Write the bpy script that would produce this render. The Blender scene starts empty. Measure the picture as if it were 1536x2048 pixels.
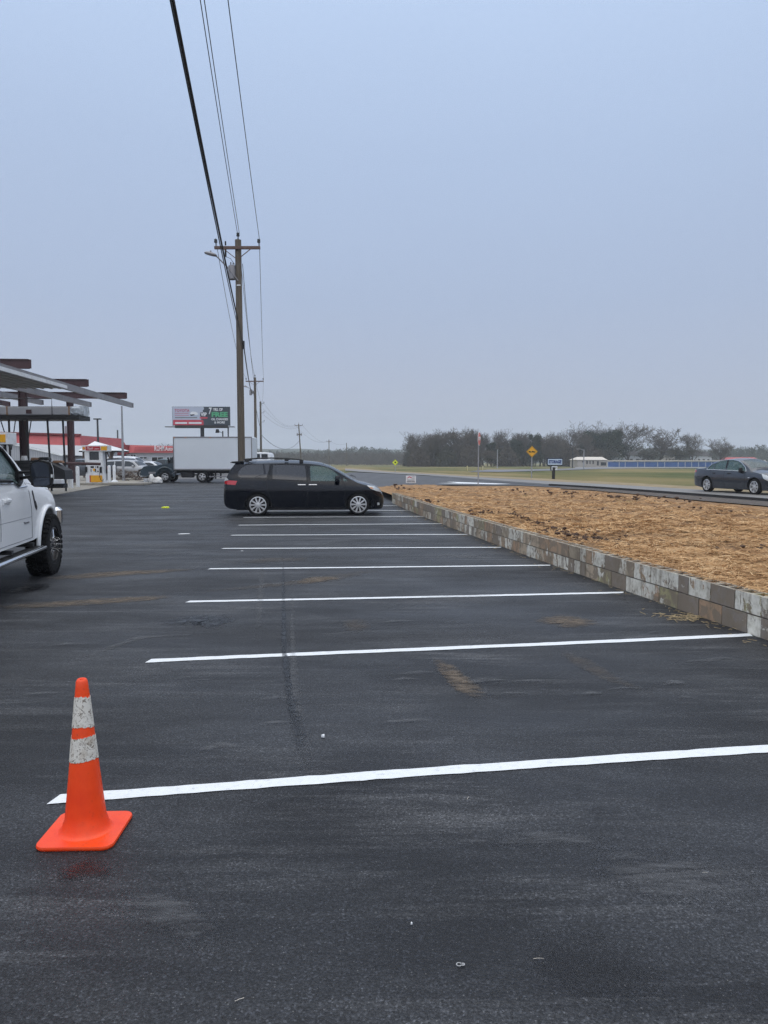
import bpy, bmesh, math, random
import numpy as np
from mathutils import Vector, Matrix
R = math.radians
rng = np.random.default_rng(7)
random.seed(7)
scn = bpy.context.scene
col = scn.collection
# ------------------------------------------------------------------ camera
CAMH = 1.70
PITCH = math.atan(106 / 1500)
cd = bpy.data.cameras.new('camera'); cam = bpy.data.objects.new('camera', cd); col.objects.link(cam)
cam.location = (0, 0, CAMH); cam.rotation_euler = (math.pi / 2 - PITCH, 0, 0)
cd.sensor_fit = 'VERTICAL'; cd.sensor_height = 36; cd.lens = 36 * 1500 / 2048
cd.clip_start = 0.05; cd.clip_end = 9000
scn.camera = cam
scn.render.resolution_x = 768; scn.render.resolution_y = 1024
scn.view_settings.view_transform = 'Standard'; scn.view_settings.look = 'None'
scn.view_settings.exposure = 0.0; scn.view_settings.gamma = 1
# ------------------------------------------------------------------ world (overcast)
SUN_EL, SUN_AZ = R(50), R(188)     # azimuth from +Y clockwise: high, behind the viewer to the right
w = bpy.data.worlds.new('World'); scn.world = w; w.use_nodes = True
nt = w.node_tree; N = nt.nodes; L = nt.links; N.clear()
wo = N.new('ShaderNodeOutputWorld'); bg1 = N.new('ShaderNodeBackground'); bg2 = N.new('ShaderNodeBackground'); add = N.new('ShaderNodeAddShader')
sky = N.new('ShaderNodeTexSky'); sky.sky_type = 'NISHITA'; sky.sun_disc = False
sky.sun_elevation = SUN_EL; sky.sun_rotation = SUN_AZ; sky.dust_density = 4
bg1.inputs[1].default_value = 0.009
L.new(sky.outputs[0], bg1.inputs[0])
tc = N.new('ShaderNodeTexCoord'); sp = N.new('ShaderNodeSeparateXYZ'); L.new(tc.outputs['Generated'], sp.inputs[0])
cn = N.new('ShaderNodeTexNoise'); cn.inputs['Scale'].default_value = 2.2; cn.inputs['Detail'].default_value = 3
mp = N.new('ShaderNodeMapping'); mp.inputs['Scale'].default_value = (1, 1, 2.5); L.new(tc.outputs['Generated'], mp.inputs[0]); L.new(mp.outputs[0], cn.inputs[0])
ma = N.new('ShaderNodeMath'); ma.operation = 'MULTIPLY_ADD'; ma.inputs[1].default_value = 0.07; ma.inputs[2].default_value = -0.035; L.new(cn.outputs[0], ma.inputs[0])
mb_ = N.new('ShaderNodeMath'); mb_.operation = 'ADD'; L.new(sp.outputs[2], mb_.inputs[0]); L.new(ma.outputs[0], mb_.inputs[1])
cr = N.new('ShaderNodeValToRGB'); L.new(mb_.outputs[0], cr.inputs[0])
e = cr.color_ramp.elements
e[0].position = 0.0; e[0].color = (0.375, 0.428, 0.56, 1)
e[1].position = 1.0; e[1].color = (1.6, 1.64, 1.7, 1)
for p, c in ((0.07, (0.395, 0.448, 0.585)), (0.20, (0.385, 0.47, 0.645)), (0.36, (0.425, 0.535, 0.74)), (0.52, (0.50, 0.635, 0.87)), (0.7, (1.15, 1.17, 1.2))):
    q = cr.color_ramp.elements.new(p); q.color = (*c, 1)
bg2.inputs[1].default_value = 1.0
L.new(cr.outputs[0], bg2.inputs[0]); L.new(bg1.outputs[0], add.inputs[0]); L.new(bg2.outputs[0], add.inputs[1]); L.new(add.outputs[0], wo.inputs[0])
sd = bpy.data.lights.new('sun', 'SUN'); sd.energy = 0.7; sd.angle = R(120); sd.color = (1, 0.99, 0.97)
so = bpy.data.objects.new('sun', sd); col.objects.link(so)
_s = Vector((math.sin(SUN_AZ) * math.cos(SUN_EL), math.cos(SUN_AZ) * math.cos(SUN_EL), math.sin(SUN_EL)))
so.rotation_euler = (-_s).to_track_quat('-Z', 'Y').to_euler(); so.location = (0, 0, 60)
scn.cycles.use_denoising = True; scn.cycles.denoising_prefilter = 'FAST'
scn.cycles.max_bounces = 6; scn.cycles.volume_bounces = 1; scn.cycles.transparent_max_bounces = 12

# ------------------------------------------------------------------ projection helpers
FW = Vector((0, math.cos(PITCH), -math.sin(PITCH))); UP = Vector((0, math.sin(PITCH), math.cos(PITCH)))
def ray(px, py): return FW * 1500 + Vector((1, 0, 0)) * (px - 768) + UP * (1024 - py)
def gp(px, py, z=0.0):
    r = ray(px, py); t = (z - CAMH) / r.z; return Vector((r.x * t, r.y * t, z))
def at(px, py, D):
    r = ray(px, py); t = D / r.y; return Vector((r.x * t, D, CAMH + r.z * t))
def smooth(a, b, x):
    t = min(1, max(0, (x - a) / (b - a))); return t * t * (3 - 2 * t)

# ------------------------------------------------------------------ materials
def newmat(name):
    m = bpy.data.materials.new(name); m.use_nodes = True
    return m, m.node_tree, m.node_tree.nodes['Principled BSDF']
def nd(t, typ, **kw):
    n = t.nodes.new(typ)
    for k, v in kw.items():
        if k in n.inputs.keys(): n.inputs[k].default_value = v
        else: setattr(n, k, v)
    return n
def noise(t, vec, scale, detail=3, rough=0.55, dist=0.0):
    n = nd(t, 'ShaderNodeTexNoise', Scale=scale, Detail=detail, Roughness=rough, Distortion=dist)
    if vec is not None: t.links.new(vec, n.inputs['Vector'])
    return n.outputs[0]
def ramp(t, fac, stops):
    r = nd(t, 'ShaderNodeValToRGB'); t.links.new(fac, r.inputs[0]); el = r.color_ramp.elements
    el[0].position = stops[0][0]; el[0].color = (*stops[0][1], 1) if len(stops[0][1]) == 3 else stops[0][1]
    el[1].position = stops[-1][0]; el[1].color = (*stops[-1][1], 1)
    for p, c in stops[1:-1]:
        q = el.new(p); q.color = (*c, 1)
    return r.outputs[0]
def g3(v): return (v, v, v)
def mixc(t, fac, a, b, mode='MIX'):
    m = nd(t, 'ShaderNodeMix', data_type='RGBA', blend_type=mode)
    for s, v in ((0, fac), (6, a), (7, b)):
        if isinstance(v, (int, float)): m.inputs[s].default_value = v
        elif isinstance(v, tuple): m.inputs[s].default_value = (*v, 1)
        else: t.links.new(v, m.inputs[s])
    return m.outputs[2]
def math_(t, op, a, b=None, c=None):
    m = nd(t, 'ShaderNodeMath', operation=op)
    for i, v in enumerate((a, b, c)):
        if v is None: continue
        if isinstance(v, (int, float)): m.inputs[i].default_value = v
        else: t.links.new(v, m.inputs[i])
    return m.outputs[0]
def objco(t, scale=(1, 1, 1), rot=(0, 0, 0)):
    c = nd(t, 'ShaderNodeTexCoord'); m = nd(t, 'ShaderNodeMapping'); m.inputs['Scale'].default_value = scale; m.inputs['Rotation'].default_value = rot
    t.links.new(c.outputs['Object'], m.inputs[0]); return m.outputs[0]
def bump(t, b, h, strength, dist):
    n = nd(t, 'ShaderNodeBump', Strength=strength, Distance=dist); t.links.new(h, n.inputs['Height']); t.links.new(n.outputs[0], b.inputs['Normal'])
def mat(name, c, rough=0.6, metal=0.0, var=0.12, scale=4.0, coat=0.0, dirt=None, bmp=0.0, streak=False, spec=0.5, alpha=None):
    m, t, b = newmat(name)
    v = objco(t, (1, 1, 0.15) if streak else (1, 1, 1))
    n1 = noise(t, v, scale, 5)
    dark = tuple(x * (1 - var) for x in c); light = tuple(min(1, x * (1 + var)) for x in c)
    cc = ramp(t, n1, [(0.3, dark), (0.7, light)])
    if dirt:
        n2 = noise(t, v, scale * 2.3, 6, 0.7)
        cc = mixc(t, ramp(t, n2, [(0.5, g3(0)), (0.72, g3(0.7))]), cc, dirt)
    t.links.new(cc, b.inputs['Base Color'])
    b.inputs['Roughness'].default_value = rough; b.inputs['Metallic'].default_value = metal
    b.inputs['Coat Weight'].default_value = coat; b.inputs['Coat Roughness'].default_value = 0.04
    b.inputs['Specular IOR Level'].default_value = spec
    if bmp: bump(t, b, noise(t, v, scale * 8, 4), bmp, 0.02)
    return m
def glassmat(name, c, alpha, rough=0.03):
    m, t, b = newmat(name)
    b.inputs['Base Color'].default_value = (*c, 1); b.inputs['Roughness'].default_value = rough
    b.inputs['Alpha'].default_value = alpha; b.inputs['Specular IOR Level'].default_value = .4; b.inputs['Base Color'].default_value = (*c, 1)
    return m
M = {}
M['white_paint'] = mat('white_car_paint', (0.80, 0.815, 0.83), 0.3, 0, 0.03, 2, coat=0.6)
M['black_paint'] = mat('black_car_paint', (0.002, 0.0035, 0.008), 0.16, 0, 0.1, 3, coat=.15, spec=0.32)
M['grey_paint'] = mat('grey_car_paint', (0.035, 0.042, 0.055), 0.3, 0.3, 0.06, 3, coat=0.8)
M['silver_paint'] = mat('silver_car_paint', (0.42, 0.42, 0.42), 0.35, 0.3, 0.05, 3, coat=0.5)
M['green_paint'] = mat('dark_green_car_paint', (0.018, 0.045, 0.045), 0.35, 0.1, 0.1, 3, coat=0.6)
M['teal_paint'] = mat('dark_teal_truck_paint', (0.022, 0.042, 0.058), 0.4, 0.0, 0.15, 3, coat=0.4)
M['trim'] = mat('black_plastic_trim', (0.008, 0.008, 0.009), 0.5, 0, 0.2, 8, spec=.3)
M['seam'] = mat('panel_gap', (0.01, 0.01, 0.01), 0.8)
M['seam_soft'] = mat('panel_gap_pale', (0.16, 0.17, 0.18), 0.7)
M['tyre'] = mat('tyre_rubber', (0.009, 0.009, 0.010), 0.8, 0, 0.25, 10, bmp=0.3, spec=.25)
M['alloy'] = mat('alloy_wheel', (0.62, 0.62, 0.62), 0.35, 0.6, 0.08, 20)
M['darkrim'] = mat('black_wheel', (0.012, 0.012, 0.013), 0.3, 0.3, 0.1, 20)
M['chrome'] = mat('chrome', (0.75, 0.76, 0.78), 0.15, 1.0, 0.04, 10)
M['tint'] = glassmat('tinted_window_glass', (0.020, 0.023, 0.032), 0.98)
M['tint'].node_tree.nodes['Principled BSDF'].inputs['Specular IOR Level'].default_value = .75
M['glass'] = glassmat('clear_window_glass', (0.13, 0.21, 0.21), 0.42)
M['wglass'] = glassmat('windscreen_glass', (0.16, 0.2, 0.21), 0.5)
M['mirror'] = mat('mirror_glass', (0.05, 0.06, 0.08), 0.08, 0.5, 0.02, 3)
M['interior'] = mat('car_interior', (0.10, 0.105, 0.11), 0.8)
M['seatgrey'] = mat('seat_cloth', (0.2, 0.2, 0.19), 0.9)
M['red_lens'] = mat('red_lens', (0.45, 0.012, 0.02), 0.15, 0, 0.1, 15, coat=0.8)
M['clear_lens'] = mat('headlight_lens', (0.6, 0.62, 0.62), 0.12, 0.2, 0.2, 30, coat=0.8)
M['amber'] = mat('amber_lens', (0.7, 0.25, 0.03), 0.2)
M['white'] = mat('white_painted_metal', (0.74, 0.76, 0.78), 0.45, 0, 0.06, 2, dirt=(0.45, 0.43, 0.4))
M['boxwhite'] = mat('white_truck_box', (0.66, 0.70, 0.74), 0.45, 0, 0.03, 0.7)
M['black'] = mat('black_metal', (0.012, 0.012, 0.014), 0.55, 0, 0.2, 4)
M['maroon'] = mat('maroon_primer_steel', (0.055, 0.022, 0.026), 0.6, 0, 0.2, 1.5)
M['galv'] = mat('grey_galvanised_steel', (0.25, 0.245, 0.26), 0.5, 0.3, 0.12, 2)
M['yellow'] = mat('yellow_panel', (0.78, 0.38, 0.008), 0.45, 0, 0.04, 3)
M['red'] = mat('red_panel', (0.42, 0.01, 0.02), 0.45, 0, 0.08, 3)
M['signyellow'] = mat('yellow_sign', (0.72, 0.37, 0.02), 0.45, 0, 0.03, 3)
M['fluoyellow'] = mat('lime_sign', (0.72, 0.80, 0.03), 0.45, 0, 0.03, 3)
M['redroof'] = mat('red_metal_roof', (0.37, 0.055, 0.06), 0.55, 0, 0.1, 0.8)
M['darkred'] = mat('dark_red_metal', (0.2, 0.02, 0.024), 0.55, 0, 0.1, 0.8)
M['greyroof'] = mat('grey_metal_roof', (0.42, 0.43, 0.45), 0.6, 0, 0.06, 0.5)
M['greysheet'] = mat('grey_sheet_wall', (0.33, 0.35, 0.38), 0.6, 0, 0.08, 0.6)
M['whitewall'] = mat('white_painted_wall', (0.52, 0.54, 0.56), 0.7, 0, 0.06, 0.5)
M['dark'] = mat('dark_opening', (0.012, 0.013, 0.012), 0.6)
M['winglass'] = mat('building_window_glass', (0.03, 0.035, 0.04), 0.12, 0, 0.2, 2)
M['concrete'] = mat('pale_concrete', (0.3, 0.28, 0.24), 0.75, 0, 0.12, 0.8, dirt=(0.17, 0.15, 0.13), bmp=0.15)
M['wood'] = None
M['cable'] = mat('black_cable', (0.008, 0.008, 0.009), 0.6)
M['wire'] = mat('grey_wire', (0.05, 0.055, 0.06), 0.5, 0.3)
M['steelpole'] = mat('grey_steel_pole', (0.32, 0.33, 0.35), 0.5, 0.3, 0.1, 3)
M['beige'] = mat('beige_wall', (0.38, 0.35, 0.31), 0.7, 0, 0.06, 0.8)
M['cream'] = mat('cream_roof', (0.62, 0.57, 0.5), 0.6, 0, 0.05, 0.5)
M['blue'] = mat('blue_rollup_door', (0.03, 0.10, 0.30), 0.5, 0, 0.08, 0.6)
M['navy'] = mat('navy_panel', (0.012, 0.02, 0.04), 0.5)
M['billwhite'] = mat('pale_billboard_print', (0.44, 0.49, 0.58), 0.55, 0, 0.02, 1)
M['billdark'] = mat('dark_billboard_print', (0.03, 0.045, 0.06), 0.5, 0, 0.05, 1)
M['billred'] = mat('red_billboard_print', (0.5, 0.04, 0.07), 0.5, 0, 0.03, 1)
M['ink_white'] = mat('white_lettering', (0.75, 0.77, 0.78), 0.5, 0, 0.02, 1)
M['ink_green'] = mat('green_lettering', (0.07, 0.40, 0.18), 0.5, 0, 0.02, 1)
M['ink_red'] = mat('red_lettering', (0.5, 0.05, 0.12), 0.5, 0, 0.02, 1)
M['ink_blue'] = mat('blue_lettering', (0.03, 0.06, 0.2), 0.5, 0, 0.02, 1)
M['ink_black'] = mat('black_lettering', (0.01, 0.01, 0.012), 0.5, 0, 0.02, 1)
M['ink_grey'] = mat('grey_lettering', (0.18, 0.18, 0.2), 0.5, 0, 0.02, 1)
M['strap'] = mat('brown_strap', (0.25, 0.12, 0.04), 0.7)
M['scrap'] = mat('scrap_metal', (0.12, 0.09, 0.075), 0.7, 0.1, 0.4, 3)
M['bag'] = mat('white_plastic_bag', (0.66, 0.65, 0.63), 0.5, 0, 0.15, 8)
M['brownbox'] = mat('brown_cardboard', (0.22, 0.12, 0.07), 0.8)
def woodmat():
    m, t, b = newmat('weathered_pole_wood')
    v = objco(t, (9, 9, 0.5))
    c = ramp(t, noise(t, v, 2.2, 6, 0.7), [(0.3, (0.06, 0.05, 0.04)), (0.5, (0.112, 0.093, 0.071)), (0.72, (0.18, 0.15, 0.118))])
    t.links.new(c, b.inputs['Base Color']); b.inputs['Roughness'].default_value = 0.85
    bump(t, b, noise(t, v, 6, 5), 0.5, 0.01); return m
M['wood'] = woodmat()

# ------------------------------------------------------------------ mesh builder
def tag(o, label=None, cat=None, group=None, kind=None):
    if label: o['label'] = label
    if cat: o['category'] = cat
    if group: o['group'] = group
    if kind: o['kind'] = kind
    return o
def thing(name, label, cat, loc=(0, 0, 0), rz=0.0, group=None):
    o = bpy.data.objects.new(name, None); col.objects.link(o); o.location = loc; o.rotation_euler = (0, 0, rz); o.empty_display_size = 0.2
    return tag(o, label, cat, group)
class MB:
    def __init__(s): s.v = []; s.f = []; s.mi = []
    def add(s, vs, fs, mi=0, mtx=None):
        b = len(s.v)
        for p in vs:
            p = Vector(p)
            if mtx is not None: p = mtx @ p
            s.v.append(tuple(p))
        for f in fs: s.f.append([b + i for i in f]); s.mi.append(mi)
        return s
    def box(s, c, size, mi=0, mtx=None, rz=0, taper=1.0):
        x, y, z = (a / 2 for a in size); vs = []
        for sz in (-1, 1):
            k = taper if sz > 0 else 1
            for sx, sy in ((-1, -1), (1, -1), (1, 1), (-1, 1)):
                vs.append((sx * x * k, sy * y * k, sz * z))
        T = Matrix.Translation(c) @ Matrix.Rotation(rz, 4, 'Z')
        if mtx is not None: T = mtx @ T
        return s.add(vs, [(3, 2, 1, 0), (4, 5, 6, 7), (0, 1, 5, 4), (1, 2, 6, 5), (2, 3, 7, 6), (3, 0, 4, 7)], mi, T)
    def tube(s, pts, r, n=8, mi=0, caps=True, mtx=None):
        pts = [Vector(p) for p in pts]; rs = r if isinstance(r, (list, tuple)) else [r] * len(pts)
        vs = []; fs = []; prev = None
        for i, p in enumerate(pts):
            d = (pts[min(i + 1, len(pts) - 1)] - pts[max(i - 1, 0)])
            d = d.normalized() if d.length > 1e-9 else Vector((0, 0, 1))
            if prev is None:
                a = d.cross(Vector((0, 0, 1)));
                if a.length < 1e-3: a = Vector((1, 0, 0))
            else: a = prev - d * prev.dot(d)
            a.normalize(); prev = a; b = d.cross(a)
            for k in range(n):
                th = 2 * math.pi * k / n; vs.append(p + (a * math.cos(th) + b * math.sin(th)) * rs[i])
        for i in range(len(pts) - 1):
            for k in range(n):
                k2 = (k + 1) % n; fs.append((i * n + k, i * n + k2, (i + 1) * n + k2, (i + 1) * n + k))
        if caps: fs.append(tuple(reversed(range(n)))); fs.append(tuple(range((len(pts) - 1) * n, len(pts) * n)))
        return s.add(vs, fs, mi, mtx)
    def bar(s, a, b, wd, ht, mi=0):
        a = Vector(a); b = Vector(b); d = (b - a); ln = d.length; d.normalize()
        side = d.cross(Vector((0, 0, 1)));
        if side.length < 1e-3: side = Vector((1, 0, 0))
        side.normalize(); up = side.cross(d)
        vs = []
        for p in (a, b):
            for sx, sz in ((-1, -1), (1, -1), (1, 1), (-1, 1)): vs.append(p + side * sx * wd / 2 + up * sz * ht / 2)
        return s.add(vs, [(0, 3, 2, 1), (4, 5, 6, 7), (0, 1, 5, 4), (1, 2, 6, 5), (2, 3, 7, 6), (3, 0, 4, 7)], mi)
    def lathe(s, prof, n=24, mi=0, mtx=None, closed=False):
        vs = []; fs = []
        for r, z in prof:
            for k in range(n):
                th = 2 * math.pi * k / n; vs.append((r * math.cos(th), r * math.sin(th), z))
        m = len(prof)
        for i in range(m if closed else m - 1):
            j = (i + 1) % m
            for k in range(n):
                k2 = (k + 1) % n; fs.append((i * n + k, i * n + k2, j * n + k2, j * n + k))
        if not closed:
            fs.append(tuple(reversed(range(n)))); fs.append(tuple(range((m - 1) * n, m * n)))
        return s.add(vs, fs, mi, mtx)
    def prism(s, poly, y0, y1, mi=0, mtx=None):      # polygon in xz extruded along y
        n = len(poly); vs = [(x, y0, z) for x, z in poly] + [(x, y1, z) for x, z in poly]
        fs = [tuple(range(n)), tuple(reversed(range(n, 2 * n)))] + [(i, n + i, n + (i + 1) % n, (i + 1) % n) for i in range(n)]
        return s.add(vs, fs, mi, mtx)
    def mesh(s, name, mats, smooth=None, bevel=0):
        me = bpy.data.meshes.new(name); me.from_pydata(s.v, [], s.f)
        for m in (mats if isinstance(mats, (list, tuple)) else [mats]): me.materials.append(m)
        me.polygons.foreach_set('material_index', s.mi)
        bm = bmesh.new(); bm.from_mesh(me); bmesh.ops.recalc_face_normals(bm, faces=bm.faces)
        if bevel: bmesh.ops.bevel(bm, geom=bm.edges[:], offset=bevel, segments=1, affect='EDGES', clamp_overlap=True)
        bm.to_mesh(me); bm.free()
        if smooth is not None: shade(me, smooth)
        return me
    def build(s, name, mats, parent=None, smooth=None, bevel=0):
        o = bpy.data.objects.new(name, s.mesh(name, mats, smooth, bevel)); col.objects.link(o)
        if parent: o.parent = parent
        return o
def shade(me, ang=35):
    me.polygons.foreach_set('use_smooth', [True] * len(me.polygons)); me.set_sharp_from_angle(angle=R(ang)); me.update()
def copy_tree(o, parent=None):
    c = o.copy(); col.objects.link(c)
    if parent: c.parent = parent
    for ch in [x for x in o.children]: copy_tree(ch, c)
    return c
def text_mesh(body, size, ext=0.004, shear=0.0, bold=0.0, align='CENTER', sx=1.0):
    cu = bpy.data.curves.new('lettering', 'FONT'); cu.body = body; cu.size = size; cu.extrude = ext; cu.shear = shear; cu.offset = bold
    cu.align_x = align; cu.align_y = 'CENTER'; cu.resolution_u = 2
    ob = bpy.data.objects.new('lettering', cu); col.objects.link(ob)
    me = bpy.data.meshes.new_from_object(ob.evaluated_get(bpy.context.evaluated_depsgraph_get()))
    bpy.data.objects.remove(ob); return me
def text(body, size, m, parent, loc, rz=0.0, name='lettering', shear=0.0, bold=0.0, width=None, align='CENTER', ext=0.004):
    me = text_mesh(body, size, ext, shear, bold, align); xs = [v.co.x for v in me.vertices]
    sx = 1.0
    if width and xs: sx = width / (max(xs) - min(xs))
    me.transform(Matrix.Translation(loc) @ Matrix.Rotation(rz, 4, 'Z') @ Matrix.Rotation(math.pi / 2, 4, 'X') @ Matrix.Diagonal((sx, 1, 1, 1)))
    me.materials.clear(); me.materials.append(m)
    o = bpy.data.objects.new(name, me); col.objects.link(o); o.parent = parent; return o
def hermite(pts, x):
    xs = np.array([p[0] for p in pts], float); ys = np.array([p[1] for p in pts], float)
    h = np.diff(xs); d = np.diff(ys) / h; m = np.zeros(len(xs)); m[0] = d[0]; m[-1] = d[-1]
    for i in range(1, len(xs) - 1):
        m[i] = 0 if d[i - 1] * d[i] <= 0 else (h[i - 1] + h[i]) * 3 / ((2 * h[i] + h[i - 1]) / d[i - 1] + (h[i] + 2 * h[i - 1]) / d[i])
    x = np.clip(x, xs[0], xs[-1]); i = np.clip(np.searchsorted(xs, x) - 1, 0, len(h) - 1); t = (x - xs[i]) / h[i]
    return (2 * t**3 - 3 * t**2 + 1) * ys[i] + (t**3 - 2 * t**2 + t) * h[i] * m[i] + (-2 * t**3 + 3 * t**2) * ys[i + 1] + (t**3 - t**2) * h[i] * m[i + 1]

# ------------------------------------------------------------------ vehicles
def bool_cut(o, cutters):
    tmp = []
    for cme in cutters:
        c = bpy.data.objects.new('cutter', cme); col.objects.link(c); tmp.append(c)
        md = o.modifiers.new('cut', 'BOOLEAN'); md.operation = 'DIFFERENCE'; md.solver = 'EXACT'; md.object = c
    bpy.context.view_layer.update()
    me = bpy.data.meshes.new_from_object(o.evaluated_get(bpy.context.evaluated_depsgraph_get()))
    o.modifiers.clear(); old = o.data; o.data = me; bpy.data.meshes.remove(old)
    for c in tmp: bpy.data.objects.remove(c)
class Car:
    def __init__(s, root, top, bot, plan, belt, crown, zmid=0.8, lean=0.06, tuck=0.05, tum=0.3, shelf=0.015):
        s.root = root; s.top = top; s.bot = bot; s.plan = plan; s.belt = belt; s.crown = crown
        s.zmid = zmid; s.lean = lean; s.tuck = tuck; s.tum = tum; s.shelf = shelf; s.Lg = top[-1][0]
    def W(s, x, z):
        P = float(hermite(s.plan, x)); b = float(hermite(s.belt, x))
        if z < s.zmid: return P - s.tuck * (max(0, (s.zmid - z) / (s.zmid - 0.2))) ** 1.5
        if z < b: return P - s.lean * ((z - s.zmid) / (b - s.zmid)) ** 1.5
        return P - s.lean - s.shelf * min(1, (z - b) / 0.04) - (z - b) * s.tum
    def zt(s, x): return float(hermite(s.top, x))
    def ze(s, x): return s.zt(x) - float(hermite(s.crown, x))
    def T(s, x, y):
        ze = s.ze(x); We = s.W(x, ze); return ze + (s.zt(x) - ze) * (1 - min(1, abs(y) / We) ** 2.6)
    def hull(s, inset=0.0, zfloor=None, x0=None, x1=None, ns=90):
        xa = s.top[0][0] if x0 is None else x0; xb = s.top[-1][0] if x1 is None else x1
        u = np.linspace(0, 1, ns); xs = xa + (xb - xa) * (0.6 * u + 0.4 * (0.5 - 0.5 * np.cos(np.pi * u)))
        mb = MB(); rings = []; NS, NT = 18, 9
        for x in xs:
            zb = float(hermite(s.bot, x)) if zfloor is None else zfloor; zt = s.zt(x) - inset; ze = max(zb + 0.02, s.ze(x) - inset)
            zt = max(zt, ze + 0.005); half = []
            wb = s.W(x, zb) - inset
            half += [(wb * 0.5, zb), (wb * 0.93, zb)]
            for k in range(NS + 1):
                z = zb + 0.02 + (ze - zb - 0.02) * k / NS; half.append((s.W(x, z) - inset, z))
            We = half[-1][0]
            for k in range(1, NT + 1):
                y = We * (1 - k / (NT + 0.8)); half.append((y, ze + (zt - ze) * (1 - (y / We) ** 2.6)))
            ring = [(x, y, z) for y, z in half] + [(x, 0, zt)] + [(x, -y, z) for y, z in reversed(half)] + [(x, 0, zb)]
            rings.append(ring)
        n = len(rings[0]); vs = [p for r in rings for p in r]; fs = []
        for i in range(len(rings) - 1):
            for k in range(n): k2 = (k + 1) % n; fs.append((i * n + k, i * n + k2, (i + 1) * n + k2, (i + 1) * n + k))
        fs.append(tuple(reversed(range(n)))); fs.append(tuple(range((len(rings) - 1) * n, len(rings) * n)))
        mb.add(vs, fs); return mb
    def warp(s, poly, off, thick, side, cuts=3, mapf=None):
        bm = bmesh.new(); vv = [bm.verts.new((x, 0, z)) for x, z in poly]; f = bm.faces.new(vv)
        bmesh.ops.triangulate(bm, faces=[f])
        for _ in range(cuts):
            lg = [e for e in bm.edges if e.calc_length() > 0.09]
            if not lg: break
            bmesh.ops.subdivide_edges(bm, edges=lg, cuts=1); bmesh.ops.triangulate(bm, faces=bm.faces[:])
        bm.verts.ensure_lookup_table(); bm.verts.index_update()
        if mapf is None: F = lambda p, o: (p.x, side * (s.W(p.x, p.z) + o), p.z)
        else: F = lambda p, o: mapf(p, o)
        a = [F(v.co, off) for v in bm.verts]; b = [F(v.co, off - thick) for v in bm.verts]; n = len(a)
        fs = [tuple(v.index for v in f.verts) for f in bm.faces]; fb = [tuple(n + i for i in reversed(f)) for f in fs]
        ed = [(e.verts[0].index, e.verts[1].index) for e in bm.edges if e.is_boundary]
        bm.free(); mb = MB(); mb.add(a + b, fs + fb + [(i, j, n + j, n + i) for i, j in ed]); return mb
    def patch(s, name, poly, m, off=0.003, thick=0.012, side=-1, parent=None, cuts=4):
        return s.warp(poly, off, thick, side, cuts).build(name, m, parent or s.root, smooth=40)
    def seam(s, pts, side, m=None, wd=0.007, name='panel_gap', parent=None):
        mb = MB()
        for (a, b) in zip(pts[:-1], pts[1:]):
            n = max(1, int(math.hypot(b[0] - a[0], b[1] - a[1]) / 0.08))
            for i in range(n):
                p = [(a[0] + (b[0] - a[0]) * k / n, a[1] + (b[1] - a[1]) * k / n) for k in (i, i + 1)]
                q = [(x, side * (s.W(x, z) + 0.0005), z) for x, z in p]; mb.bar(q[0], q[1], wd if abs(p[0][0] - p[1][0]) < abs(p[0][1] - p[1][1]) else 0.005, wd if abs(p[0][0] - p[1][0]) >= abs(p[0][1] - p[1][1]) else wd)
        return mb.build(name, m or M['seam'], parent or s.root)
    def finish(s):
        for c in s.root.children: c.location.x -= s.Lg / 2
def cyl_y(cx, cz, r, y0, y1, n=48):
    mb = MB(); vs = []
    for y in (y0, y1):
        for k in range(n): th = 2 * math.pi * k / n; vs.append((cx + r * math.cos(th), y, cz + r * math.sin(th)))
    mb.add(vs, [tuple(reversed(range(n))), tuple(range(n, 2 * n))] + [(k, (k + 1) % n, n + (k + 1) % n, n + k) for k in range(n)])
    return mb.mesh('cut', [])
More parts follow.
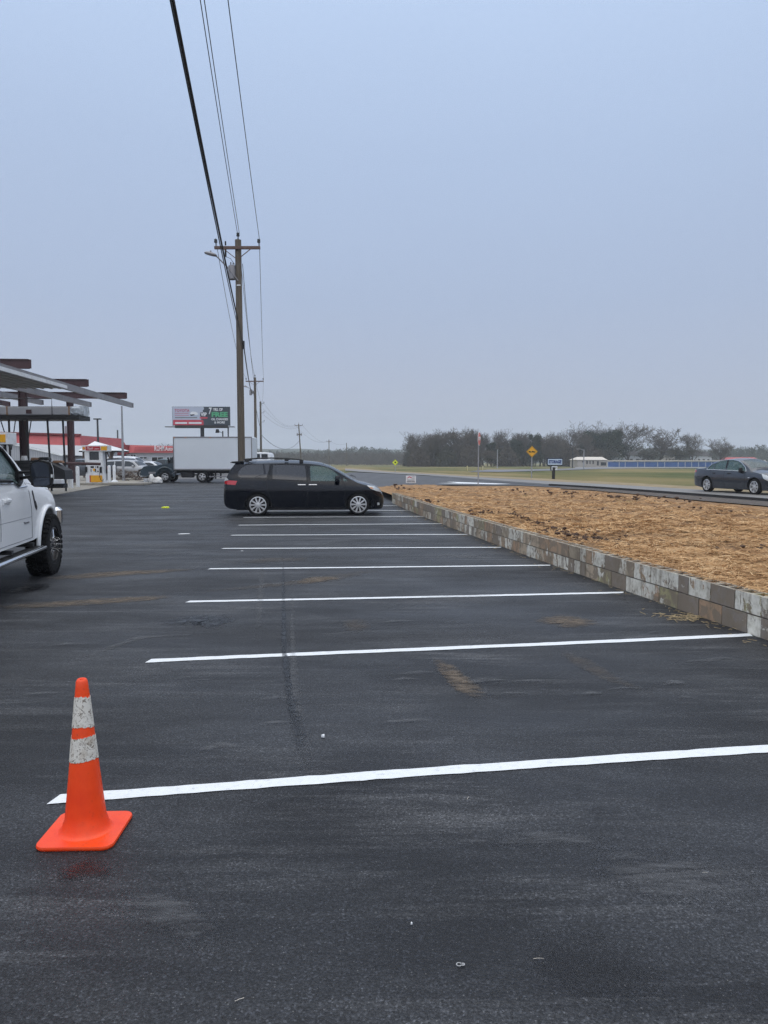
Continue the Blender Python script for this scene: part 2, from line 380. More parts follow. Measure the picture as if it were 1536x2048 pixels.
def wheel(root, x, y, z, r, wd, rr, style, side, sh=True):
    """wheel mesh = rim and spokes, child tyre; outer face towards side*Y"""
    A = Matrix.Rotation(math.pi / 2 * -side, 4, 'X')     # local +Z of lathe -> side*Y
    rim = MB(); h = wd / 2
    rim.lathe([(rr, h - 0.03), (rr, h - 0.012), (rr - 0.022, h - 0.006), (rr - 0.03, h - 0.03), (rr - 0.035, -h + 0.02), (rr, -h + 0.02)], 32, 0, A, closed=True)
    rim.lathe([(rr - 0.033, -0.02), (rr - 0.033, -0.035), (0.02, -0.035), (0.02, -0.02)], 24, 1, A, closed=True)
    hubz = h - 0.03
    rim.lathe([(0.075, hubz - 0.03), (0.07, hubz), (0.035, hubz + 0.008), (0.03, hubz + 0.014), (0.001, hubz + 0.016)], 20, 0, A)
    specs = {'ten': (10, 0.036, 0.062), 'seven': (7, 0.05, 0.085), 'truck': (8, 0.05, 0.07), 'steel': (5, 0.09, 0.12)}[style]
    n = specs[0]
    for k in range(n):
        th = 2 * math.pi * k / n; Rk = Matrix.Rotation(th, 4, 'Z'); T = A @ Rk
        w0, w1 = specs[1] / 2, specs[2] / 2; x0, x1 = 0.055, rr - 0.028; zt0, zt1 = hubz + 0.002, hubz - 0.012; d = 0.03
        vs = [(x0, -w0, zt0 - d), (x0, w0, zt0 - d), (x1, w1, zt1 - d), (x1, -w1, zt1 - d), (x0, -w0 * .8, zt0), (x0, w0 * .8, zt0), (x1, w1 * .85, zt1), (x1, -w1 * .85, zt1)]
        rim.add(vs, [(3, 2, 1, 0), (4, 5, 6, 7), (0, 1, 5, 4), (1, 2, 6, 5), (2, 3, 7, 6), (3, 0, 4, 7)], 0, T)
        if style == 'truck':
            for sg in (-1, 1):
                rim.bar(T @ Vector((x0 + .03, sg * (w0 + .004), hubz + .006)), T @ Vector((x1, sg * (w1 + .012), hubz - .006)), 0.012, 0.008, 2)
            tp = T @ Vector((0.10, 0, hubz)); tq = T @ Vector((0.10, 0, hubz + 0.085))
            rim.tube([tp, tq], [0.012, 0.007], 6, 3)
    body = M['darkrim'] if style == 'truck' else M['alloy']
    o = rim.build('wheel', [body, M['black'], M['chrome'], M['chrome']], root, smooth=30); o.location = (x, y, z)
    t = MB(); g = 0.02
    prof = [(rr - 0.01, h - 0.025), (rr + 0.02, h - 0.002), ((r + rr) / 2, h), (r - 0.03, h - 0.008), (r - 0.008, h - 0.03), (r, h - 0.06)]
    if style != 'truck':
        for q in (0.35, 0, -0.35): prof += [(r, q * h + 0.008), (r - 0.009, q * h + 0.006), (r - 0.009, q * h - 0.006), (r, q * h - 0.008)]
    prof += [(r, -h + 0.06), (r - 0.03, -h + 0.008), ((r + rr) / 2, -h), (rr - 0.01, -h + 0.02)]
    t.lathe(prof, 48, 0, A, closed=True)
    if style == 'truck':      # knobbly all terrain blocks on shoulder and tread
        for k in range(34):
            th = 2 * math.pi * k / 34; T = A @ Matrix.Rotation(th, 4, 'Z')
            for q, dz in ((0.78, 0), (0.26, .5), (-0.26, 0), (-0.78, .5)):
                T2 = A @ Matrix.Rotation(th + dz * 2 * math.pi / 34, 4, 'Z')
                t.box((r + 0.002, 0, q * h), (0.028, 0.05, wd * 0.19), 0, T2)
            t.box((r - 0.03, 0, h - 0.004), (0.05, 0.04 if k % 2 else 0.025, 0.014), 0, T)
    t.build('tyre', M['tyre'], o, smooth=30)
    return o
def quad_cut(c, depth_dir, d=0.3):        # hexahedron from 4 corners thickened both ways
    c = [Vector(p) for p in c]; dd = Vector(depth_dir).normalized() * d; vs = [p - dd for p in c] + [p + dd for p in c]
    mb = MB(); mb.add(vs, [(0, 1, 2, 3), (7, 6, 5, 4), (0, 4, 5, 1), (1, 5, 6, 2), (2, 6, 7, 3), (3, 7, 4, 0)]); return mb.mesh('cut', [])
def glass_top(car, c, m, name, off=-0.004):     # c: (x_low, halfw_low, x_high, halfw_high), pane follows the body top
    xl, wl, xh, wh = c; mb = MB(); vs = []; NI, NJ = 10, 12
    for o in (off, off - 0.006):
        for i in range(NI + 1):
            u = i / NI; x = xl + (xh - xl) * u; hw = wl + (wh - wl) * u
            for j in range(NJ + 1):
                y = hw * (2 * j / NJ - 1); vs.append((x, y, car.T(x, y) + o))
    n = (NI + 1) * (NJ + 1); fs = []
    for i in range(NI):
        for j in range(NJ):
            a = i * (NJ + 1) + j; q = (a, a + 1, a + NJ + 2, a + NJ + 1); fs.append(q); fs.append(tuple(n + k for k in reversed(q)))
    mb.add(vs, fs); return mb.build(name, m, car.root, smooth=60)
def inset_poly(p, k):
    cx = sum(a for a, b in p) / len(p); cz = sum(b for a, b in p) / len(p); return [(cx + (a - cx) * k, cz + (b - cz) * k) for a, b in p]
def seat(root, x, y, zb=0.62, top=1.28):
    mb = MB(); mb.box((x, y, zb), (0.5, 0.5, 0.16)); mb.box((x - 0.28, y, (zb + top - 0.2) / 2 + 0.05), (0.14, 0.5, top - zb - 0.15)); mb.box((x - 0.32, y, top), (0.1, 0.24, 0.17))
    return mb.build('seat', M['seatgrey'], root, bevel=0.03)
def steering(root, x, y, z):
    mb = MB(); pts = []
    for k in range(25):
        th = 2 * math.pi * k / 24; p = Vector((0, 0.18 * math.cos(th), 0.18 * math.sin(th))); p = Matrix.Rotation(R(-25), 3, 'Y') @ p; pts.append(p + Vector((x, y, z)))
    mb.tube(pts, 0.013, 6); mb.tube([(x, y, z), (x + 0.25, y, z - 0.12)], 0.04, 8); mb.bar((x, y - .17, z), (x, y + .17, z), .03, .02)
    return mb.build('steering_wheel', M['interior'], root)
def door_mirror(car, x, z, out, size, side, m, glassm, armz=0, faceback=True):
    y0 = side * car.W(x, z)
    mb = MB(); w_, h_, d_ = size
    cy = y0 + side * (out + w_ / 2)
    mb.tube([(x + 0.02, y0 - side * 0.02, z - h_ * 0.3), (x + 0.01, cy, z - h_ * 0.25)], 0.025, 8)
    mb.box((x, cy, z), (d_, w_, h_), taper=0.85)
    o = mb.build('door_mirror', m, car.root, smooth=50, bevel=min(0.03, d_ * .3))
    g = MB().box((x - d_ / 2 - 0.003, cy, z), (0.006, w_ * 0.82, h_ * 0.8)).build('mirror_glass', glassm, o)
    return o

# --- minivan -----------------------------------------------------------------
def build_minivan():
    root = thing('minivan', 'black minivan with roof rails parked side-on across the painted stalls', 'minivan')
    V = lambda xz, yz: ((xz - 110) / 262.5, (600 - yz) / 262.5 + 0.0)
    top = [(0, .62), (.02, .86), (.06, 1.06), (.15, 1.27), (.30, 1.55), (.38, 1.63), (.6, 1.665), (1.1, 1.695), (1.87, 1.71), (2.36, 1.70), (2.82, 1.665), (3.2, 1.585), (3.58, 1.41), (4.02, 1.135), (4.15, 1.07), (4.53, .97), (4.8, .86), (4.93, .74), (4.98, .62), (5.0, .54)]
    bot = [(0, .40), (.06, .30), (.25, .21), (.69, .18), (1.4, .175), (3.8, .175), (4.5, .18), (4.9, .17), (4.97, .24), (5.0, .36)]
    plan = [(0, .62), (.05, .80), (.15, .905), (.4, .965), (1.0, .992), (3.9, .992), (4.3, .975), (4.6, .92), (4.8, .80), (4.93, .62), (5.0, .42)]
    belt = [(0, 1.19), (1.3, 1.17), (3.0, 1.08), (4.1, 1.03), (5, .95)]
    crown = [(0, .02), (.1, .02), (.3, .05), (.6, .09), (1.5, .10), (3.2, .09), (3.6, .10), (4.1, .07), (4.5, .08), (4.9, .12), (5, .05)]
    c = Car(root, top, bot, plan, belt, crown, zmid=.80, lean=.085, tuck=.045, tum=.30)
    body = c.hull().build('body', M['black_paint'], root)
    q1 = [V(*p) for p in ((228, 276), (236, 240), (262, 210), (300, 190), (345, 184), (487, 181), (478, 230), (462, 292), (340, 291), (250, 290))]
    q2 = [V(*p) for p in ((513, 188), (640, 188), (768, 194), (776, 250), (780, 314), (640, 309), (507, 304), (508, 240))]
    q3 = [V(*p) for p in ((810, 196), (890, 197), (950, 210), (1000, 238), (1040, 268), (1052, 292), (1062, 321), (940, 321), (814, 318), (811, 260))]
    q4 = [V(*p) for p in ((1078, 288), (1098, 304), (1120, 322), (1080, 323))]
    cav = c.hull(inset=0.075, zfloor=0.72, x0=0.42, x1=4.0, ns=50).mesh('cut', [])
    cuts = [cav]
    for p in (q1, q2, q3, q4): cuts.append(MB().prism(p, -1.3, 1.3).mesh('cut', []))
    cuts.append(quad_cut([(4.04, -.72, 1.14), (4.04, .72, 1.14), (3.12, .56, 1.66), (3.12, -.56, 1.66)], (0.5, 0, 1), .18))
    cuts.append(quad_cut([(.12, -.6, 1.22), (.12, .6, 1.22), (.33, .52, 1.52), (.33, -.52, 1.52)], (-1, 0, .5), .3))
    for hx in (1.07, 4.155):
        for sg in (-1, 1): cuts.append(cyl_y(hx, .335, .40, sg * 0.66, sg * 1.2))
    bool_cut(body, cuts); shade(body.data, 40)
    for sg in (-1, 1):
        for p, m_ in ((q1, 'tint'), (q2, 'tint'), (q3, 'glass'), (q4, 'glass')):
            c.patch('window', inset_poly(p, 1.015), M[m_], off=-0.012, thick=.006, side=sg)
        c.seam([V(497, 184), V(470, 300), V(462, 330), V(470, 400), V(497, 470), V(500, 545)], sg)
        c.seam([V(790, 192), V(792, 330), V(790, 548)], sg)
        c.seam([V(1065, 323), V(1085, 340), V(1090, 400), V(1098, 520), V(1100, 548)], sg)
        c.seam([V(462, 303), V(783, 322)], sg); c.seam([V(497, 548), V(1098, 552)], sg)
        for (a, b) in ((709, 776), (798, 866)):
            mb = MB(); x0, z0 = V(a, 349); x1, z1 = V(b, 354); yy = sg * (c.W(x0, z0) + .022)
            mb.box(((x0 + x1) / 2, yy, (z0 + z1) / 2), (x1 - x0, .028, .034)); mb.build('door_handle', M['chrome'], root, bevel=.01)
        c.patch('tail_lamp', [V(*p) for p in ((122, 322), (160, 314), (228, 318), (214, 350), (128, 345))], M['red_lens'], off=.006, thick=.03, side=sg)
        c.patch('tail_lamp', [V(*p) for p in ((128, 292), (142, 292), (158, 311), (122, 319))], M['clear_lens'], off=.006, thick=.03, side=sg)
        c.patch('headlight', [V(*p) for p in ((1270, 356), (1330, 364), (1375, 388), (1396, 414), (1350, 404), (1300, 384))], M['clear_lens'], off=.006, thick=.03, side=sg)
        c.patch('indicator', [V(*p) for p in ((1288, 372), (1312, 374), (1330, 386), (1302, 382))], M['amber'], off=.010, thick=.01, side=sg)
        c.patch('fog_lamp', [V(*p) for p in ((1358, 500), (1376, 500), (1380, 520), (1360, 522))], M['clear_lens'], off=.006, thick=.03, side=sg)
        c.patch('side_skirt', [V(*p) for p in ((505, 532), (1095, 538), (1095, 553), (505, 553))], M['trim'], off=.008, thick=.03, side=sg)
        mb = MB(); rp = [(V(x_, y_)[0], V(x_, y_)[1]) for x_, y_ in ((275, 157), (300, 151), (400, 144), (500, 142), (620, 146), (700, 152), (740, 158))]
        mb.tube([(x_, sg * .62, z_ + .03) for x_, z_ in rp], .02, 8)
        for x_, z_ in (rp[1], rp[4], rp[6]): mb.box((x_, sg * .62, z_ - 0.01), (.12, .035, .09))
        mb.build('roof_rail', M['black'], root, smooth=50)
    door_mirror(c, V(1030, 300)[0], V(1030, 302)[1], .05, (.2, .19, .14), -1, M['black_paint'], M['mirror'])
    door_mirror(c, V(1030, 300)[0], V(1030, 302)[1], .05, (.2, .19, .14), 1, M['black_paint'], M['mirror'])
    for hx in (1.07, 4.155):
        for sg in (-1, 1): wheel(root, hx, sg * .875, .335, .335, .225, .258, 'ten', sg)
    mb = MB(); mb.prism([(.20, 1.63), (.27, 1.665), (.62, 1.69), (.62, 1.66), (.36, 1.60)], -.6, .6); mb.build('spoiler', M['black_paint'], root, bevel=.01)
    glass_top(c, (4.04, .74, 3.10, .57), M['wglass'], 'windscreen')
    glass_top(c, (.13, .62, .32, .53), M['tint'], 'rear_window')
    mb = MB(); mb.box((.03, 0, .95), (.03, .5, .14)); mb.build('number_plate', M['white'], root)
    for x_ in (3.0, 2.0):
        for y_ in (-.42, .42): seat(root, x_, y_, .7, 1.3)
    seat(root, 1.15, 0, .7, 1.25); steering(root, 3.45, .42, 1.13)
    MB().box((3.75, 0, .93), (.45, 1.5, .3)).build('dashboard', M['interior'], root, bevel=.06)
    MB().box((4.96, 0, .48), (.05, .7, .14)).build('grille', M['trim'], root, bevel=.01)
    mb = MB(); mb.box((2.5, 0, .22), (4.2, 1.5, .1)); mb.tube([(.2, -.3, .26), (.6, -.3, .27)], .08, 10); mb.build('underbody', M['black'], root)
    mb = MB(); mb.tube([(4.1, -.6, 1.17), (3.98, 0, 1.24)], .01, 5); mb.tube([(4.1, .1, 1.18), (3.98, .65, 1.2)], .01, 5); mb.build('wiper', M['black'], root)
    c.finish(); root.scale = (1, 1, 1); return root
van = build_minivan()
pr = gp(516, 1032.0); pf = gp(717, 1030.5)
van.rotation_euler.z = math.atan2(pf.y - pr.y, pf.x - pr.x)
_sc = (pf - pr).length / 3.085
van.scale = (_sc,) * 3
_h = (pf - pr).normalized(); _n = Vector((-_h.y, _h.x, 0))
_c = pr + _h * (2.5 - 1.07) * _sc + _n * 0.985 * _sc; van.location = _c

# --- sedan -------------------------------------------------------------------
def build_sedan():
    root = thing('sedan', 'dark grey sedan with chrome window trim driving on the highway at the right edge', 'car')
    top = [(0, .62), (.02, .80), (.06, .98), (.14, 1.045), (.5, 1.075), (.82, 1.10), (1.05, 1.18), (1.45, 1.34), (1.85, 1.44), (2.3, 1.47), (2.75, 1.445), (3.1, 1.35), (3.45, 1.18), (3.68, 1.045), (3.8, 1.01), (4.2, .945), (4.55, .85), (4.72, .74), (4.81, .62), (4.84, .52)]
    bot = [(0, .42), (.05, .32), (.3, .24), (.8, .2), (4.2, .19), (4.7, .2), (4.84, .3)]
    plan = [(0, .6), (.04, .74), (.15, .83), (.5, .895), (1.1, .92), (3.6, .92), (4.2, .9), (4.5, .84), (4.7, .72), (4.8, .56), (4.84, .42)]
    belt = [(0, 1.0), (.8, 1.0), (2, .985), (3.5, .93), (4.84, .8)]
    crown = [(0, .02), (.1, .04), (.6, .06), (1.1, .05), (1.6, .09), (2.3, .10), (3.0, .09), (3.6, .08), (4.3, .09), (4.7, .09), (4.84, .04)]
    c = Car(root, top, bot, plan, belt, crown, zmid=.66, lean=.07, tuck=.05, tum=.42, shelf=.02)
    body = c.hull().build('body', M['grey_paint'], root)
    q1 = [(1.02, 1.0), (1.14, 1.13), (1.3, 1.235), (1.36, 1.24), (1.38, .995)]
    q2 = [(1.43, .995), (1.41, 1.25), (1.62, 1.335), (1.86, 1.375), (2.08, 1.385), (2.14, .985)]
    q3 = [(2.24, .98), (2.18, 1.385), (2.45, 1.385), (2.75, 1.345), (3.0, 1.25), (3.25, 1.1), (3.38, 1.0), (3.4, .945)]
    cuts = [c.hull(inset=.07, zfloor=.6, x0=.95, x1=3.6, ns=50).mesh('cut', [])]
    for p in (q1, q2, q3): cuts.append(MB().prism(p, -1.3, 1.3).mesh('cut', []))
    cuts.append(quad_cut([(3.58, -.68, 1.09), (3.58, .68, 1.09), (2.9, .53, 1.42), (2.9, -.53, 1.42)], (.45, 0, 1), .2))
    cuts.append(quad_cut([(.98, -.6, 1.15), (.98, .6, 1.15), (1.55, .5, 1.37), (1.55, -.5, 1.37)], (-.4, 0, 1), .2))
    for hx in (1.08, 3.97):
        for sg in (-1, 1): cuts.append(cyl_y(hx, .33, .385, sg * .6, sg * 1.2))
    bool_cut(body, cuts); shade(body.data, 40)
    for sg in (-1, 1):
        for p in (q1, q2, q3): c.patch('window', inset_poly(p, 1.015), M['glass'], off=-.012, thick=.006, side=sg)
        mb = MB(); ln = [(1.0, .985), (1.12, 1.14), (1.3, 1.255), (1.6, 1.355), (1.86, 1.395), (2.2, 1.405), (2.5, 1.40), (2.78, 1.36), (3.05, 1.255), (3.3, 1.1), (3.46, .94)]
        p3 = lambda x_, z_: (x_, sg * (c.W(x_, z_) + .004), z_)
        mb.tube([p3(*p) for p in ln], .011, 5); mb.tube([p3(x_, .985 - (x_ - 1) * .018) for x_ in np.linspace(1.0, 3.46, 14)], .011, 5)
        mb.build('window_trim', M['chrome'], root)
        c.patch('window_pillar', [(2.15, .985), (2.09, 1.385), (2.17, 1.385), (2.23, .98)], M['trim'], off=.001, side=sg)
        c.seam([(2.17, .97), (2.2, .28)], sg); c.seam([(3.42, .93), (3.45, .6), (3.4, .26)], sg); c.seam([(1.25, .98), (1.3, .8), (1.5, .6), (1.52, .28)], sg); c.seam([(1.52, .28), (3.4, .27)], sg)
        for x_ in (1.42, 2.38):
            mb = MB(); mb.box((x_ + .1, sg * (c.W(x_ + .1, .84) + .02), .84), (.2, .03, .035)); mb.build('door_handle', M['trim'], root, bevel=.01)
        c.patch('tail_lamp', [(.05, .84), (.06, .97), (.2, .97), (.3, .90), (.18, .84)], M['red_lens'], off=.005, thick=.03, side=sg)
        c.patch('headlight', [(4.30, .85), (4.5, .80), (4.68, .70), (4.78, .6), (4.62, .58), (4.45, .66)], M['clear_lens'], off=.006, thick=.03, side=sg)
        c.patch('indicator', [(3.62, .70), (3.72, .705), (3.72, .68), (3.63, .675)], M['clear_lens'], off=.005, side=sg)
        door_mirror(c, 3.2, .98, .03, (.13, .2, .12), sg, M['trim'], M['mirror'])
        for hx in (1.08, 3.97): wheel(root, hx, sg * .80, .33, .33, .225, .235, 'seven', sg)
    glass_top(c, (3.58, .7, 2.88, .54), M['wglass'], 'windscreen'); glass_top(c, (.97, .62, 1.56, .52), M['wglass'], 'rear_window')
    for x_ in (2.2, 1.3):
        for y_ in (-.38, .38): seat(root, x_, y_, .5, 1.12)
    steering(root, 2.85, .38, .95); MB().box((3.2, 0, .82), (.4, 1.35, .2)).build('dashboard', M['interior'], root, bevel=.05)
    mb = MB(); mb.tube([(3.66, -.5, 1.075), (3.62, .1, 1.11)], .01, 5); mb.tube([(3.66, .05, 1.075), (3.62, .6, 1.1)], .01, 5); mb.build('wiper', M['black'], root)
    for sg in (-1, 1): MB().box((4.815, sg * .14, .62), (.05, .2, .12)).build('grille', M['chrome'], root, bevel=.02)
    MB().box((4.82, 0, .36), (.05, .8, .1)).build('air_intake', M['trim'], root); MB().box((2.4, 0, .24), (3.9, 1.4, .1)).build('underbody', M['black'], root)
    MB().box((.01, 0, .78), (.03, .45, .12)).build('number_plate', M['white'], root)
    c.finish(); return root

# --- white pickup ------------------------------------------------------------
def build_pickup():
    root = thing('pickup_truck', 'white crew cab pickup with towing mirrors and black spiked wheels at the left edge', 'pickup truck')
    top = [(2.12, 1.40), (2.16, 1.75), (2.25, 1.98), (2.4, 2.06), (3.0, 2.09), (3.6, 2.07), (3.95, 2.0), (4.3, 1.83), (4.72, 1.52), (4.86, 1.44), (5.1, 1.41), (5.7, 1.365), (6.05, 1.31), (6.2, 1.24), (6.27, 1.1), (6.30, .95)]
    bot = [(2.12, .56), (4.6, .56), (4.9, .58), (5.8, .64), (6.15, .66), (6.30, .72)]
    plan = [(2.12, .97), (2.3, 1.0), (4.5, 1.0), (5.3, 1.0), (5.8, .985), (6.05, .93), (6.2, .84), (6.30, .7)]
    belt = [(2.12, 1.40), (3.9, 1.39), (4.3, 1.37), (4.8, 1.33), (6.3, 1.1)]
    crown = [(2.12, .04), (2.3, .08), (3.0, .10), (4.0, .09), (4.7, .06), (5.0, .09), (5.8, .09), (6.2, .08), (6.3, .04)]
    c = Car(root, top, bot, plan, belt, crown, zmid=.98, lean=.045, tuck=.03, tum=.28, shelf=.03)
    body = c.hull(ns=110).build('cab', M['white_paint'], root)
    q2 = [(2.45, 1.44), (2.5, 1.88), (2.6, 1.93), (3.16, 1.94), (3.2, 1.44)]
    q3 = [(3.36, 1.43), (3.34, 1.94), (3.75, 1.92), (4.05, 1.82), (4.32, 1.62), (4.45, 1.48), (4.46, 1.40), (4.15, 1.34), (3.95, 1.41)]
    cuts = [c.hull(inset=.075, zfloor=.95, x0=2.2, x1=4.75, ns=50).mesh('cut', [])]
    for p in (q2, q3): cuts.append(MB().prism(p, -1.4, 1.4).mesh('cut', []))
    cuts.append(quad_cut([(4.72, -.78, 1.50), (4.72, .78, 1.50), (4.02, .62, 1.96), (4.02, -.62, 1.96)], (.6, 0, 1), .2))
    for sg in (-1, 1): cuts.append(cyl_y(5.35, .50, .49, sg * .6, sg * 1.3))
    bool_cut(body, cuts); shade(body.data, 38)
    # cargo bed
    bed = MB(); poly = [(.05, .72), (.05, 1.38), (2.08, 1.38), (2.08, .66), (1.98, .66)] + [(1.35 + .54 * math.cos(t), .50 + .54 * math.sin(t)) for t in np.linspace(.35, math.pi - .35, 14)] + [(.6, .66)]
    for sg in (-1, 1): bed.prism(poly, sg * .84, sg * .985)
    bed.box((1.05, 0, .8), (2.0, 1.69, .1)); bed.box((2.03, 0, 1.1), (.08, 1.69, .5)); bb = bed.build('cargo_bed', M['white_paint'], root, bevel=.012)
    MB().box((.05, 0, 1.05), (.07, 1.6, .62)).build('tailgate', M['white_paint'], root, bevel=.02)
    MB().box((-.05, 0, .68), (.2, 1.9, .2)).build('rear_bumper', M['chrome'], root, bevel=.03)
    MB().box((6.36, 0, .78), (.2, 1.9, .3)).build('front_bumper', M['chrome'], root, bevel=.05)
    MB().box((6.30, 0, 1.08), (.05, 1.3, .34)).build('grille', M['chrome'], root, bevel=.02)
    MB().box((3.2, 0, .58), (6.0, .9, .16)).build('chassis', M['black'], root)
    mb = MB(); mb.box((3.2, -.3, .62), (5.4, .12, .2)); mb.box((3.2, .3, .62), (5.4, .12, .2)); mb.box((3.5, 0, .6), (2.8, 1.5, .06)); mb.build('underbody', M['black'], root)
    for sg in (-1, 1):
        for p in (q2, q3): c.patch('window', inset_poly(p, 1.01), M['glass'] if p is q3 else M['tint'], off=-.016, thick=.006, side=sg)
        # black rubber surround of the front window and A pillar
        mb = MB(); lp = q3 + [q3[0]]
        mb.tube([(x_, sg * (c.W(x_, z_) - .004), z_) for x_, z_ in lp], .028, 6, caps=False); mb.build('window_seal', M['trim'], root)
        mb = MB(); mb.tube([(x_, sg * (c.W(x_, z_) + .006), z_) for x_, z_ in ((2.4, 1.405), (3.3, 1.40), (3.95, 1.385), (4.12, 1.325), (4.5, 1.33))], .012, 6); mb.build('belt_trim', M['chrome'], root)
        sm = M['seam_soft']
        c.seam([(3.28, 1.95), (3.30, 1.4), (3.30, .7)], sg, sm, .008); c.seam([(2.4, 1.4), (2.38, .95), (2.5, .7)], sg, sm, .008)
        c.seam([(4.52, 1.38), (4.56, 1.25), (4.56, .95), (4.58, .62)], sg, sm, .009); c.seam([(2.5, .62), (4.58, .62)], sg, sm, .007)
        c.seam([(2.4, .91), (4.56, .91)], sg, sm, .004, 'crease'); c.seam([(4.6, 1.37), (5.5, 1.27), (6.1, 1.18)], sg, sm, .005)
        for x_ in (4.28, 3.12):
            pass
        for x_ in (3.42, 2.55):
            h = MB(); z_ = 1.17; y_ = sg * (c.W(x_, z_)); h.box((x_ + .12, y_ + sg * .028, z_ + .01), (.25, .03, .05)); h.box((x_ + .02, y_ + sg * .008, z_), (.05, .03, .09)); h.box((x_ + .22, y_ + sg * .008, z_), (.05, .03, .09)); h.build('door_handle', M['white_paint'], root, bevel=.012)
        c.patch('fender_vent', [(4.70, 1.26), (4.745, 1.265), (4.76, 1.12), (4.80, 1.03), (4.775, .99), (4.73, 1.03), (4.705, 1.14)], M['trim'], off=.006, thick=.02, side=sg)
        c.patch('fender_vent_trim', [(4.76, 1.12), (4.775, 1.12), (4.82, 1.03), (4.785, .975), (4.775, .99), (4.80, 1.03)], M['chrome'], off=.009, thick=.02, side=sg)
        # engine badge
        me = MB()
        for k, wdt in enumerate((.016, .028, .02, .02, .02, .02, .02)):
            xx = 4.22 + k * .031; me.bar((xx, sg * (c.W(xx, .845) + .005), .845), (xx + wdt, sg * (c.W(xx, .845) + .005), .845), .006, .022)
        me.bar((4.2, sg * (c.W(4.2, .86) + .005), .862), (4.24, sg * (c.W(4.2, .86) + .005), .862), .006, .008)
        me.build('badge', M['ink_grey'], root)
        # flare round the arch
        fl = MB(); pts = []
        for t in np.linspace(.05, math.pi + .05, 26):
            x_, z_ = 5.35 + .505 * math.cos(t), .50 + .505 * math.sin(t); pts.append((x_, sg * (c.W(min(x_, 6.25), z_) + .012), z_))
        fl.tube(pts, .032, 8); fl.build('wheel_arch_flare', M['white_paint'], root, smooth=50)
        c.patch('headlight', [(5.98, 1.22), (6.2, 1.14), (6.27, 1.0), (6.2, .92), (6.05, .98)], M['clear_lens'], off=.006, thick=.03, side=sg)
        MB().box((.04, sg * .9, 1.08), (.05, .13, .42)).build('tail_lamp', M['red_lens'], root, bevel=.01)
        # running board
        rb = MB(); rb.box((3.6, sg * 1.03, .47), (2.3, .17, .035)); s1 = rb.build('running_board', M['trim'], root, bevel=.01)
        rb = MB(); rb.tube([(2.45, sg * 1.115, .47), (2.5, sg * 1.125, .47), (4.68, sg * 1.125, .47), (4.74, sg * 1.1, .47)], .03, 10); rb.build('step_tube', M['chrome'], s1, smooth=50)
        for x_ in (2.7, 3.6, 4.5): MB().box((x_, sg * .85, .53), (.08, .36, .05)).build('step_bracket', M['black'], s1)
        # towing mirror
        y0 = sg * c.W(4.3, 1.42); cy = sg * 1.20
        mm = MB(); mm.tube([(4.36, y0, 1.44), (4.30, sg * 1.1, 1.47)], .022, 8); mm.tube([(4.36, y0, 1.52), (4.30, sg * 1.1, 1.53)], .018, 8); mm.box((4.37, y0, 1.47), (.22, .04, .14))
        hs = [(1.10, 1.36), (1.085, 1.56), (1.10, 1.645), (1.16, 1.675), (1.26, 1.675), (1.335, 1.64), (1.36, 1.57), (1.365, 1.42), (1.35, 1.35), (1.30, 1.325), (1.14, 1.33)]
        vs = [(4.22, sg * a, b) for a, b in hs] + [(4.30, sg * (1.23 + (a - 1.23) * 1.02), 1.5 + (b - 1.5) * 1.02) for a, b in hs] + [(4.39, sg * (1.23 + (a - 1.23) * .75), 1.5 + (b - 1.5) * .8) for a, b in hs]
        n = len(hs); fs = [tuple(range(n)), tuple(range(2 * n, 3 * n))] + [(r * n + i, r * n + (i + 1) % n, (r + 1) * n + (i + 1) % n, (r + 1) * n + i) for r in (0, 1) for i in range(n)]
        mm.add(vs, fs); o = mm.build('towing_mirror', M['trim'], root, smooth=30)
        cap = MB(); hc = hs[2:8]; hi = [(1.23 + (a - 1.23) * 1.10, 1.5 + (b - 1.5) * 1.09) for a, b in hc]
        hc2 = [(a, b) for a, b in hi]; vv = [(4.245, sg * a, b) for a, b in hc2] + [(4.38, sg * (1.23 + (a - 1.23) * .82), 1.5 + (b - 1.5) * .86) for a, b in hc2]; k = len(hc2)
        cap.add(vv + [(x_, y_ - sg * .012, z_ - .008) for x_, y_, z_ in vv], [(i, i + 1, k + i + 1, k + i) for i in range(k - 1)]); cap.build('mirror_cap', M['white_paint'], o, smooth=50)
        gl = MB(); gu = [(1.115, 1.465), (1.105, 1.56), (1.12, 1.635), (1.17, 1.658), (1.25, 1.658), (1.315, 1.625), (1.33, 1.56), (1.335, 1.465)]; gd = [(1.12, 1.45), (1.335, 1.45), (1.335, 1.37), (1.30, 1.345), (1.14, 1.345)]
        for g in (gu, gd): gl.add([(4.214, sg * a, b) for a, b in g] + [(4.222, sg * a, b) for a, b in g], [tuple(range(len(g))), tuple(range(len(g), 2 * len(g)))] + [(i, (i + 1) % len(g), len(g) + (i + 1) % len(g), len(g) + i) for i in range(len(g))])
        gl.build('mirror_glass', M['mirror'], o)
        MB().box((4.24, sg * 1.362, 1.475), (.05, .02, .045)).build('mirror_lamp', M['clear_lens'], o)
        for hx in (1.35, 5.35): wheel(root, hx, sg * .935, .435, .435, .31, .262, 'truck', sg)
        seat(root, 3.6, sg * .42, .95, 1.75); seat(root, 2.7, sg * .42, .95, 1.7)
    glass_top(c, (4.72, .80, 4.0, .63), M['wglass'], 'windscreen')
    steering(root, 4.15, .42, 1.42); MB().box((4.45, 0, 1.28), (.45, 1.6, .25)).build('dashboard', M['interior'], root, bevel=.05)
    mb = MB(); mb.tube([(4.84, -.6, 1.47), (4.8, 0, 1.52)], .012, 5); mb.tube([(4.84, .1, 1.47), (4.8, .7, 1.5)], .012, 5); mb.build('wiper', M['black'], root)
    c.finish(); return root, c.Lg
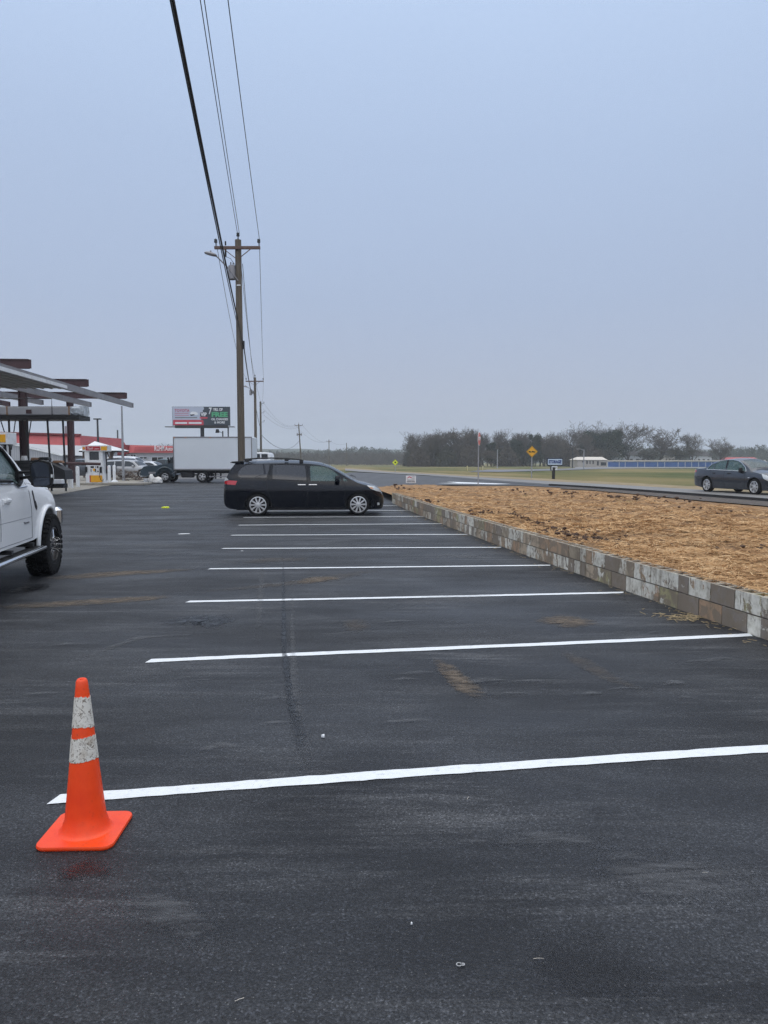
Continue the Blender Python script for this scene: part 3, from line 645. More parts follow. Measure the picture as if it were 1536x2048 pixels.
def place(root, px, py, rear_x, yoff, Lg, rz, sc=1.0, z=0.0, D=None):
    """put the point (rear_x, yoff) of the car on the ground under pixel px,py"""
    g = gp(px, py, z); v = Matrix.Rotation(rz, 3, 'Z') @ Vector(((rear_x - Lg / 2) * sc, yoff * sc, 0))
    root.location = g - v; root.rotation_euler.z = rz; root.scale = (sc,) * 3
truck, tL = build_pickup()
place(truck, 112, 1147, 5.35, -1.09, tL, R(90 + 9.5))
sed = build_sedan()
place(sed, 1507, 990.5, 3.97, -.90, 4.84, math.atan2(-2.76, .74), z=.21); sed.scale.z = 1.04

# --- generic parked cars (glass as flush dark panes) -----------------------------
def simple_car(name, label, paint, L_, Hh, kind, rims='seven', group=None):
    root = thing(name, label, 'car', group=group)
    k = L_ / 4.7; hz = Hh / 1.7
    if kind == 'suv':
        top = [(0, .7), (.04, 1.0), (.1, 1.2), (.28, 1.6), (.5, 1.68), (1.6, 1.70), (2.5, 1.68), (2.95, 1.58), (3.5, 1.15), (3.7, 1.08), (4.3, 1.0), (4.6, .85), (4.7, .62)]
        qs = [[(.42, 1.12), (.5, 1.5), (1.2, 1.55), (1.22, 1.1)], [(1.32, 1.1), (1.3, 1.56), (2.1, 1.57), (2.12, 1.09)], [(2.22, 1.08), (2.2, 1.57), (2.6, 1.54), (2.95, 1.4), (3.3, 1.07)]]
    elif kind == 'pickup':
        top = [(0, .8), (.03, 1.05), (.1, 1.1), (1.5, 1.1), (1.58, 1.35), (1.7, 1.62), (1.9, 1.68), (2.5, 1.68), (2.85, 1.6), (3.4, 1.2), (3.55, 1.13), (4.3, 1.06), (4.6, .92), (4.7, .7)]
        qs = [[(1.75, 1.14), (1.85, 1.55), (2.15, 1.57), (2.17, 1.13)], [(2.27, 1.12), (2.25, 1.57), (2.6, 1.54), (2.9, 1.4), (3.2, 1.12)]]
    else:
        top = [(0, .7), (.04, .95), (.12, 1.1), (.7, 1.15), (1.0, 1.2), (1.5, 1.52), (2.0, 1.68), (2.5, 1.7), (2.9, 1.62), (3.5, 1.2), (3.7, 1.1), (4.3, 1.0), (4.6, .85), (4.7, .62)]
        qs = [[(1.1, 1.12), (1.55, 1.48), (1.9, 1.56), (1.92, 1.1)], [(2.02, 1.1), (2.0, 1.57), (2.6, 1.56), (2.9, 1.45), (3.35, 1.08)]]
    S = lambda pts: [(x * k, z * hz) for x, z in pts]
    bot = S([(0, .42), (.2, .28), (4.4, .25), (4.7, .4)]); plan = [(x * k, y) for x, y in ((0, .68), (.1, .84), (.4, .91), (3.8, .91), (4.3, .86), (4.6, .7), (4.7, .5))]
    belt = S([(0, 1.08), (4.7, 1.0)]); crown = [(x * k, y) for x, y in ((0, .03), (.5, .07), (2, .09), (3.5, .06), (4.3, .09), (4.7, .04))]
    c = Car(root, S(top), bot, plan, belt, crown, zmid=.75 * hz, lean=.05, tuck=.05, tum=.28)
    body = c.hull(ns=60).build('body', paint, root)
    r = .35; hx = (.85 * k, 3.82 * k); cuts = []
    for h_ in hx:
        for sg in (-1, 1): cuts.append(cyl_y(h_, r, r * 1.17, sg * .6, sg * 1.2, 24))
    bool_cut(body, cuts); shade(body.data, 40)
    for sg in (-1, 1):
        for q in qs: c.patch('window', S(q), M['winglass'], off=.004, thick=.02, side=sg)
        c.seam([(2.17 * k, 1.05 * hz), (2.17 * k, .35)], sg, wd=.012)
        c.patch('headlight', S([(4.2, .92), (4.5, .86), (4.62, .7), (4.4, .72)]), M['clear_lens'], off=.006, thick=.03, side=sg)
        c.patch('tail_lamp', S([(.06, .8), (.08, 1.05), (.26, 1.05), (.3, .82)]), M['red_lens'], off=.006, thick=.03, side=sg)
        for h_ in hx: wheel(root, h_, sg * .8, r, r, .22, .23, rims, sg)
        door_mirror(c, 3.05 * k, 1.12 * hz, .03, (.14, .18, .13), sg, paint, M['mirror'])
    xa, xb = {'suv': (3.45, 2.98), 'pickup': (3.36, 2.88), 'car': (3.45, 2.93)}[kind]
    glass_top(c, (xa * k, .7, xb * k, .58), M['winglass'], 'windscreen', off=.006)
    c.finish(); return root

# ------------------------------------------------------------------ ground, terrain
WALLPX = [(1536, 1278), (1483, 1258), (1394, 1232.6), (1298.7, 1200), (1202, 1164.5), (1101, 1129), (1003.6, 1096), (935, 1070), (889, 1047), (852, 1033), (820, 1021.6), (797, 1012.5), (776, 1003)]
WB = [gp(x, y) for x, y in WALLPX]
d0 = (WB[0] - WB[3]).normalized(); WB = [WB[0] + d0 * 7] + WB
wy = np.array([p.y for p in WB])[::1]; wx = np.array([p.x for p in WB])
o_ = np.argsort(wy); wy = wy[o_]; wx = wx[o_]
# fitted smooth wall line (quadratic through the measured base points)
cf = np.polyfit(wy[1:], wx[1:], 2)
def xw(y):
    if y < wy[1]: return float(np.polyval(cf, wy[1]) + (y - wy[1]) * (2 * cf[0] * wy[1] + cf[1]))
    yy = min(y, 30.0); return float(np.polyval(cf, yy) + (y - yy) * (2 * cf[0] * 30 + cf[1]))
WEND = 29.0
def G(x, y):
    s = x - xw(y)
    z = 0.21 * smooth(0.25, 5, s) * (1 - smooth(60, 120, y) * .0)
    if y > 60: z -= .006 * (min(y, 330) - 60)
    if y > 330: z -= .004 * (min(y, 800) - 330)
    return z
def unp(px, py, off=0.0):          # intersect pixel ray with terrain
    r = ray(px, py); lo = None; t = 0.5 / 1500
    prev = t
    while t < 3:
        p = r * t
        if CAMH + p.z <= G(p.x, p.y) + off:
            a, b = prev, t
            for _ in range(30):
                m_ = (a + b) / 2; p = r * m_
                if CAMH + p.z <= G(p.x, p.y) + off: b = m_
                else: a = m_
            p = r * b; return Vector((p.x, p.y, CAMH + p.z))
        prev = t; t *= 1.01
    p = r * t; return Vector((p.x, p.y, G(p.x, p.y)))
def grassmat():
    m, t, b = newmat('dry_winter_grass')
    v = objco(t); v2 = objco(t, (1, 0.35, 1), (0, 0, R(17)))
    c1 = ramp(t, noise(t, v2, .045, 4, .6), [(.38, (0.085, 0.105, 0.042)), (.5, (0.17, 0.155, 0.07)), (.62, (0.29, 0.225, 0.115))])
    c2 = mixc(t, ramp(t, noise(t, v, 3.0, 5, .7), [(.3, g3(0)), (.7, g3(.35))]), c1, (0.08, 0.085, 0.04))
    t.links.new(c2, b.inputs['Base Color']); b.inputs['Roughness'].default_value = .95; b.inputs['Specular IOR Level'].default_value = .1
    bump(t, b, noise(t, v, 14, 4), .5, .05); return m
M['grass'] = grassmat()
def terrain():
    xs = np.concatenate([np.linspace(-1500, -120, 12), np.linspace(-100, 100, 81), np.linspace(120, 1500, 12)])
    ys = np.concatenate([np.linspace(-60, 60, 61), np.linspace(64, 340, 47), np.linspace(380, 2600, 20)])
    mb = MB(); vs = [(x, y, G(x, y) - .06) for y in ys for x in xs]; n = len(xs)
    mb.add(vs, [(j * n + i, j * n + i + 1, (j + 1) * n + i + 1, (j + 1) * n + i) for j in range(len(ys) - 1) for i in range(n - 1)])
    return tag(mb.build('ground', M['grass'], smooth=80), kind='structure')
terrain()
def asphaltmat():
    m, t, b = newmat('fresh_asphalt')
    v = objco(t); vs = objco(t, (.32, 1, 1), (0, 0, R(-9)))       # roller streaks run along the stall lines
    big = noise(t, v, .35, 4, .6); st = noise(t, vs, 1.3, 6, .68, .6); fine = noise(t, v, 55, 3, .6)
    base = ramp(t, big, [(.36, (0.0088, 0.0102, 0.0140)), (.64, (0.0195, 0.0215, 0.027))])
    base = mixc(t, ramp(t, st, [(.42, g3(0)), (.72, g3(.75))]), base, (0.060, 0.064, 0.072))
    vq = objco(t, (.11, 1, 1), (0, 0, R(-9))); st2 = noise(t, vq, 4.2, 7, .75, .3); stm = ramp(t, noise(t, v, .45, 3), [(.42, g3(.1)), (.62, g3(1))])
    base = mixc(t, math_(t, 'MULTIPLY', ramp(t, st2, [(.5, g3(0)), (.62, g3(.7))]), stm), base, (0.105, 0.108, 0.115))
    vo = nd(t, 'ShaderNodeTexVoronoi', Scale=130.0); t.links.new(v, vo.inputs['Vector'])
    vo2 = nd(t, 'ShaderNodeTexVoronoi', Scale=38.0); t.links.new(v, vo2.inputs['Vector'])
    sep = nd(t, 'ShaderNodeSeparateColor'); t.links.new(vo.outputs['Color'], sep.inputs[0])
    grain = ramp(t, sep.outputs[0], [(0, g3(.45)), (.55, g3(.9)), (.9, g3(1.35)), (1, g3(2.4))])
    sep2 = nd(t, 'ShaderNodeSeparateColor'); t.links.new(vo2.outputs['Color'], sep2.inputs[0])
    g2 = ramp(t, noise(t, v, 95, 5, .75), [(.32, g3(.1)), (.43, g3(.75)), (.55, g3(1.1)), (.70, g3(2.0))])
    pits = ramp(t, noise(t, v, 26, 6, .8, .5), [(.34, g3(.35)), (.43, g3(1))]); base = mixc(t, ramp(t, noise(t, v, .9, 3), [(.4, g3(.25)), (.6, g3(1))]), base, mixc(t, 1.0, base, pits, 'MULTIPLY'))
    base = mixc(t, 1.0, base, grain, 'MULTIPLY'); base = mixc(t, 1.0, base, g2, 'MULTIPLY')
    # rare pale stones
    sp_ = math_(t, 'MULTIPLY', ramp(t, sep.outputs[1], [(.975, g3(0)), (.99, g3(1))]), ramp(t, vo.outputs['Distance'], [(.2, g3(1)), (.45, g3(0))]))
    base = mixc(t, math_(t, 'MULTIPLY', sp_, .55), base, (.25, .25, .25))
    # dark open-textured patches
    dk = ramp(t, noise(t, v, .55, 3, .5), [(.5, g3(0)), (.68, g3(.5))]); base = mixc(t, dk, base, (.008, .0085, .0105))
    t.links.new(base, b.inputs['Base Color'])
    rgh = ramp(t, noise(t, vs, .8, 5, .6), [(.35, g3(.43)), (.65, g3(.68))]); t.links.new(rgh, b.inputs['Roughness'])
    b.inputs['Specular IOR Level'].default_value = .36
    # aggregate relief fades into tight smooth mat in patches
    am = ramp(t, noise(t, v, .5, 3, .5), [(.38, g3(.35)), (.62, g3(1))])
    h = math_(t, 'MULTIPLY', math_(t, 'ADD', math_(t, 'MULTIPLY', vo.outputs['Distance'], -.9), math_(t, 'MULTIPLY', fine, .9)), am)
    h = math_(t, 'ADD', h, math_(t, 'MULTIPLY', noise(t, v, 9, 3), .5))
    bump(t, b, h, .9, .008); return m
M['asphalt'] = asphaltmat()
def sheet(name, poly, m, kind='structure', z=None, off=0.0, drape=False, thick=0.0, cuts=0):
    bm = bmesh.new(); vv = [bm.verts.new((p[0], p[1], 0)) for p in poly]; f = bm.faces.new(vv); bmesh.ops.triangulate(bm, faces=[f])
    for _ in range(cuts):
        lg = [e for e in bm.edges if e.calc_length() > 2.0]
        if not lg: break
        bmesh.ops.subdivide_edges(bm, edges=lg, cuts=1); bmesh.ops.triangulate(bm, faces=bm.faces[:])
    for v in bm.verts: v.co.z = (G(v.co.x, v.co.y) + off) if drape else (z or 0) + off
    for f in bm.faces:
        if f.normal.z < 0: f.normal_flip()
    me = bpy.data.meshes.new(name); bm.to_mesh(me); bm.free(); me.materials.append(m)
    o = bpy.data.objects.new(name, me); col.objects.link(o); return tag(o, kind=kind)
# lot: right edge follows the block wall, then opens to the side road
wl = [(xw(y) + .05, y) for y in np.linspace(-14, WEND, 18)]
ap = [unp(x, y) for x, y in ((113, 989.6), (160, 981), (205, 973), (289, 962.5), (345, 957))]
def drape_line(p): return (p.x, p.y)
lotpoly = [(wl[0][0], -14)] + wl[1:] + [(2.0, 31), (.6, 40), (-1.5, 52), (-5, 62), (-12, 64), (-22, 66)] + [(p.x, p.y) for p in reversed(ap)] + [(-24, 30), (-32, 20), (-32, -14)]
sheet('parking_lot', lotpoly, M['asphalt'])
apron = [(p.x, p.y) for p in ap]
sheet('concrete_apron', [(-24, 30)] + apron + [(-22, 66), (-24, 80), (-75, 88), (-80, 20), (-32, 20)], M['concrete'], off=.012)
sheet('rear_yard', [(-75, 88), (-24, 80), (-22, 66), (-12, 64), (-5, 62), (-6, 80), (-20, 130), (-90, 140)], mat('old_yard_paving', (.13, .13, .13), .8, 0, .2, .4), drape=True, off=.01, cuts=6)
# painted stall lines
def paintmat():
    m, t, b = newmat('white_line_paint'); v = objco(t)
    sc_ = noise(t, v, 26, 5, .75); c = ramp(t, sc_, [(.3, (.52, .54, .56)), (.42, (.74, .77, .80)), (.8, (.82, .85, .88))])
    t.links.new(c, b.inputs['Base Color']); b.inputs['Roughness'].default_value = .55; bump(t, b, noise(t, v, 70, 3), .5, .004)
    chip = ramp(t, noise(t, v, 60, 4, .8), [(.26, g3(0)), (.31, g3(1))]); t.links.new(chip, b.inputs['Alpha']); return m
M['linepaint'] = paintmat()
LINES = [((107, 1600), (1536, 1497), None), ((296, 1323), (1502, 1270), None), ((375, 1204), (1248, 1185.5), None), ((418, 1138), (1101, 1131), None), ((445, 1097), (1002, 1095), None), ((463, 1070.5), (935, 1069), None), ((477, 1050.5), (889, 1047.5), None), ((487, 1035), (852, 1033), None), ((497, 1022.5), (820, 1021), None), ((506, 1012), (797, 1011), None)]
for i, (a, b, _) in enumerate(LINES):
    A = gp(*a); B = gp(*b); d = (B - A).normalized()
    if i == 0: B = A + d * 5.5
    nrm = Vector((-d.y, d.x, 0)); hw = .052; vs = []; K = 70
    for s_ in (-1, 1):
        for k in range(K + 1):
            u = k / K; p = A.lerp(B, u) + nrm * (s_ * (hw + random.uniform(-.005, .005)) + .012 * math.sin(u * 5 + i)) + d * (.02 * s_); vs.append((p.x, p.y, .004))
    mb = MB(); mb.add(vs, [(k, k + 1, K + 2 + k, K + 1 + k) for k in range(K)]); tag(mb.build('parking_line', M['linepaint']), kind='structure', group='painted stall lines')
# stains and scuffs: thin sheets with their own ragged transparent outline
def stainmat(name, c, amt, scale, stretch=(1, 1), rough=.8, lo=.45, hi=.62):
    m, t, b = newmat(name); uv = nd(t, 'ShaderNodeUVMap'); sp_ = nd(t, 'ShaderNodeSeparateXYZ'); t.links.new(uv.outputs[0], sp_.inputs[0])
    v = objco(t, (stretch[0], stretch[1], 1), (0, 0, R(-9))); n = noise(t, v, scale, 7, .72, .4)
    def bell(x): return math_(t, 'SUBTRACT', 1.0, math_(t, 'POWER', math_(t, 'ABSOLUTE', math_(t, 'MULTIPLY_ADD', x, 2.0, -1.0)), 2.2))
    edge = math_(t, 'MULTIPLY', bell(sp_.outputs[0]), bell(sp_.outputs[1]))
    a = math_(t, 'MULTIPLY', ramp(t, math_(t, 'MULTIPLY', n, math_(t, 'POWER', edge, .45)), [(lo, g3(0)), (hi, g3(1))]), amt)
    t.links.new(a, b.inputs['Alpha']); cc = ramp(t, noise(t, v, scale * 2.5, 5, .7), [(.3, tuple(x * .6 for x in c)), (.7, tuple(x * 1.3 for x in c))])
    t.links.new(cc, b.inputs['Base Color']); b.inputs['Roughness'].default_value = rough; bump(t, b, noise(t, v, 60, 3), .6, .01); return m
M['mud'] = stainmat('brown_mud_smear', (.14, .108, .078), .85, 16, (.45, 1), lo=.30, hi=.56)
M['mudthin'] = stainmat('thin_mud_smear', (.12, .10, .082), .42, 14, (.4, 1), lo=.30, hi=.62)
M['scuff'] = stainmat('pale_dust_scuff', (.16, .165, .175), .38, 12, (.35, 1.6), lo=.36, hi=.62)
M['wet'] = stainmat('dark_tar_streak', (.006, .0065, .008), .8, 8, (1, 1), .3, lo=.3, hi=.55)
M['damp'] = stainmat('damp_patch', (.006, .0065, .009), .45, 3, (1, 1), .5, lo=.2, hi=.7)
_zs = [.0055]
def stain(pts, wd, m, name='stain'):
    P = [gp(*p) for p in pts]; ws = wd if isinstance(wd, (list, tuple)) else [wd] * len(P); _zs[0] += .00013
    Q = []; W_ = []
    for i in range(len(P) - 1):
        for k in range(6): Q.append(P[i].lerp(P[i + 1], k / 6)); W_.append(ws[i] + (ws[i + 1] - ws[i]) * k / 6)
    Q.append(P[-1]); W_.append(ws[-1]); n = len(Q); vs = []; uv = []
    for i, p in enumerate(Q):
        d = (Q[min(i + 1, n - 1)] - Q[max(0, i - 1)]).normalized(); nr = Vector((-d.y, d.x, 0))
        for k in range(5):
            s_ = k / 4; q = p + nr * (s_ - .5) * W_[i] * 2; vs.append((q.x, q.y, _zs[0])); uv.append((i / (n - 1), s_))
    fs = [(i * 5 + k, i * 5 + k + 1, (i + 1) * 5 + k + 1, (i + 1) * 5 + k) for i in range(n - 1) for k in range(4)]
    me = bpy.data.meshes.new(name); me.from_pydata(vs, [], fs); ul = me.uv_layers.new(name='UVMap')
    for l in me.loops: ul.data[l.index].uv = uv[l.vertex_index]
    me.materials.append(m); o = bpy.data.objects.new(name, me); col.objects.link(o); return tag(o, kind='structure')
stain([(-60, 1216), (80, 1211), (200, 1203), (300, 1197), (360, 1190)], [.24, .26, .26, .22, .16], M['mud'], 'mud_track')
stain([(60, 1158), (150, 1154), (230, 1148), (320, 1143), (420, 1136)], [.26, .34, .34, .26, .14], M['mud'], 'mud_track')
stain([(350, 1190), (470, 1178), (560, 1170), (640, 1160), (720, 1146), (800, 1133)], [.12, .14, .2, .3, .2, .1], M['mudthin'], 'mud_track')
stain([(590, 1170), (640, 1158), (690, 1156)], [.15, .28, .1], M['mud'], 'mud_patch')
stain([(680, 1252), (745, 1250)], .33, M['mudthin'], 'mud_patch')
stain([(1085, 1232), (1185, 1255)], .34, M['mud'], 'mud_patch')
stain([(865, 1308), (905, 1350), (935, 1378), (975, 1402)], [.08, .12, .13, .10], M['mud'], 'tyre_mark')
stain([(1120, 1298), (1165, 1325), (1215, 1355), (1300, 1390)], [.09, .13, .10, .07], M['mudthin'], 'tyre_mark')
stain([(566, 1090), (567, 1180), (568, 1300), (578, 1380), (600, 1480), (612, 1540)], [.035, .03, .03, .038, .06, .04], M['wet'], 'tar_seam')
stain([(585, 1110), (584, 1250), (590, 1400), (620, 1500)], [.02, .03, .05, .04], M['scuff'], 'scuff')
stain([(525, 1110), (520, 1200), (515, 1290)], [.05, .06, .04], M['scuff'], 'scuff')
stain([(760, 1215), (900, 1198), (1060, 1196)], [.2, .45, .2], M['scuff'], 'scuff')
stain([(860, 1110), (930, 1112), (990, 1108)], [.1, .3, .1], M['scuff'], 'scuff')
stain([(480, 1128), (540, 1120), (640, 1118)], [.2, .4, .2], M['mudthin'], 'mud_patch')
stain([(240, 1112), (330, 1108), (430, 1104)], [.1, .25, .1], M['scuff'], 'scuff')
stain([(300, 1008), (360, 1000), (380, 996)], [.2, .5, .2], M['scuff'], 'scuff')
stain([(130, 1330), (280, 1275), (440, 1268)], [.05, .1, .03], M['scuff'], 'scuff')
stain([(380, 1510), (440, 1490), (500, 1500)], [.03, .06, .03], M['scuff'], 'scuff')
stain([(975, 1688), (1090, 1678), (1225, 1684)], [.05, .08, .05], M['scuff'], 'scuff')
stain([(220, 1800), (330, 1820), (450, 1900)], [.08, .12, .08], M['scuff'], 'scuff')
stain([(1180, 1720), (1300, 1745), (1540, 1780)], [.12, .22, .2], M['scuff'], 'scuff')
stain([(1330, 1330), (1450, 1318), (1500, 1322)], [.03, .08, .03], M['scuff'], 'scuff')
stain([(300, 1248), (420, 1240), (440, 1260)], [.2, .35, .1], M['wet'], 'dark_patch')
stain([(1060, 1900), (1180, 1930), (1330, 1960)], [.12, .2, .1], M['damp'], 'dark_patch')
stain([(100, 1760), (170, 1740), (240, 1745)], [.05, .1, .05], M['wet'], 'dark_patch')
stain([(0, 1190), (60, 1178), (100, 1166)], [.3, .3, .1], M['wet'], 'dark_patch')
for k in range(34):
    x = random.uniform(20, 1450); y = random.uniform(1040, 1460); d_ = random.uniform(40, 200)
    stain([(x, y), (x + d_ * .5, y - d_ * .03 - 2), (x + d_, y - d_ * .05)], [.01, random.uniform(.01, .07), .01], M['scuff'], 'scuff')

# highway, side road, kerb, gravel
def roadmat(name, c, v_=.12):
    m, t, b = newmat(name); v = objco(t, (1, .25, 1), (0, 0, R(-17)))
    t.links.new(ramp(t, noise(t, v, .8, 6, .65), [(.3, tuple(x * (1 - v_) for x in c)), (.7, tuple(x * (1 + v_) for x in c))]), b.inputs['Base Color'])
    b.inputs['Roughness'].default_value = .6; bump(t, b, noise(t, objco(t), 40, 3), .4, .01); return m
M['road'] = roadmat('grey_worn_asphalt', (.19, .185, .18)); M['newroad'] = roadmat('dark_damp_asphalt', (.05, .052, .058), .3)
M['gravelm'] = mat('wet_gravel_soil', (.085, .07, .06), .85, 0, .6, 6, dirt=(.16, .14, .12), bmp=.9)
M['verge'] = mat('dry_tan_verge', (.26, .205, .12), .95, 0, .25, .9)
OUT = Vector((12.2, 0, 0))
def strip(name, near, far, m, off, extra=()):
    P = [unp(x, y, off) for x, y in near]; Q = [unp(x, y, off) for x, y in far]
    # carry both edges on past the right edge of the photo
    for A in (P, Q):
        d = (A[0] - A[1]).normalized(); A.insert(0, A[0] + d * 26)
    poly = [(p.x, p.y) for p in P] + [(p.x, p.y) for p in reversed(Q)]
    return sheet(name, poly, m, drape=True, off=off, cuts=7)
near_e = [(1536, 997.5), (1402, 988.5), (1260, 978.5), (1130, 970.5), (962, 958.5), (860, 951), (780, 947), (720, 943.5), (690, 941)]
far_e = [(1536, 988.5), (1402, 979.5), (1260, 971), (1130, 964), (962, 954.5), (860, 948.3), (780, 943.8), (735, 940.3), (690, 937.5)]
strip('highway', near_e, far_e, M['road'], .03)
far2 = [(x, y - (1.8 + (x - 690) * .006)) for x, y in far_e]
strip('road_verge', far_e, far2, M['verge'], .012)
strip('road_shoulder', [(1536, 1003), (1402, 992.5), (1260, 981.5), (1130, 973.5), (962, 961.0), (860, 953)], [(1536, 997.5), (1402, 988.5), (1260, 978.5), (1130, 970.5), (962, 958.5), (860, 951)], M['newroad'], .02)
strip('gravel', [(1536, 1012), (1402, 1001), (1260, 987), (1180, 980), (1120, 977)], [(1536, 1003), (1402, 992.5), (1260, 981.5), (1180, 975), (1120, 972)], M['gravelm'], .016)
sheet('side_road', [(p.x, p.y) for p in [unp(x, y, .008) for x, y in ((640, 953), (700, 944.5), (760, 946.8), (860, 952), (962, 960), (1130, 972.5), (1150, 976), (1040, 971), (962, 971), (840, 971), (790, 973), (768, 978), (735, 985), (700, 985))]], M['newroad'], drape=True, off=.008, cuts=6)
sheet('road_marking', [(p.x, p.y) for p in [unp(x, y, .014) for x, y in ((893, 963.2), (930, 964.5), (1022, 967.8), (990, 968.4), (940, 967.3), (873, 966.4), (915, 965.6))]], M['linepaint'], drape=True, off=.014, cuts=3)
sheet('lower_yard', [(p.x, p.y) for p in [unp(x, y, .01) for x, y in ((935, 943.2), (1000, 943.8), (1100, 941), (1190, 938), (1270, 936.5), (1280, 934.5), (1215, 933.5), (1190, 934), (1130, 937.2), (1040, 938.8), (975, 939.2))]], roadmat('pale_yard_paving', (.15, .155, .165)), drape=True, off=.01, cuts=6)
sheet('storage_apron', [(p.x, p.y) for p in [unp(x, y, .014) for x, y in ((1150, 936.6), (1540, 936.2), (1540, 934.4), (1150, 934.4))]], roadmat('pale_gravel_apron', (.2, .2, .2)), drape=True, off=.014, cuts=6)
# black edge kerb along the road shoulder
kb = MB(); kp = [unp(x, y, .02) for x, y in ((1536, 1002), (1402, 991.7), (1260, 981), (1180, 975.5), (1100, 970.8))]
kp.insert(0, kp[0] + (kp[0] - kp[1]).normalized() * 20)
for a, b in zip(kp[:-1], kp[1:]): kb.bar(a + Vector((0, 0, .03)), b + Vector((0, 0, .03)), .16, .12)
tag(kb.build('kerb', mat('black_asphalt_kerb', (.03, .027, .026), .7, 0, .3, 3)), kind='structure')

# ------------------------------------------------------------------ block retaining wall
def blockmat():
    m, t, b = newmat('patchy_painted_block'); v = objco(t)
    at_ = nd(t, 'ShaderNodeAttribute', attribute_name='blockcol'); at2 = nd(t, 'ShaderNodeAttribute', attribute_name='paint')
    vs = objco(t, (1, 1, .55))
    n = noise(t, vs, 7.5, 8, .72, 1.0)
    sm = nd(t, 'ShaderNodeMath', operation='ADD'); t.links.new(n, sm.inputs[0]); t.links.new(at2.outputs['Fac'], sm.inputs[1])
    mask = ramp(t, sm.outputs[0], [(.515, g3(0)), (.535, g3(1))])
    raw = mixc(t, ramp(t, noise(t, v, 4.5, 7, .72, .8), [(.47, g3(0)), (.53, g3(.85))]), at_.outputs['Color'], (.235, .19, .145))
    wht = ramp(t, noise(t, v, 14, 5, .7), [(.3, (.44, .41, .34)), (.5, (.68, .66, .58)), (.75, (.80, .78, .72))])
    c = mixc(t, mask, raw, wht)
    grime = ramp(t, noise(t, objco(t, (1, 1, .3)), 6, 7, .75), [(.47, g3(0)), (.66, g3(.75))])
    c = mixc(t, grime, c, (.20, .165, .12))
    t.links.new(c, b.inputs['Base Color']); b.inputs['Roughness'].default_value = .85
    bump(t, b, math_(t, 'ADD', noise(t, v, 60, 4, .7), mask), .5, .006); return m
M['block'] = blockmat(); M['mortar'] = mat('grey_mortar', (.15, .13, .11), .95, 0, .35, 9, bmp=.5)
def block_wall():
    ys = np.linspace(WEND, -6, 700); pts = [Vector((xw(y), y, 0)) for y in ys]
    acc = [0]
    for a, b in zip(pts[:-1], pts[1:]): acc.append(acc[-1] + (b - a).length)
    acc = np.array(acc)
    def P(s):
        s = min(max(s, 0), acc[-1] - 1e-4); i = max(0, int(np.searchsorted(acc, s)) - 1); u = (s - acc[i]) / (acc[i + 1] - acc[i]); p = pts[i].lerp(pts[i + 1], u)
        d = (pts[min(i + 3, len(pts) - 1)] - pts[max(i - 3, 0)]).normalized(); return p, d
    mb = MB(); cols = []; paint = []; BL, BH, TH = .40, .190, .19
    pal = [(.38, .27, .18), (.26, .22, .185), (.42, .28, .18), (.25, .215, .185), (.36, .30, .22), (.36, .33, .18), (.46, .37, .27)]
    def put(s0, s1, z0, z1, n0, n1, c, pw, mi=0):
        a, d = P(s0); b, d2 = P(s1); nr = Vector((-d.y, d.x, 0)); nr = nr if nr.x > 0 else -nr
        vs = []
        for z in (z0, z1):
            for q, k in ((a, n0), (b, n0), (b, n1), (a, n1)): vs.append(q + nr * k + Vector((0, 0, z)))
        mb.add(vs, [(3, 2, 1, 0), (4, 5, 6, 7), (0, 1, 5, 4), (1, 2, 6, 5), (2, 3, 7, 6), (3, 0, 4, 7)], mi)
        cols.extend([c, (.42, .39, .32) if mi == 0 else c, c, c, c, c]); paint.extend([pw, -.3, pw, pw, pw, pw])
    nb = int(acc[-1] / BL)
    for course in (0, 1):
        z0 = .0 + course * (BH + .014); z1 = z0 + BH
        for i in range(-1, nb):
            s0 = i * BL + (BL / 2 if course else 0) + .007; s1 = s0 + BL - .014
            if s1 < 0.1 or s1 > acc[-1]: continue
            s0 = max(s0, 0); near = s0 / acc[-1]
            c = random.choice(pal); pr_ = .16 + .54 * smooth(.28, .62, near)
            pw = random.choice([.06, .1, .03]) if random.random() < pr_ else random.choice([-.2, -.14, -.09, -.05])
            j = random.uniform(-.004, .004); 
            if random.random() < .35 and near > .3: # half blocks painted separately
                mid = (s0 + s1) / 2; segs = [(s0, mid - .001, pw), (mid + .001, s1, random.choice([-.1, .06]))]
            else: segs = [(s0, s1, pw)]
            for a_, b_, w_ in segs: put(a_, b_, z0, z1, j, .035, c, w_)
            if course == 1:
                put(s0, s1, z0, z1, TH - .033, TH, c, -.2)
                for f in (0.0, .47, .92): put(s0 + (s1 - s0) * f, s0 + (s1 - s0) * (f + .08), z0, z1 - .002, .036, TH - .034, c, -.2)
            else: put(s0, s1, z0, z1 - .001, .036, TH, c, -.3)
    nblk = len(cols)
    s = 0.0
    while s < acc[-1] - .4:
        put(s, s + .4, 0.0, .2, .012, .034, (.1, .09, .08), -.3, 1); put(s, s + .4, .2, .385, .012, .034, (.1, .09, .08), -.3, 1); s += .4
    o = mb.build('block_wall', [M['block'], M['mortar']])
    ca = o.data.attributes.new('blockcol', 'FLOAT_COLOR', 'FACE'); ca.data.foreach_set('color', np.array([(*c, 1) for c in cols], np.float32).ravel())
    pa = o.data.attributes.new('paint', 'FLOAT', 'FACE'); pa.data.foreach_set('value', np.array(paint, np.float32))
    tag(o, 'low two-course concrete block wall with peeling white paint between asphalt and straw', 'block wall')
block_wall()

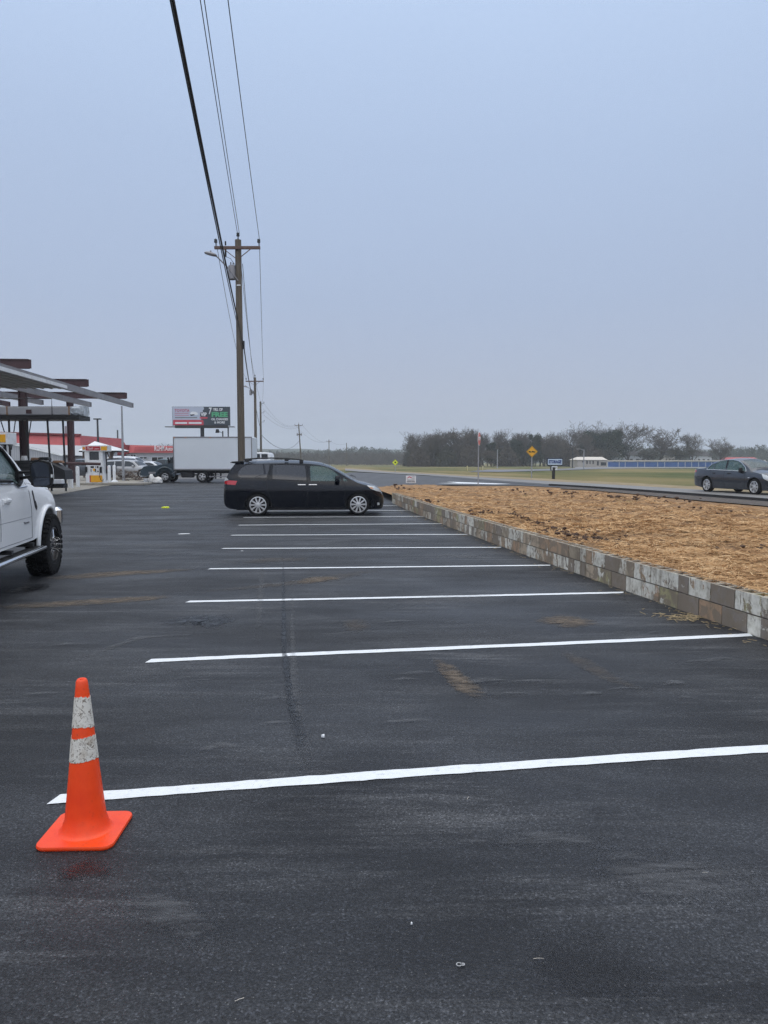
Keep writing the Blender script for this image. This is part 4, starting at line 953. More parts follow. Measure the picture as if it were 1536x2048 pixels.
# ------------------------------------------------------------------ straw bed
from mathutils import noise as mn
far_px = [(1536, 1012), (1402, 1001), (1260, 987), (1180, 978.5), (1100, 972.5), (1040, 969), (962, 969), (840, 969), (790, 970.5), (768, 976)]
FP = [unp(x, y, .12) for x, y in far_px]; FP.insert(0, FP[0] + (FP[0] - FP[1]).normalized() * 14)
def straw_h(x, y):
    s = x - xw(y); n = mn.fractal(Vector((x * .9, y * .9, 1.3)), 1.0, 2.0, 4) * .085 + mn.fractal(Vector((x * .25, y * .25, 4.3)), 1.0, 2.0, 2) * .05
    n2 = mn.fractal(Vector((x * 3.5, y * 3.5, 7.7)), 1.0, 2.0, 3) * .04
    edge = .37 - .05 * smooth(0, .8, s); return edge * (1 - .3 * smooth(10, 26, y)) * (1 - .25 * smooth(2, 12, s)) + n * smooth(.1, .8, s) + n2 * smooth(.1, .5, s)
poly_xy = [(p.x, p.y) for p in FP]
def inside_far(x, y):       # below (nearer than) the far edge polyline
    for (x0, y0), (x1, y1) in zip(poly_xy[:-1], poly_xy[1:]):
        lo, hi = sorted((x0, x1))
        if lo <= x <= hi: return y < y0 + (y1 - y0) * (x - x0) / (x1 - x0 + 1e-9)
    return x > poly_xy[0][0] and y < poly_xy[0][1] or False
def farY(x):
    if x >= poly_xy[0][0]: return poly_xy[0][1]
    for (x0, y0), (x1, y1) in zip(poly_xy[:-1], poly_xy[1:]):
        if x1 <= x <= x0: return y0 + (y1 - y0) * (x - x0) / (x1 - x0 - 1e-9)
    return poly_xy[-1][1]
def strawmat(name, cs, rough=.9):
    m, t, b = newmat(name); v = objco(t); at_ = nd(t, 'ShaderNodeAttribute', attribute_name='tone')
    c = ramp(t, at_.outputs['Fac'], cs) if name == 'straw_strand' else ramp(t, noise(t, v, 2.2, 7, .75, .8), cs)
    t.links.new(c, b.inputs['Base Color']); b.inputs['Roughness'].default_value = rough; b.inputs['Specular IOR Level'].default_value = .2
    if name != 'straw_strand': bump(t, b, noise(t, objco(t, (1, 3, 1), (0, 0, .6)), 30, 5, .8), 1.0, .04)
    return m
M['strawbed'] = strawmat('straw_bed', [(.3, (.10, .06, .038)), (.42, (.26, .155, .085)), (.55, (.41, .25, .13)), (.75, (.50, .325, .18))])
M['strand'] = strawmat('straw_strand', [(0, (.13, .07, .038)), (.25, (.35, .20, .10)), (.6, (.57, .355, .175)), (1, (.76, .55, .32))])
def straw():
    # base sheet in wall-following coordinates (s across, y along)
    ysr = np.concatenate([np.linspace(-4, 14, 110), np.linspace(14.2, 42, 90)]); vs = []; fs = []; NS = 90
    rows = []
    for y in ysr:
        x0 = xw(y) + .165 if y < WEND else xw(WEND) + .165 - (y - WEND) * .12
        # right limit: solve far edge
        row = []
        xr = poly_xy[0][0]
        cand = [x for x in np.linspace(x0, 40, 240) if farY(x) > y]
        xa = max(x0, min(cand)) if cand else None
        rows.append((y, x0, xa, 40 if cand else None))
    for y, x0, xa, xb in rows:
        for k in range(NS):
            if xa is None: xx = x0
            else:
                xx = xa + (22 - xa) * (k / (NS - 1)) ** 1.3 if xa < 22 else xa
            z = straw_h(xx, y)
            if farY(xx) - y < .6: z = max(G(xx, y) - .02, z * smooth(-.1, .6, farY(xx) - y))
            vs.append((xx, y, z))
    n = NS
    for j in range(len(ysr) - 1):
        if rows[j][2] is None or rows[j + 1][2] is None: continue
        for k in range(NS - 1): fs.append((j * n + k, j * n + k + 1, (j + 1) * n + k + 1, (j + 1) * n + k))
    mb = MB(); mb.add(vs, fs); bed = mb.build('straw_bed', M['strawbed'], smooth=80); tag(bed, kind='stuff', label='golden straw mulch spread over the raised bed behind the block wall', cat='straw')
    # strands
    def batch(n, ylo, yhi, ln, wd, name_seed, clump=.5):
        r = np.random.default_rng(name_seed); V = []; F = []; T = []
        cnt = 0; tries = 0
        while cnt < n and tries < n * 6:
            tries += 1
            u = r.random(); y = ylo + (yhi - ylo) * u ** 1.25; x0 = xw(min(y, WEND)) + .17
            xmax = min(20, y * .545 + 1.2); 
            if xmax <= x0: continue
            x = x0 + (xmax - x0) * r.random()
            if farY(x) < y + .1: continue
            cl = mn.noise(Vector((x * 2.1, y * 2.1, 3.0))) + .5 * mn.noise(Vector((x * .6, y * .6, 9.0)))
            if cl < r.uniform(-.55, .25): continue
            h = straw_h(x, y); a = r.uniform(0, 2 * math.pi); L_ = ln * r.uniform(.5, 1.3); wv = wd * r.uniform(.6, 1.3)
            d = np.array([math.cos(a), math.sin(a), r.normal(0, .16)]); sd_ = np.array([-math.sin(a), math.cos(a), 0.]); bend = r.normal(0, .25, 2); zoff = h + abs(r.normal(0, .018)) + .004
            b = len(V); tone = min(1, max(0, r.normal(.5, .2) + cl * .32))
            for k in range(4):
                t_ = k / 3 - .5; c = np.array([x, y, zoff]) + d * t_ * L_ + sd_ * bend[0] * L_ * (t_ * t_ * 4 - .3) * .5; c[2] += -.12 * L_ * abs(bend[1]) * (t_ * t_ * 4 - .6)
                c[2] = max(c[2], h * .9)
                V.append(c - sd_ * wv / 2); V.append(c + sd_ * wv / 2 + np.array([0, 0, wv * .4]))
            for k in range(3): F.append((b + 2 * k, b + 2 * k + 1, b + 2 * k + 3, b + 2 * k + 2)); T.append(tone)
            cnt += 1
        return V, F, T
    V = []; F = []; T = []
    for args in ((30000, 3.5, 11, .16, .0045, 1), (34000, 8, 18, .2, .0065, 2), (26000, 14, 38, .26, .011, 3)):
        v, f, tt = batch(*args); b = len(V); V += v; F += [tuple(b + i for i in q) for q in f]; T += tt
    me = bpy.data.meshes.new('straw'); me.from_pydata([tuple(p) for p in V], [], F); me.materials.append(M['strand'])
    ta = me.attributes.new('tone', 'FLOAT', 'FACE'); ta.data.foreach_set('value', np.array(T, np.float32))
    o = bpy.data.objects.new('straw', me); col.objects.link(o); tag(o, 'loose golden straw strands on the raised bed', 'straw', kind='stuff')
straw()
M['soil'] = mat('dark_wet_soil', (.085, .05, .034), .9, 0, .5, 14, bmp=1.0)
def clods():
    mb = MB()
    spots = [(1130, 1072, .42, 90), (1165, 1082, .42, 80), (1190, 1090, .3, 50), (1075, 1055, .25, 35), (1045, 1046, .2, 25), (945, 1031, .3, 40), (990, 1030, .25, 26), (1010, 1032, .2, 16), (868, 1008, .3, 30), (842, 1003, .35, 40), (810, 996, .3, 30), (785, 978, .8, 90), (768, 970, .6, 60), (1205, 1008, .3, 20), (1290, 985, .8, 50), (1220, 982, .9, 50), (1130, 976, .8, 40), (1040, 972, .9, 30), (1400, 1003, .5, 30), (1450, 1010, .5, 30), (905, 972, .8, 22), (1480, 1085, .3, 10), (1400, 1088, .3, 10)]
    for px, py, sp_, n in spots:
        c = unp(px, py, .25)
        for k in range(int(n * (.55 if c.y > 18 else .9))):
            x = c.x + random.gauss(0, sp_); y = c.y + random.gauss(0, sp_ * 1.3)
            if x < xw(min(y, WEND)) + .2: continue
            r = random.uniform(.012, .05) * (1 + .6 * (c.y > 25)); z = max(straw_h(x, y) if farY(x) > y else G(x, y) + .02, 0) + r * .3 + max(0, .10 * (1 - math.hypot(x - c.x, y - c.y) / (sp_ * 1.5))) * random.random()
            vs = []; A = Matrix.Rotation(random.random() * 6, 3, 'Z')
            for q in ((1, 0, 0), (-1, 0, 0), (0, 1, 0), (0, -1, 0), (0, 0, 1), (0, 0, -1), (.6, .6, .6), (-.6, .6, .5), (.6, -.6, .5), (-.6, -.6, .6)):
                p = A @ (Vector(q) * r * random.uniform(.7, 1.3)); vs.append((x + p.x * 1.2, y + p.y, z + p.z * .8))
            bmx = bmesh.new(); [bmx.verts.new(p) for p in vs]; bmesh.ops.convex_hull(bmx, input=bmx.verts); bmx.verts.index_update()
            vl = [v.co.copy() for v in bmx.verts]; fl = [tuple(v.index for v in f.verts) for f in bmx.faces]; bmx.free(); mb.add(vl, fl)
    tag(mb.build('soil', M['soil']), 'dark soil clods scattered along the wall and the straw edge', 'soil', kind='stuff')
clods()

# ------------------------------------------------------------------ traffic cone
def cone():
    m, t, b = newmat('orange_cone_plastic'); v = objco(t)
    c = ramp(t, noise(t, v, 7, 5, .6), [(.3, (.86, .05, .005)), (.7, (.98, .085, .010))])
    c = mixc(t, ramp(t, noise(t, v, 38, 5, .8), [(.62, g3(0)), (.70, g3(.65))]), c, (.22, .035, .02)); c = mixc(t, ramp(t, noise(t, v, 5, 6, .75), [(.5, g3(0)), (.75, g3(.35))]), c, (.55, .09, .05))
    t.links.new(c, b.inputs['Base Color']); b.inputs['Roughness'].default_value = .42; bump(t, b, noise(t, v, 40, 3), .12, .004)
    m2, t2, b2 = newmat('dirty_reflective_collar'); v = objco(t2, (1, 1, .8))
    c = ramp(t2, noise(t2, v, 6, 3), [(.3, (.60, .57, .50)), (.7, (.78, .76, .70))])
    c = mixc(t2, ramp(t2, noise(t2, v, 55, 4, .85, 1.5), [(.535, g3(0)), (.57, g3(.9))]), c, (.12, .08, .05))
    c = mixc(t2, ramp(t2, noise(t2, v, 16, 5, .7), [(.52, g3(0)), (.7, g3(.6))]), c, (.34, .27, .19))
    t2.links.new(c, b2.inputs['Base Color']); b2.inputs['Roughness'].default_value = .6
    ctr = gp(172, 1652, .03); bl = gp(80, 1692, .02); br = gp(222, 1690, .02); tr = gp(265, 1624, .02)
    root = thing('traffic_cone', 'orange traffic cone with two scuffed white collars at the end of the nearest stall line', 'traffic cone', (ctr.x, ctr.y, 0))
    side = (br - bl).length; print('cone base', side, (tr - br).length, ctr.y)
    ax = (br - bl).normalized(); rz = math.atan2(ax.y, ax.x) ; root.rotation_euler.z = rz
    cen = Vector((0, 0, 0)); S_ = .34
    mb = MB(); poly = []; rr = .045; hs = S_ / 2
    for cx, cy, a0 in ((hs - rr, hs - rr, 0), (-hs + rr, hs - rr, 90), (-hs + rr, -hs + rr, 180), (hs - rr, -hs + rr, 270)):
        for k in range(6): a = R(a0 + 18 * k); poly.append((cx + rr * math.cos(a), cy + rr * math.sin(a)))
    n = len(poly); vs = []
    for z, k in ((.0, .97), (.006, .995), (.012, 1), (.019, .985)): vs += [(x * k, y * k, z) for x, y in poly]
    fs = [tuple(reversed(range(n))), tuple(range(3 * n, 4 * n))] + [(r * n + i, r * n + (i + 1) % n, (r + 1) * n + (i + 1) % n, (r + 1) * n + i) for r in range(3) for i in range(n)]
    mb.add(vs, fs); bs = mb.build('base', m, root, smooth=40)
    H = .715; rad = lambda z: .099 - (.099 - .024) * (z / H) ** .93
    mb = MB(); prof = [(.122, .018), (.112, .022), (.104, .032), (.099, .05)] + [(rad(z), z) for z in np.linspace(.08, H - .012, 24)] + [(.021, H - .003), (.017, H), (.012, H - .004), (.011, H - .05)]
    mb.lathe(prof, 48); mb.build('cone_body', m, root, smooth=50)
    for z0, z1 in ((.35, .455), (.50, .635)):
        mb = MB(); vs = []; nn = 64; zz = [z0] + list(np.linspace(z0, z1, 6)) + [z1]; jit = [random.uniform(-.003, .003) for _ in range(64)]
        for j, z in enumerate(zz):
            for k in range(nn):
                th = 2 * math.pi * k / nn; dz = .005 * math.sin(th * 2 + z0 * 9) + (jit[k] if j in (0, 1, 6, 7) else 0); q = z + dz; r_ = rad(q) + (.0022 if 0 < j < 7 else .0002)
                vs.append((r_ * math.cos(th), r_ * math.sin(th), q))
        mb.add(vs, [(j * nn + k, j * nn + (k + 1) % nn, (j + 1) * nn + (k + 1) % nn, (j + 1) * nn + k) for j in range(7) for k in range(nn)])
        o = mb.build('reflective_collar', m2, root, smooth=30)
cone()

# ------------------------------------------------------------------ utility poles and lines
P1 = Vector((at(483, 900, 33).x, 33, 0)); LD = Vector((-.157, .988, 0)).normalized(); LS = Vector((LD.y, -LD.x, 0))   # line direction and its right side
def insulator(mb, x, y, z, s=1.0):
    mb.tube([(x, y, z - .12 * s), (x, y, z)], .015 * s, 6)
    mb.lathe([(.03 * s, z), (.07 * s, z + .02), (.075 * s, z + .06), (.045 * s, z + .085), (.07 * s, z + .10), (.065 * s, z + .15), (.03 * s, z + .17)], 12, 0, Matrix.Translation((x, y, 0)))
def pole(label, base, H_, r0, r1, lean=(0, 0), arm=None, armz=None, lamp=None, trans=None, brackets=0, rz=0.0, detail=True):
    root = thing('utility_pole', label, 'utility pole', (base.x, base.y, base.z), rz, 'wooden utility poles along the lot')
    X = lambda z: (lean[0] * z, lean[1] * z)
    mb = MB(); mb.tube([(*X(z), z) for z in np.linspace(-.3, H_, 12)], [r0 + (r1 - r0) * k / 11 for k in range(12)], 16 if detail else 8); mb.build('shaft', M['wood'], root, smooth=50)
    if arm:
        z = armz; x0, y0 = X(z); off = -r1 - .06
        mb = MB(); mb.box((x0, y0 + off, z), (arm * 2, .1, .125)); a = mb.build('crossarm', mat('crossarm_wood', (.13, .085, .07), .8, 0, .2, 6) if 'armw' not in M else M['armw'], root, bevel=.008); M['armw'] = a.data.materials[0]
        for sg in (-1, 1):
            MB().bar((x0 + sg * .6, y0 + off - .055, z - .05), (x0 + sg * .03, y0 + off - .02, z - .48), .03, .03).build('brace', M['armw'], root)
            mb = MB(); insulator(mb, x0 + sg * (arm - .06), y0 + off, z + .2); mb.build('insulator', M['wire'], root, smooth=40)
        mb = MB(); tx, ty = X(H_); mb.tube([(tx, ty, H_ - .2), (tx, ty, H_ + .1)], .03, 6); insulator(mb, tx, ty, H_ + .14); mb.build('insulator', M['wire'], root, smooth=40)
    if trans:
        for (dx, z) in trans:
            tx, ty = X(z); cx = tx + dx; mb = MB(); mb.lathe([(.12, z - .32), (.16, z - .30), (.165, z + .22), (.15, z + .27), (.06, z + .30)], 16, 0, Matrix.Translation((cx, ty - .05, 0)))
            mb.tube([(cx - .05, ty - .05, z + .28), (cx - .05, ty - .05, z + .42)], .03, 8); mb.tube([(cx + .05, ty - .05, z + .28), (cx + .05, ty - .05, z + .40)], .025, 8); mb.box(((cx + tx) / 2, ty, z), (abs(dx) * .8, .06, .3))
            mb.build('transformer', M['galv'], root, smooth=40)
    if lamp:
        z, dx, dz = lamp; x0, y0 = X(z); mb = MB()
        mb.tube([(x0, y0 - r1, z), (x0 + dx * .4, y0 - .25, z + dz * .55), (x0 + dx * .75, y0 - .4, z + dz * .92), (x0 + dx * .85, y0 - .45, z + dz)], .028, 8)
        la = mb.build('lamp_arm', M['galv'], root, smooth=50)
        mb = MB(); T = Matrix.Translation((x0 + dx, y0 - .5, z + dz + .03)) @ Matrix.Rotation(R(14 if dx < 0 else -14), 4, 'Y')
        mb.lathe([(.03, -.07), (.13, -.05), (.15, 0), (.12, .05), (.04, .08)], 12, 0, T @ Matrix.Diagonal((1.9, 1, 1, 1))); mb.tube([(x0 + dx, y0 - .5, z + dz + .09), (x0 + dx, y0 - .5, z + dz + .17)], .035, 8)
        mb.build('lamp_head', M['galv'], la, smooth=50)
    for k in range(brackets):
        z = H_ - .35 - k * 1.45; bx, by = X(z); mb = MB(); mb.bar((bx, by, z), (bx + .55, by, z + .02), .05, .05); insulator(mb, bx + .55, by, z + .14, .8); mb.build('bracket', M['wire'], root)
    return root
ptop = at(480, 480, 33).z; arz = at(480, 498, 33).z
p1 = pole('tallest nearest wooden utility pole with street lamp and grey transformer rising behind the black minivan', P1, ptop, .165, .135, lean=(-.0025, 0), arm=.98, armz=arz, lamp=(at(0, 563, 33).z, -1.08, 1.0), trans=[(-.27, at(0, 545, 33).z)], rz=0)
# cutout fuse and drop loop on pole one
cf_ = MB(); x_ = -.53; z_ = arz
cf_.tube([(x_, -.2, z_ + .27), (x_, -.2, z_ + .1)], .035, 8); cf_.tube([(x_, -.2, z_ - .08), (x_, -.2, z_ - .38)], .04, 8); cf_.tube([(x_, -.2, z_ - .38), (x_ + .2, -.18, z_ - .45), (x_ + .38, -.15, z_ - .7), (x_ + .36, -.1, z_ - 1.05)], .01, 5); cf_.build('fuse_cutout', M['cable'], p1)
MB().box((.0, -.155, at(0, 572, 33).z), (.16, .02, .05)).build('pole_marker', M['white'], p1)
MB().box((.16, -.02, at(0, 690, 33).z), (.07, .12, .34)).build('cable_clamp', M['cable'], p1)
def pbase(px, D): 
    a = at(px, 900, D); return Vector((a.x, D, G(a.x, D)))
P2 = pbase(511.5, 88); P3 = pbase(522, 120); P4 = pbase(603, 190); P5 = pbase(658, 296); P6 = pbase(693, 335)
topz = lambda py, D, b: at(0, py, D).z - b.z
p2 = pole('second wooden utility pole with crossarm and lamp just right of the tallest pole', P2, topz(755, 88, P2), .19, .14, arm=1.05, armz=topz(763, 88, P2), lamp=(topz(785, 88, P2), -1.0, .6), trans=[(-.5, topz(785, 88, P2))], detail=False)
p3 = pole('wooden pole with stacked side brackets beside the second crossarm pole', P3, topz(803, 120, P3), .19, .14, brackets=3, detail=False)
p4 = pole('leaning wooden pole with twin transformers above the minivan roof', P4, topz(848, 190, P4), .19, .13, lean=(-.06, 0), arm=1.0, armz=topz(851, 190, P4), trans=[(-.5, topz(869, 190, P4)), (.5, topz(869, 190, P4))], detail=False)
p5 = pole('distant wooden pole with a crossarm right of the leaning pole', P5, topz(880, 296, P5), .2, .15, arm=1.0, armz=topz(883, 296, P5), detail=False)
p6 = pole('farthest bare wooden pole without a crossarm', P6, topz(886, 335, P6), .22, .16, detail=False)
def sag(a, b, s, n=28):
    return [a.lerp(b, k / n) - Vector((0, 0, s * 4 * (k / n) * (1 - k / n))) for k in range(n + 1)]
def wire(a, b, s, r, label, m='wire', n=5, name='power_line'):
    mb = MB(); mb.tube(sag(a, b, s), r, n, caps=False); return tag(mb.build(name, M[m], smooth=60), label, 'cable', 'overhead cables')
def onray(px, py, D): return at(px, py, D)
# spans from pole one back over the viewer: fitted so they pass the same pixels in the photo
def back(a, px, y, r, label, zback, s, m='wire', lift=0.0):
    """span from a towards a pole behind the viewer; passes through pixel (px,0) at depth y"""
    q = at(px, 0, y); k = 1.0
    d = (q - a); d.z = 0; u = d / abs(d.y); b = a + u * 56; t = (a.y - y) / 56
    # choose end height so that the sagging curve goes through q
    zlin = q.z + s * 4 * t * (1 - t); b.z = a.z + (zlin - a.z) / t
    return wire(a, b, s, r, label, m, 6)
A1 = P1 + Vector((0, 0, 0))
top1 = Vector((P1.x - .03, 33, ptop + .3)); armL = Vector((P1.x - .95, 32.8, arz + .38)); armR = Vector((P1.x + .92, 32.8, arz + .38))
back(Vector((P1.x - .05, 33, ptop + .28)), 400.5, 16.5, .011, 'left one of the close pair of thin wires meeting the top of the tallest pole', 0, .75)
back(Vector((P1.x + .03, 33, ptop + .28)), 408.5, 16.8, .011, 'right one of the close pair of thin wires meeting the top of the tallest pole', 0, .75)
back(armR, 456, 16.2, .011, 'thin wire meeting the right end of the crossarm on the tallest pole', 0, .75)
tele = Vector((P1.x + .17, 32.9, at(0, 690, 33).z)); 
back(tele, 345.5, 7.6, .019, 'thick black cable sweeping down from the top left to the tallest pole', 0, .7, 'cable')
back(tele + Vector((-.04, -.02, -.12)), 341, 7.7, .011, 'thin cable running close beside the thick black cable', 0, .72)
e2 = lambda b, dx, z: Vector((b.x + dx, b.y, b.z + z))
h2 = topz(755, 88, P2)
for a, b, s, lb in ((top1, e2(P2, 0, h2 + .25), 1.2, 'thin wire between the tops of the first two poles'), (armR, e2(P2, 1.0, topz(760, 88, P2) + .3), 1.2, 'thin wire between the right crossarm ends of the first two poles'), (armL, e2(P2, -1.0, topz(760, 88, P2) + .3), 1.3, 'thin wire between the left crossarm ends of the first two poles')):
    wire(a, b, s, .013, lb)
wire(Vector((P1.x + .15, 33, at(0, 528, 33).z)), e2(P2, .1, h2 - 1.2), 1.2, .014, 'neutral wire from below the crossarm of the tallest pole to the second pole')
wire(tele, e2(P2, -.2, topz(783, 88, P2)), .9, .028, 'thick black cable between the first and second poles', 'cable')
wire(e2(P2, -.2, topz(783, 88, P2)), e2(P3, -.15, topz(852, 120, P3)), .3, .03, 'thick black cable between the second and third poles', 'cable')
for dx, z in ((0, h2 + .2), (1.0, topz(760, 88, P2) + .3)): wire(e2(P2, dx, z), e2(P3, .3, topz(812, 120, P3) + (.4 if dx else 0)), .5, .013, 'thin wire from the %s of the second crossarm pole to the bracket pole' % ('right arm end' if dx else 'top'), n=4)
h4 = topz(848, 190, P4)
for k, z in enumerate((topz(806, 120, P3), topz(818, 120, P3), topz(830, 120, P3))):
    wire(e2(P3, .5, z), e2(P4, -.06 * h4 - .9 + .9 * k, topz(850, 190, P4)), 1.5, .017, 'sagging wire from the %s bracket to the leaning pole' % ('top', 'middle', 'lowest')[k], n=4)
wire(e2(P3, .1, topz(870, 120, P3)), e2(P4, -.3, topz(878, 190, P4) * .98), 2.3, .035, 'low thick cable with a dark splice between the bracket pole and the leaning pole', 'cable')
for dx in (-.9, .9): wire(e2(P4, -.06 * h4 + dx, topz(850, 190, P4)), e2(P5, dx, topz(882, 296, P5)), 2.0, .022, 'sagging wire from the leaning pole to the distant crossarm pole, %s' % ('left' if dx < 0 else 'right'), n=4)
wire(e2(P5, 0, topz(881, 296, P5)), e2(P6, 0, topz(887, 335, P6)), 1.0, .022, 'faint wire to the farthest pole', n=4)

# ------------------------------------------------------------------ canopy frame of the filling station
CU = Vector((-.087, .996, 0)); CV = Vector((.996, .087, 0)); CO = Vector((-15.4, 32.9, 0))
def C(u, v, z): p = CO + CU * u + CV * v; return Vector((p.x, p.y, z))
crz = math.atan2(CV.y, CV.x)
can = thing('canopy_frame', 'unfinished filling station canopy of maroon beams and grey purlins on maroon columns', 'canopy', tuple(C(8, -10, 0)))
def cpart(mb, name, m, par=None, **k):
    mb2 = MB(); mb2.v = [tuple(Vector(p) - can.location) for p in mb.v]; mb2.f = mb.f; mb2.mi = mb.mi; return mb2.build(name, m, par or can, **k)
for u in (0, 8.2, 16.4):
    mb = MB(); a, b = C(u, -22, 6.0), C(u, 0, 6.0)
    zz = (5.62, 6.0)
    for z in zz: mb.bar((a.x, a.y, z), (b.x, b.y, z), .2, .03)
    mb.bar((a.x, a.y, 5.81), (b.x, b.y, 5.81), .05, .35); mb.bar((b.x, b.y, 5.62), (b.x, b.y, 6.0), .2, .03)
    cpart(mb, 'beam', M['maroon'])
for k, (v, u0, u1, zt) in enumerate(((-.12, -16, 18.7, 5.5), (-2.75, -16, 18.2, 5.5), (-5.3, -16, 16.6, 5.5), (-8.0, -16, 18.2, 5.5), (-13, -16, 18.2, 5.5), (-18, -16, 18.2, 5.5))):
    mb = MB(); a, b = C(u0, v, 0), C(u1, v, 0)
    mb.bar((a.x, a.y, zt - .15), (b.x, b.y, zt - .15), .03, .30); mb.bar((a.x - .05, a.y, zt), (b.x - .05, b.y, zt), .14, .02); mb.bar((a.x - .05, a.y, zt - .3), (b.x - .05, b.y, zt - .3), .14, .02); mb.bar((b.x, b.y, zt - .3), (b.x, b.y, zt), .14, .02)
    cpart(mb, 'purlin', M['galv'] if k < 3 else M['maroon'])
# ribbed deck panels under the near bays
mb = MB(); u1 = 5.2
a = C(-16, -.22, 5.235); b = C(u1, -.22, 5.235); c_ = C(u1, -11, 5.235); d_ = C(-16, -11, 5.235)
mb.add([a, b, c_, d_] + [p + Vector((0, 0, .02)) for p in (a, b, c_, d_)], [(0, 1, 2, 3), (7, 6, 5, 4), (0, 4, 5, 1), (1, 5, 6, 2), (2, 6, 7, 3), (3, 7, 4, 0)])
for k in range(26):
    v0 = -.4 - k * .42; mb.bar(C(-16, v0, 5.215), C(u1 - .02, v0, 5.215), .07, .04)
cpart(mb, 'deck_panel', mat('pale_deck_sheet', (.36, .36, .36), .5, .2, .12, .7))
mb = MB(); a = C(-16, -.10, 5.3); b = C(u1, -.10, 5.3); mb.bar(a, b, .05, .16); cpart(mb, 'deck_edge', M['white'])
for (px, D, w_) in ((49, 41, .36), (142.5, 49.2, .34)):
    q = at(px, 900, D); mb = MB()
    mb.box((q.x, q.y, 2.8), (w_, .03, 5.6)); 
    for s_ in (-1, 1): mb.box((q.x + s_ * w_ / 2, q.y, 2.8), (.03, w_ * .8, 5.6))
    mb.box((q.x, q.y, .05), (.55, .55, .1)); cpart(mb, 'column', M['maroon'])
for (px, D) in ((-90, 34), ):
    q = at(px, 900, D); mb = MB(); mb.box((q.x, q.y, 2.8), (.36, .3, 5.6)); cpart(mb, 'column', M['maroon'])

# raised rack with the wrapped fascia bundle on it
rk = thing('raised_rack', 'high black pipe rack on thin legs under the canopy', 'rack', (at(60, 960, 40).x, 40, 0))
DR = 40.0
def rz_(py, D=DR): return at(0, py, D).z
def rx_(px, D=DR): return at(px, 900, D).x
def rpart(mb, name, m, root, **k):
    mb.v = [tuple(Vector(p) - root.location) for p in mb.v]; return mb.build(name, m, root, **k)
rpart(MB().box(((rx_(-120) + rx_(171)) / 2, DR, (rz_(832) + rz_(841)) / 2), (rx_(171) - rx_(-120), 1.5, rz_(832) - rz_(841))), 'platform', M['black'], rk)
for px, lean in ((31, .0), (66, .05), (106.5, .12), (137, .06), (-30, 0)):
    for dy in (-.6,):
        rpart(MB().tube([(rx_(px), DR + dy, rz_(836)), (rx_(px) + lean, DR + dy, .0)], .055, 8), 'leg', M['black'], rk)
for a_, b_ in (((14, 842), (32, 905)), ((43, 842), (33, 900)), ((56, 842), (66, 880)), ((74, 842), (67, 880))):
    rpart(MB().bar((rx_(a_[0]), DR - .55, rz_(a_[1])), (rx_(b_[0]), DR - .55, rz_(b_[1])), .04, .04), 'brace', M['black'], rk)
rpart(MB().tube([(rx_(-120), DR - .7, rz_(800)), (rx_(118), DR - .7, rz_(799.5)), (rx_(118), DR - .7, rz_(832))], .025, 6), 'guard_rail', M['black'], rk)
rpart(MB().tube([(rx_(-120), DR + .5, rz_(812)), (rx_(168), DR + .5, rz_(812)), (rx_(168), DR + .5, rz_(832))], .02, 6), 'guard_rail', M['black'], rk)
bz0, bz1 = rz_(831.5), rz_(815)
bn = thing('panel_bundle', 'long pale wrapped bundle of fascia panels lying on the high black rack', 'bundle', (rx_(20), DR, bz0))
rpart(MB().box(((rx_(-110) + rx_(152)) / 2, DR, (bz0 + bz1) / 2 + .01), (rx_(152) - rx_(-110), 1.1, bz1 - bz0 - .01)), 'wrapping', mat('pale_wrap_film', (.36, .37, .40), .5, 0, .08, 1.2), bn, bevel=.02)
mb = MB(); xa, xb = rx_(152.5), rx_(175)
random.seed(3)
vs = []; nn = 14
for i in range(6):
    x = xa + (xb - xa) * i / 5
    for k in range(nn):
        th = 2 * math.pi * k / nn; sx_ = .55 * max(-1, min(1, 1.3 * math.cos(th))) * (1 - .06 * i); sz_ = (bz1 - bz0) / 2 * max(-1, min(1, 1.3 * math.sin(th))) * (1 + .04 * i)
        vs.append((x + random.uniform(-.02, .03), DR + sx_ + random.uniform(-.03, .03), (bz0 + bz1) / 2 + sz_ + random.uniform(-.02, .02) + .01))
mb.add(vs, [(i * nn + k, i * nn + (k + 1) % nn, (i + 1) * nn + (k + 1) % nn, (i + 1) * nn + k) for i in range(5) for k in range(nn)] + [tuple(range(nn)), tuple(range(5 * nn, 6 * nn))])
rpart(mb, 'crumpled_end', mat('crumpled_film', (.42, .46, .5), .3, 0, .35, 6, bmp=.8), bn)
for px in (27, 149, -60): rpart(MB().box((rx_(px), DR, (bz0 + bz1) / 2 + .01), (.06, 1.13, bz1 - bz0 + .02)), 'strap', M['strap'], bn)
for px in (70, -4): rpart(MB().box((rx_(px), DR - .56, rz_(824.5)), (.28, .02, .2)), 'red_patch', M['maroon'], bn)

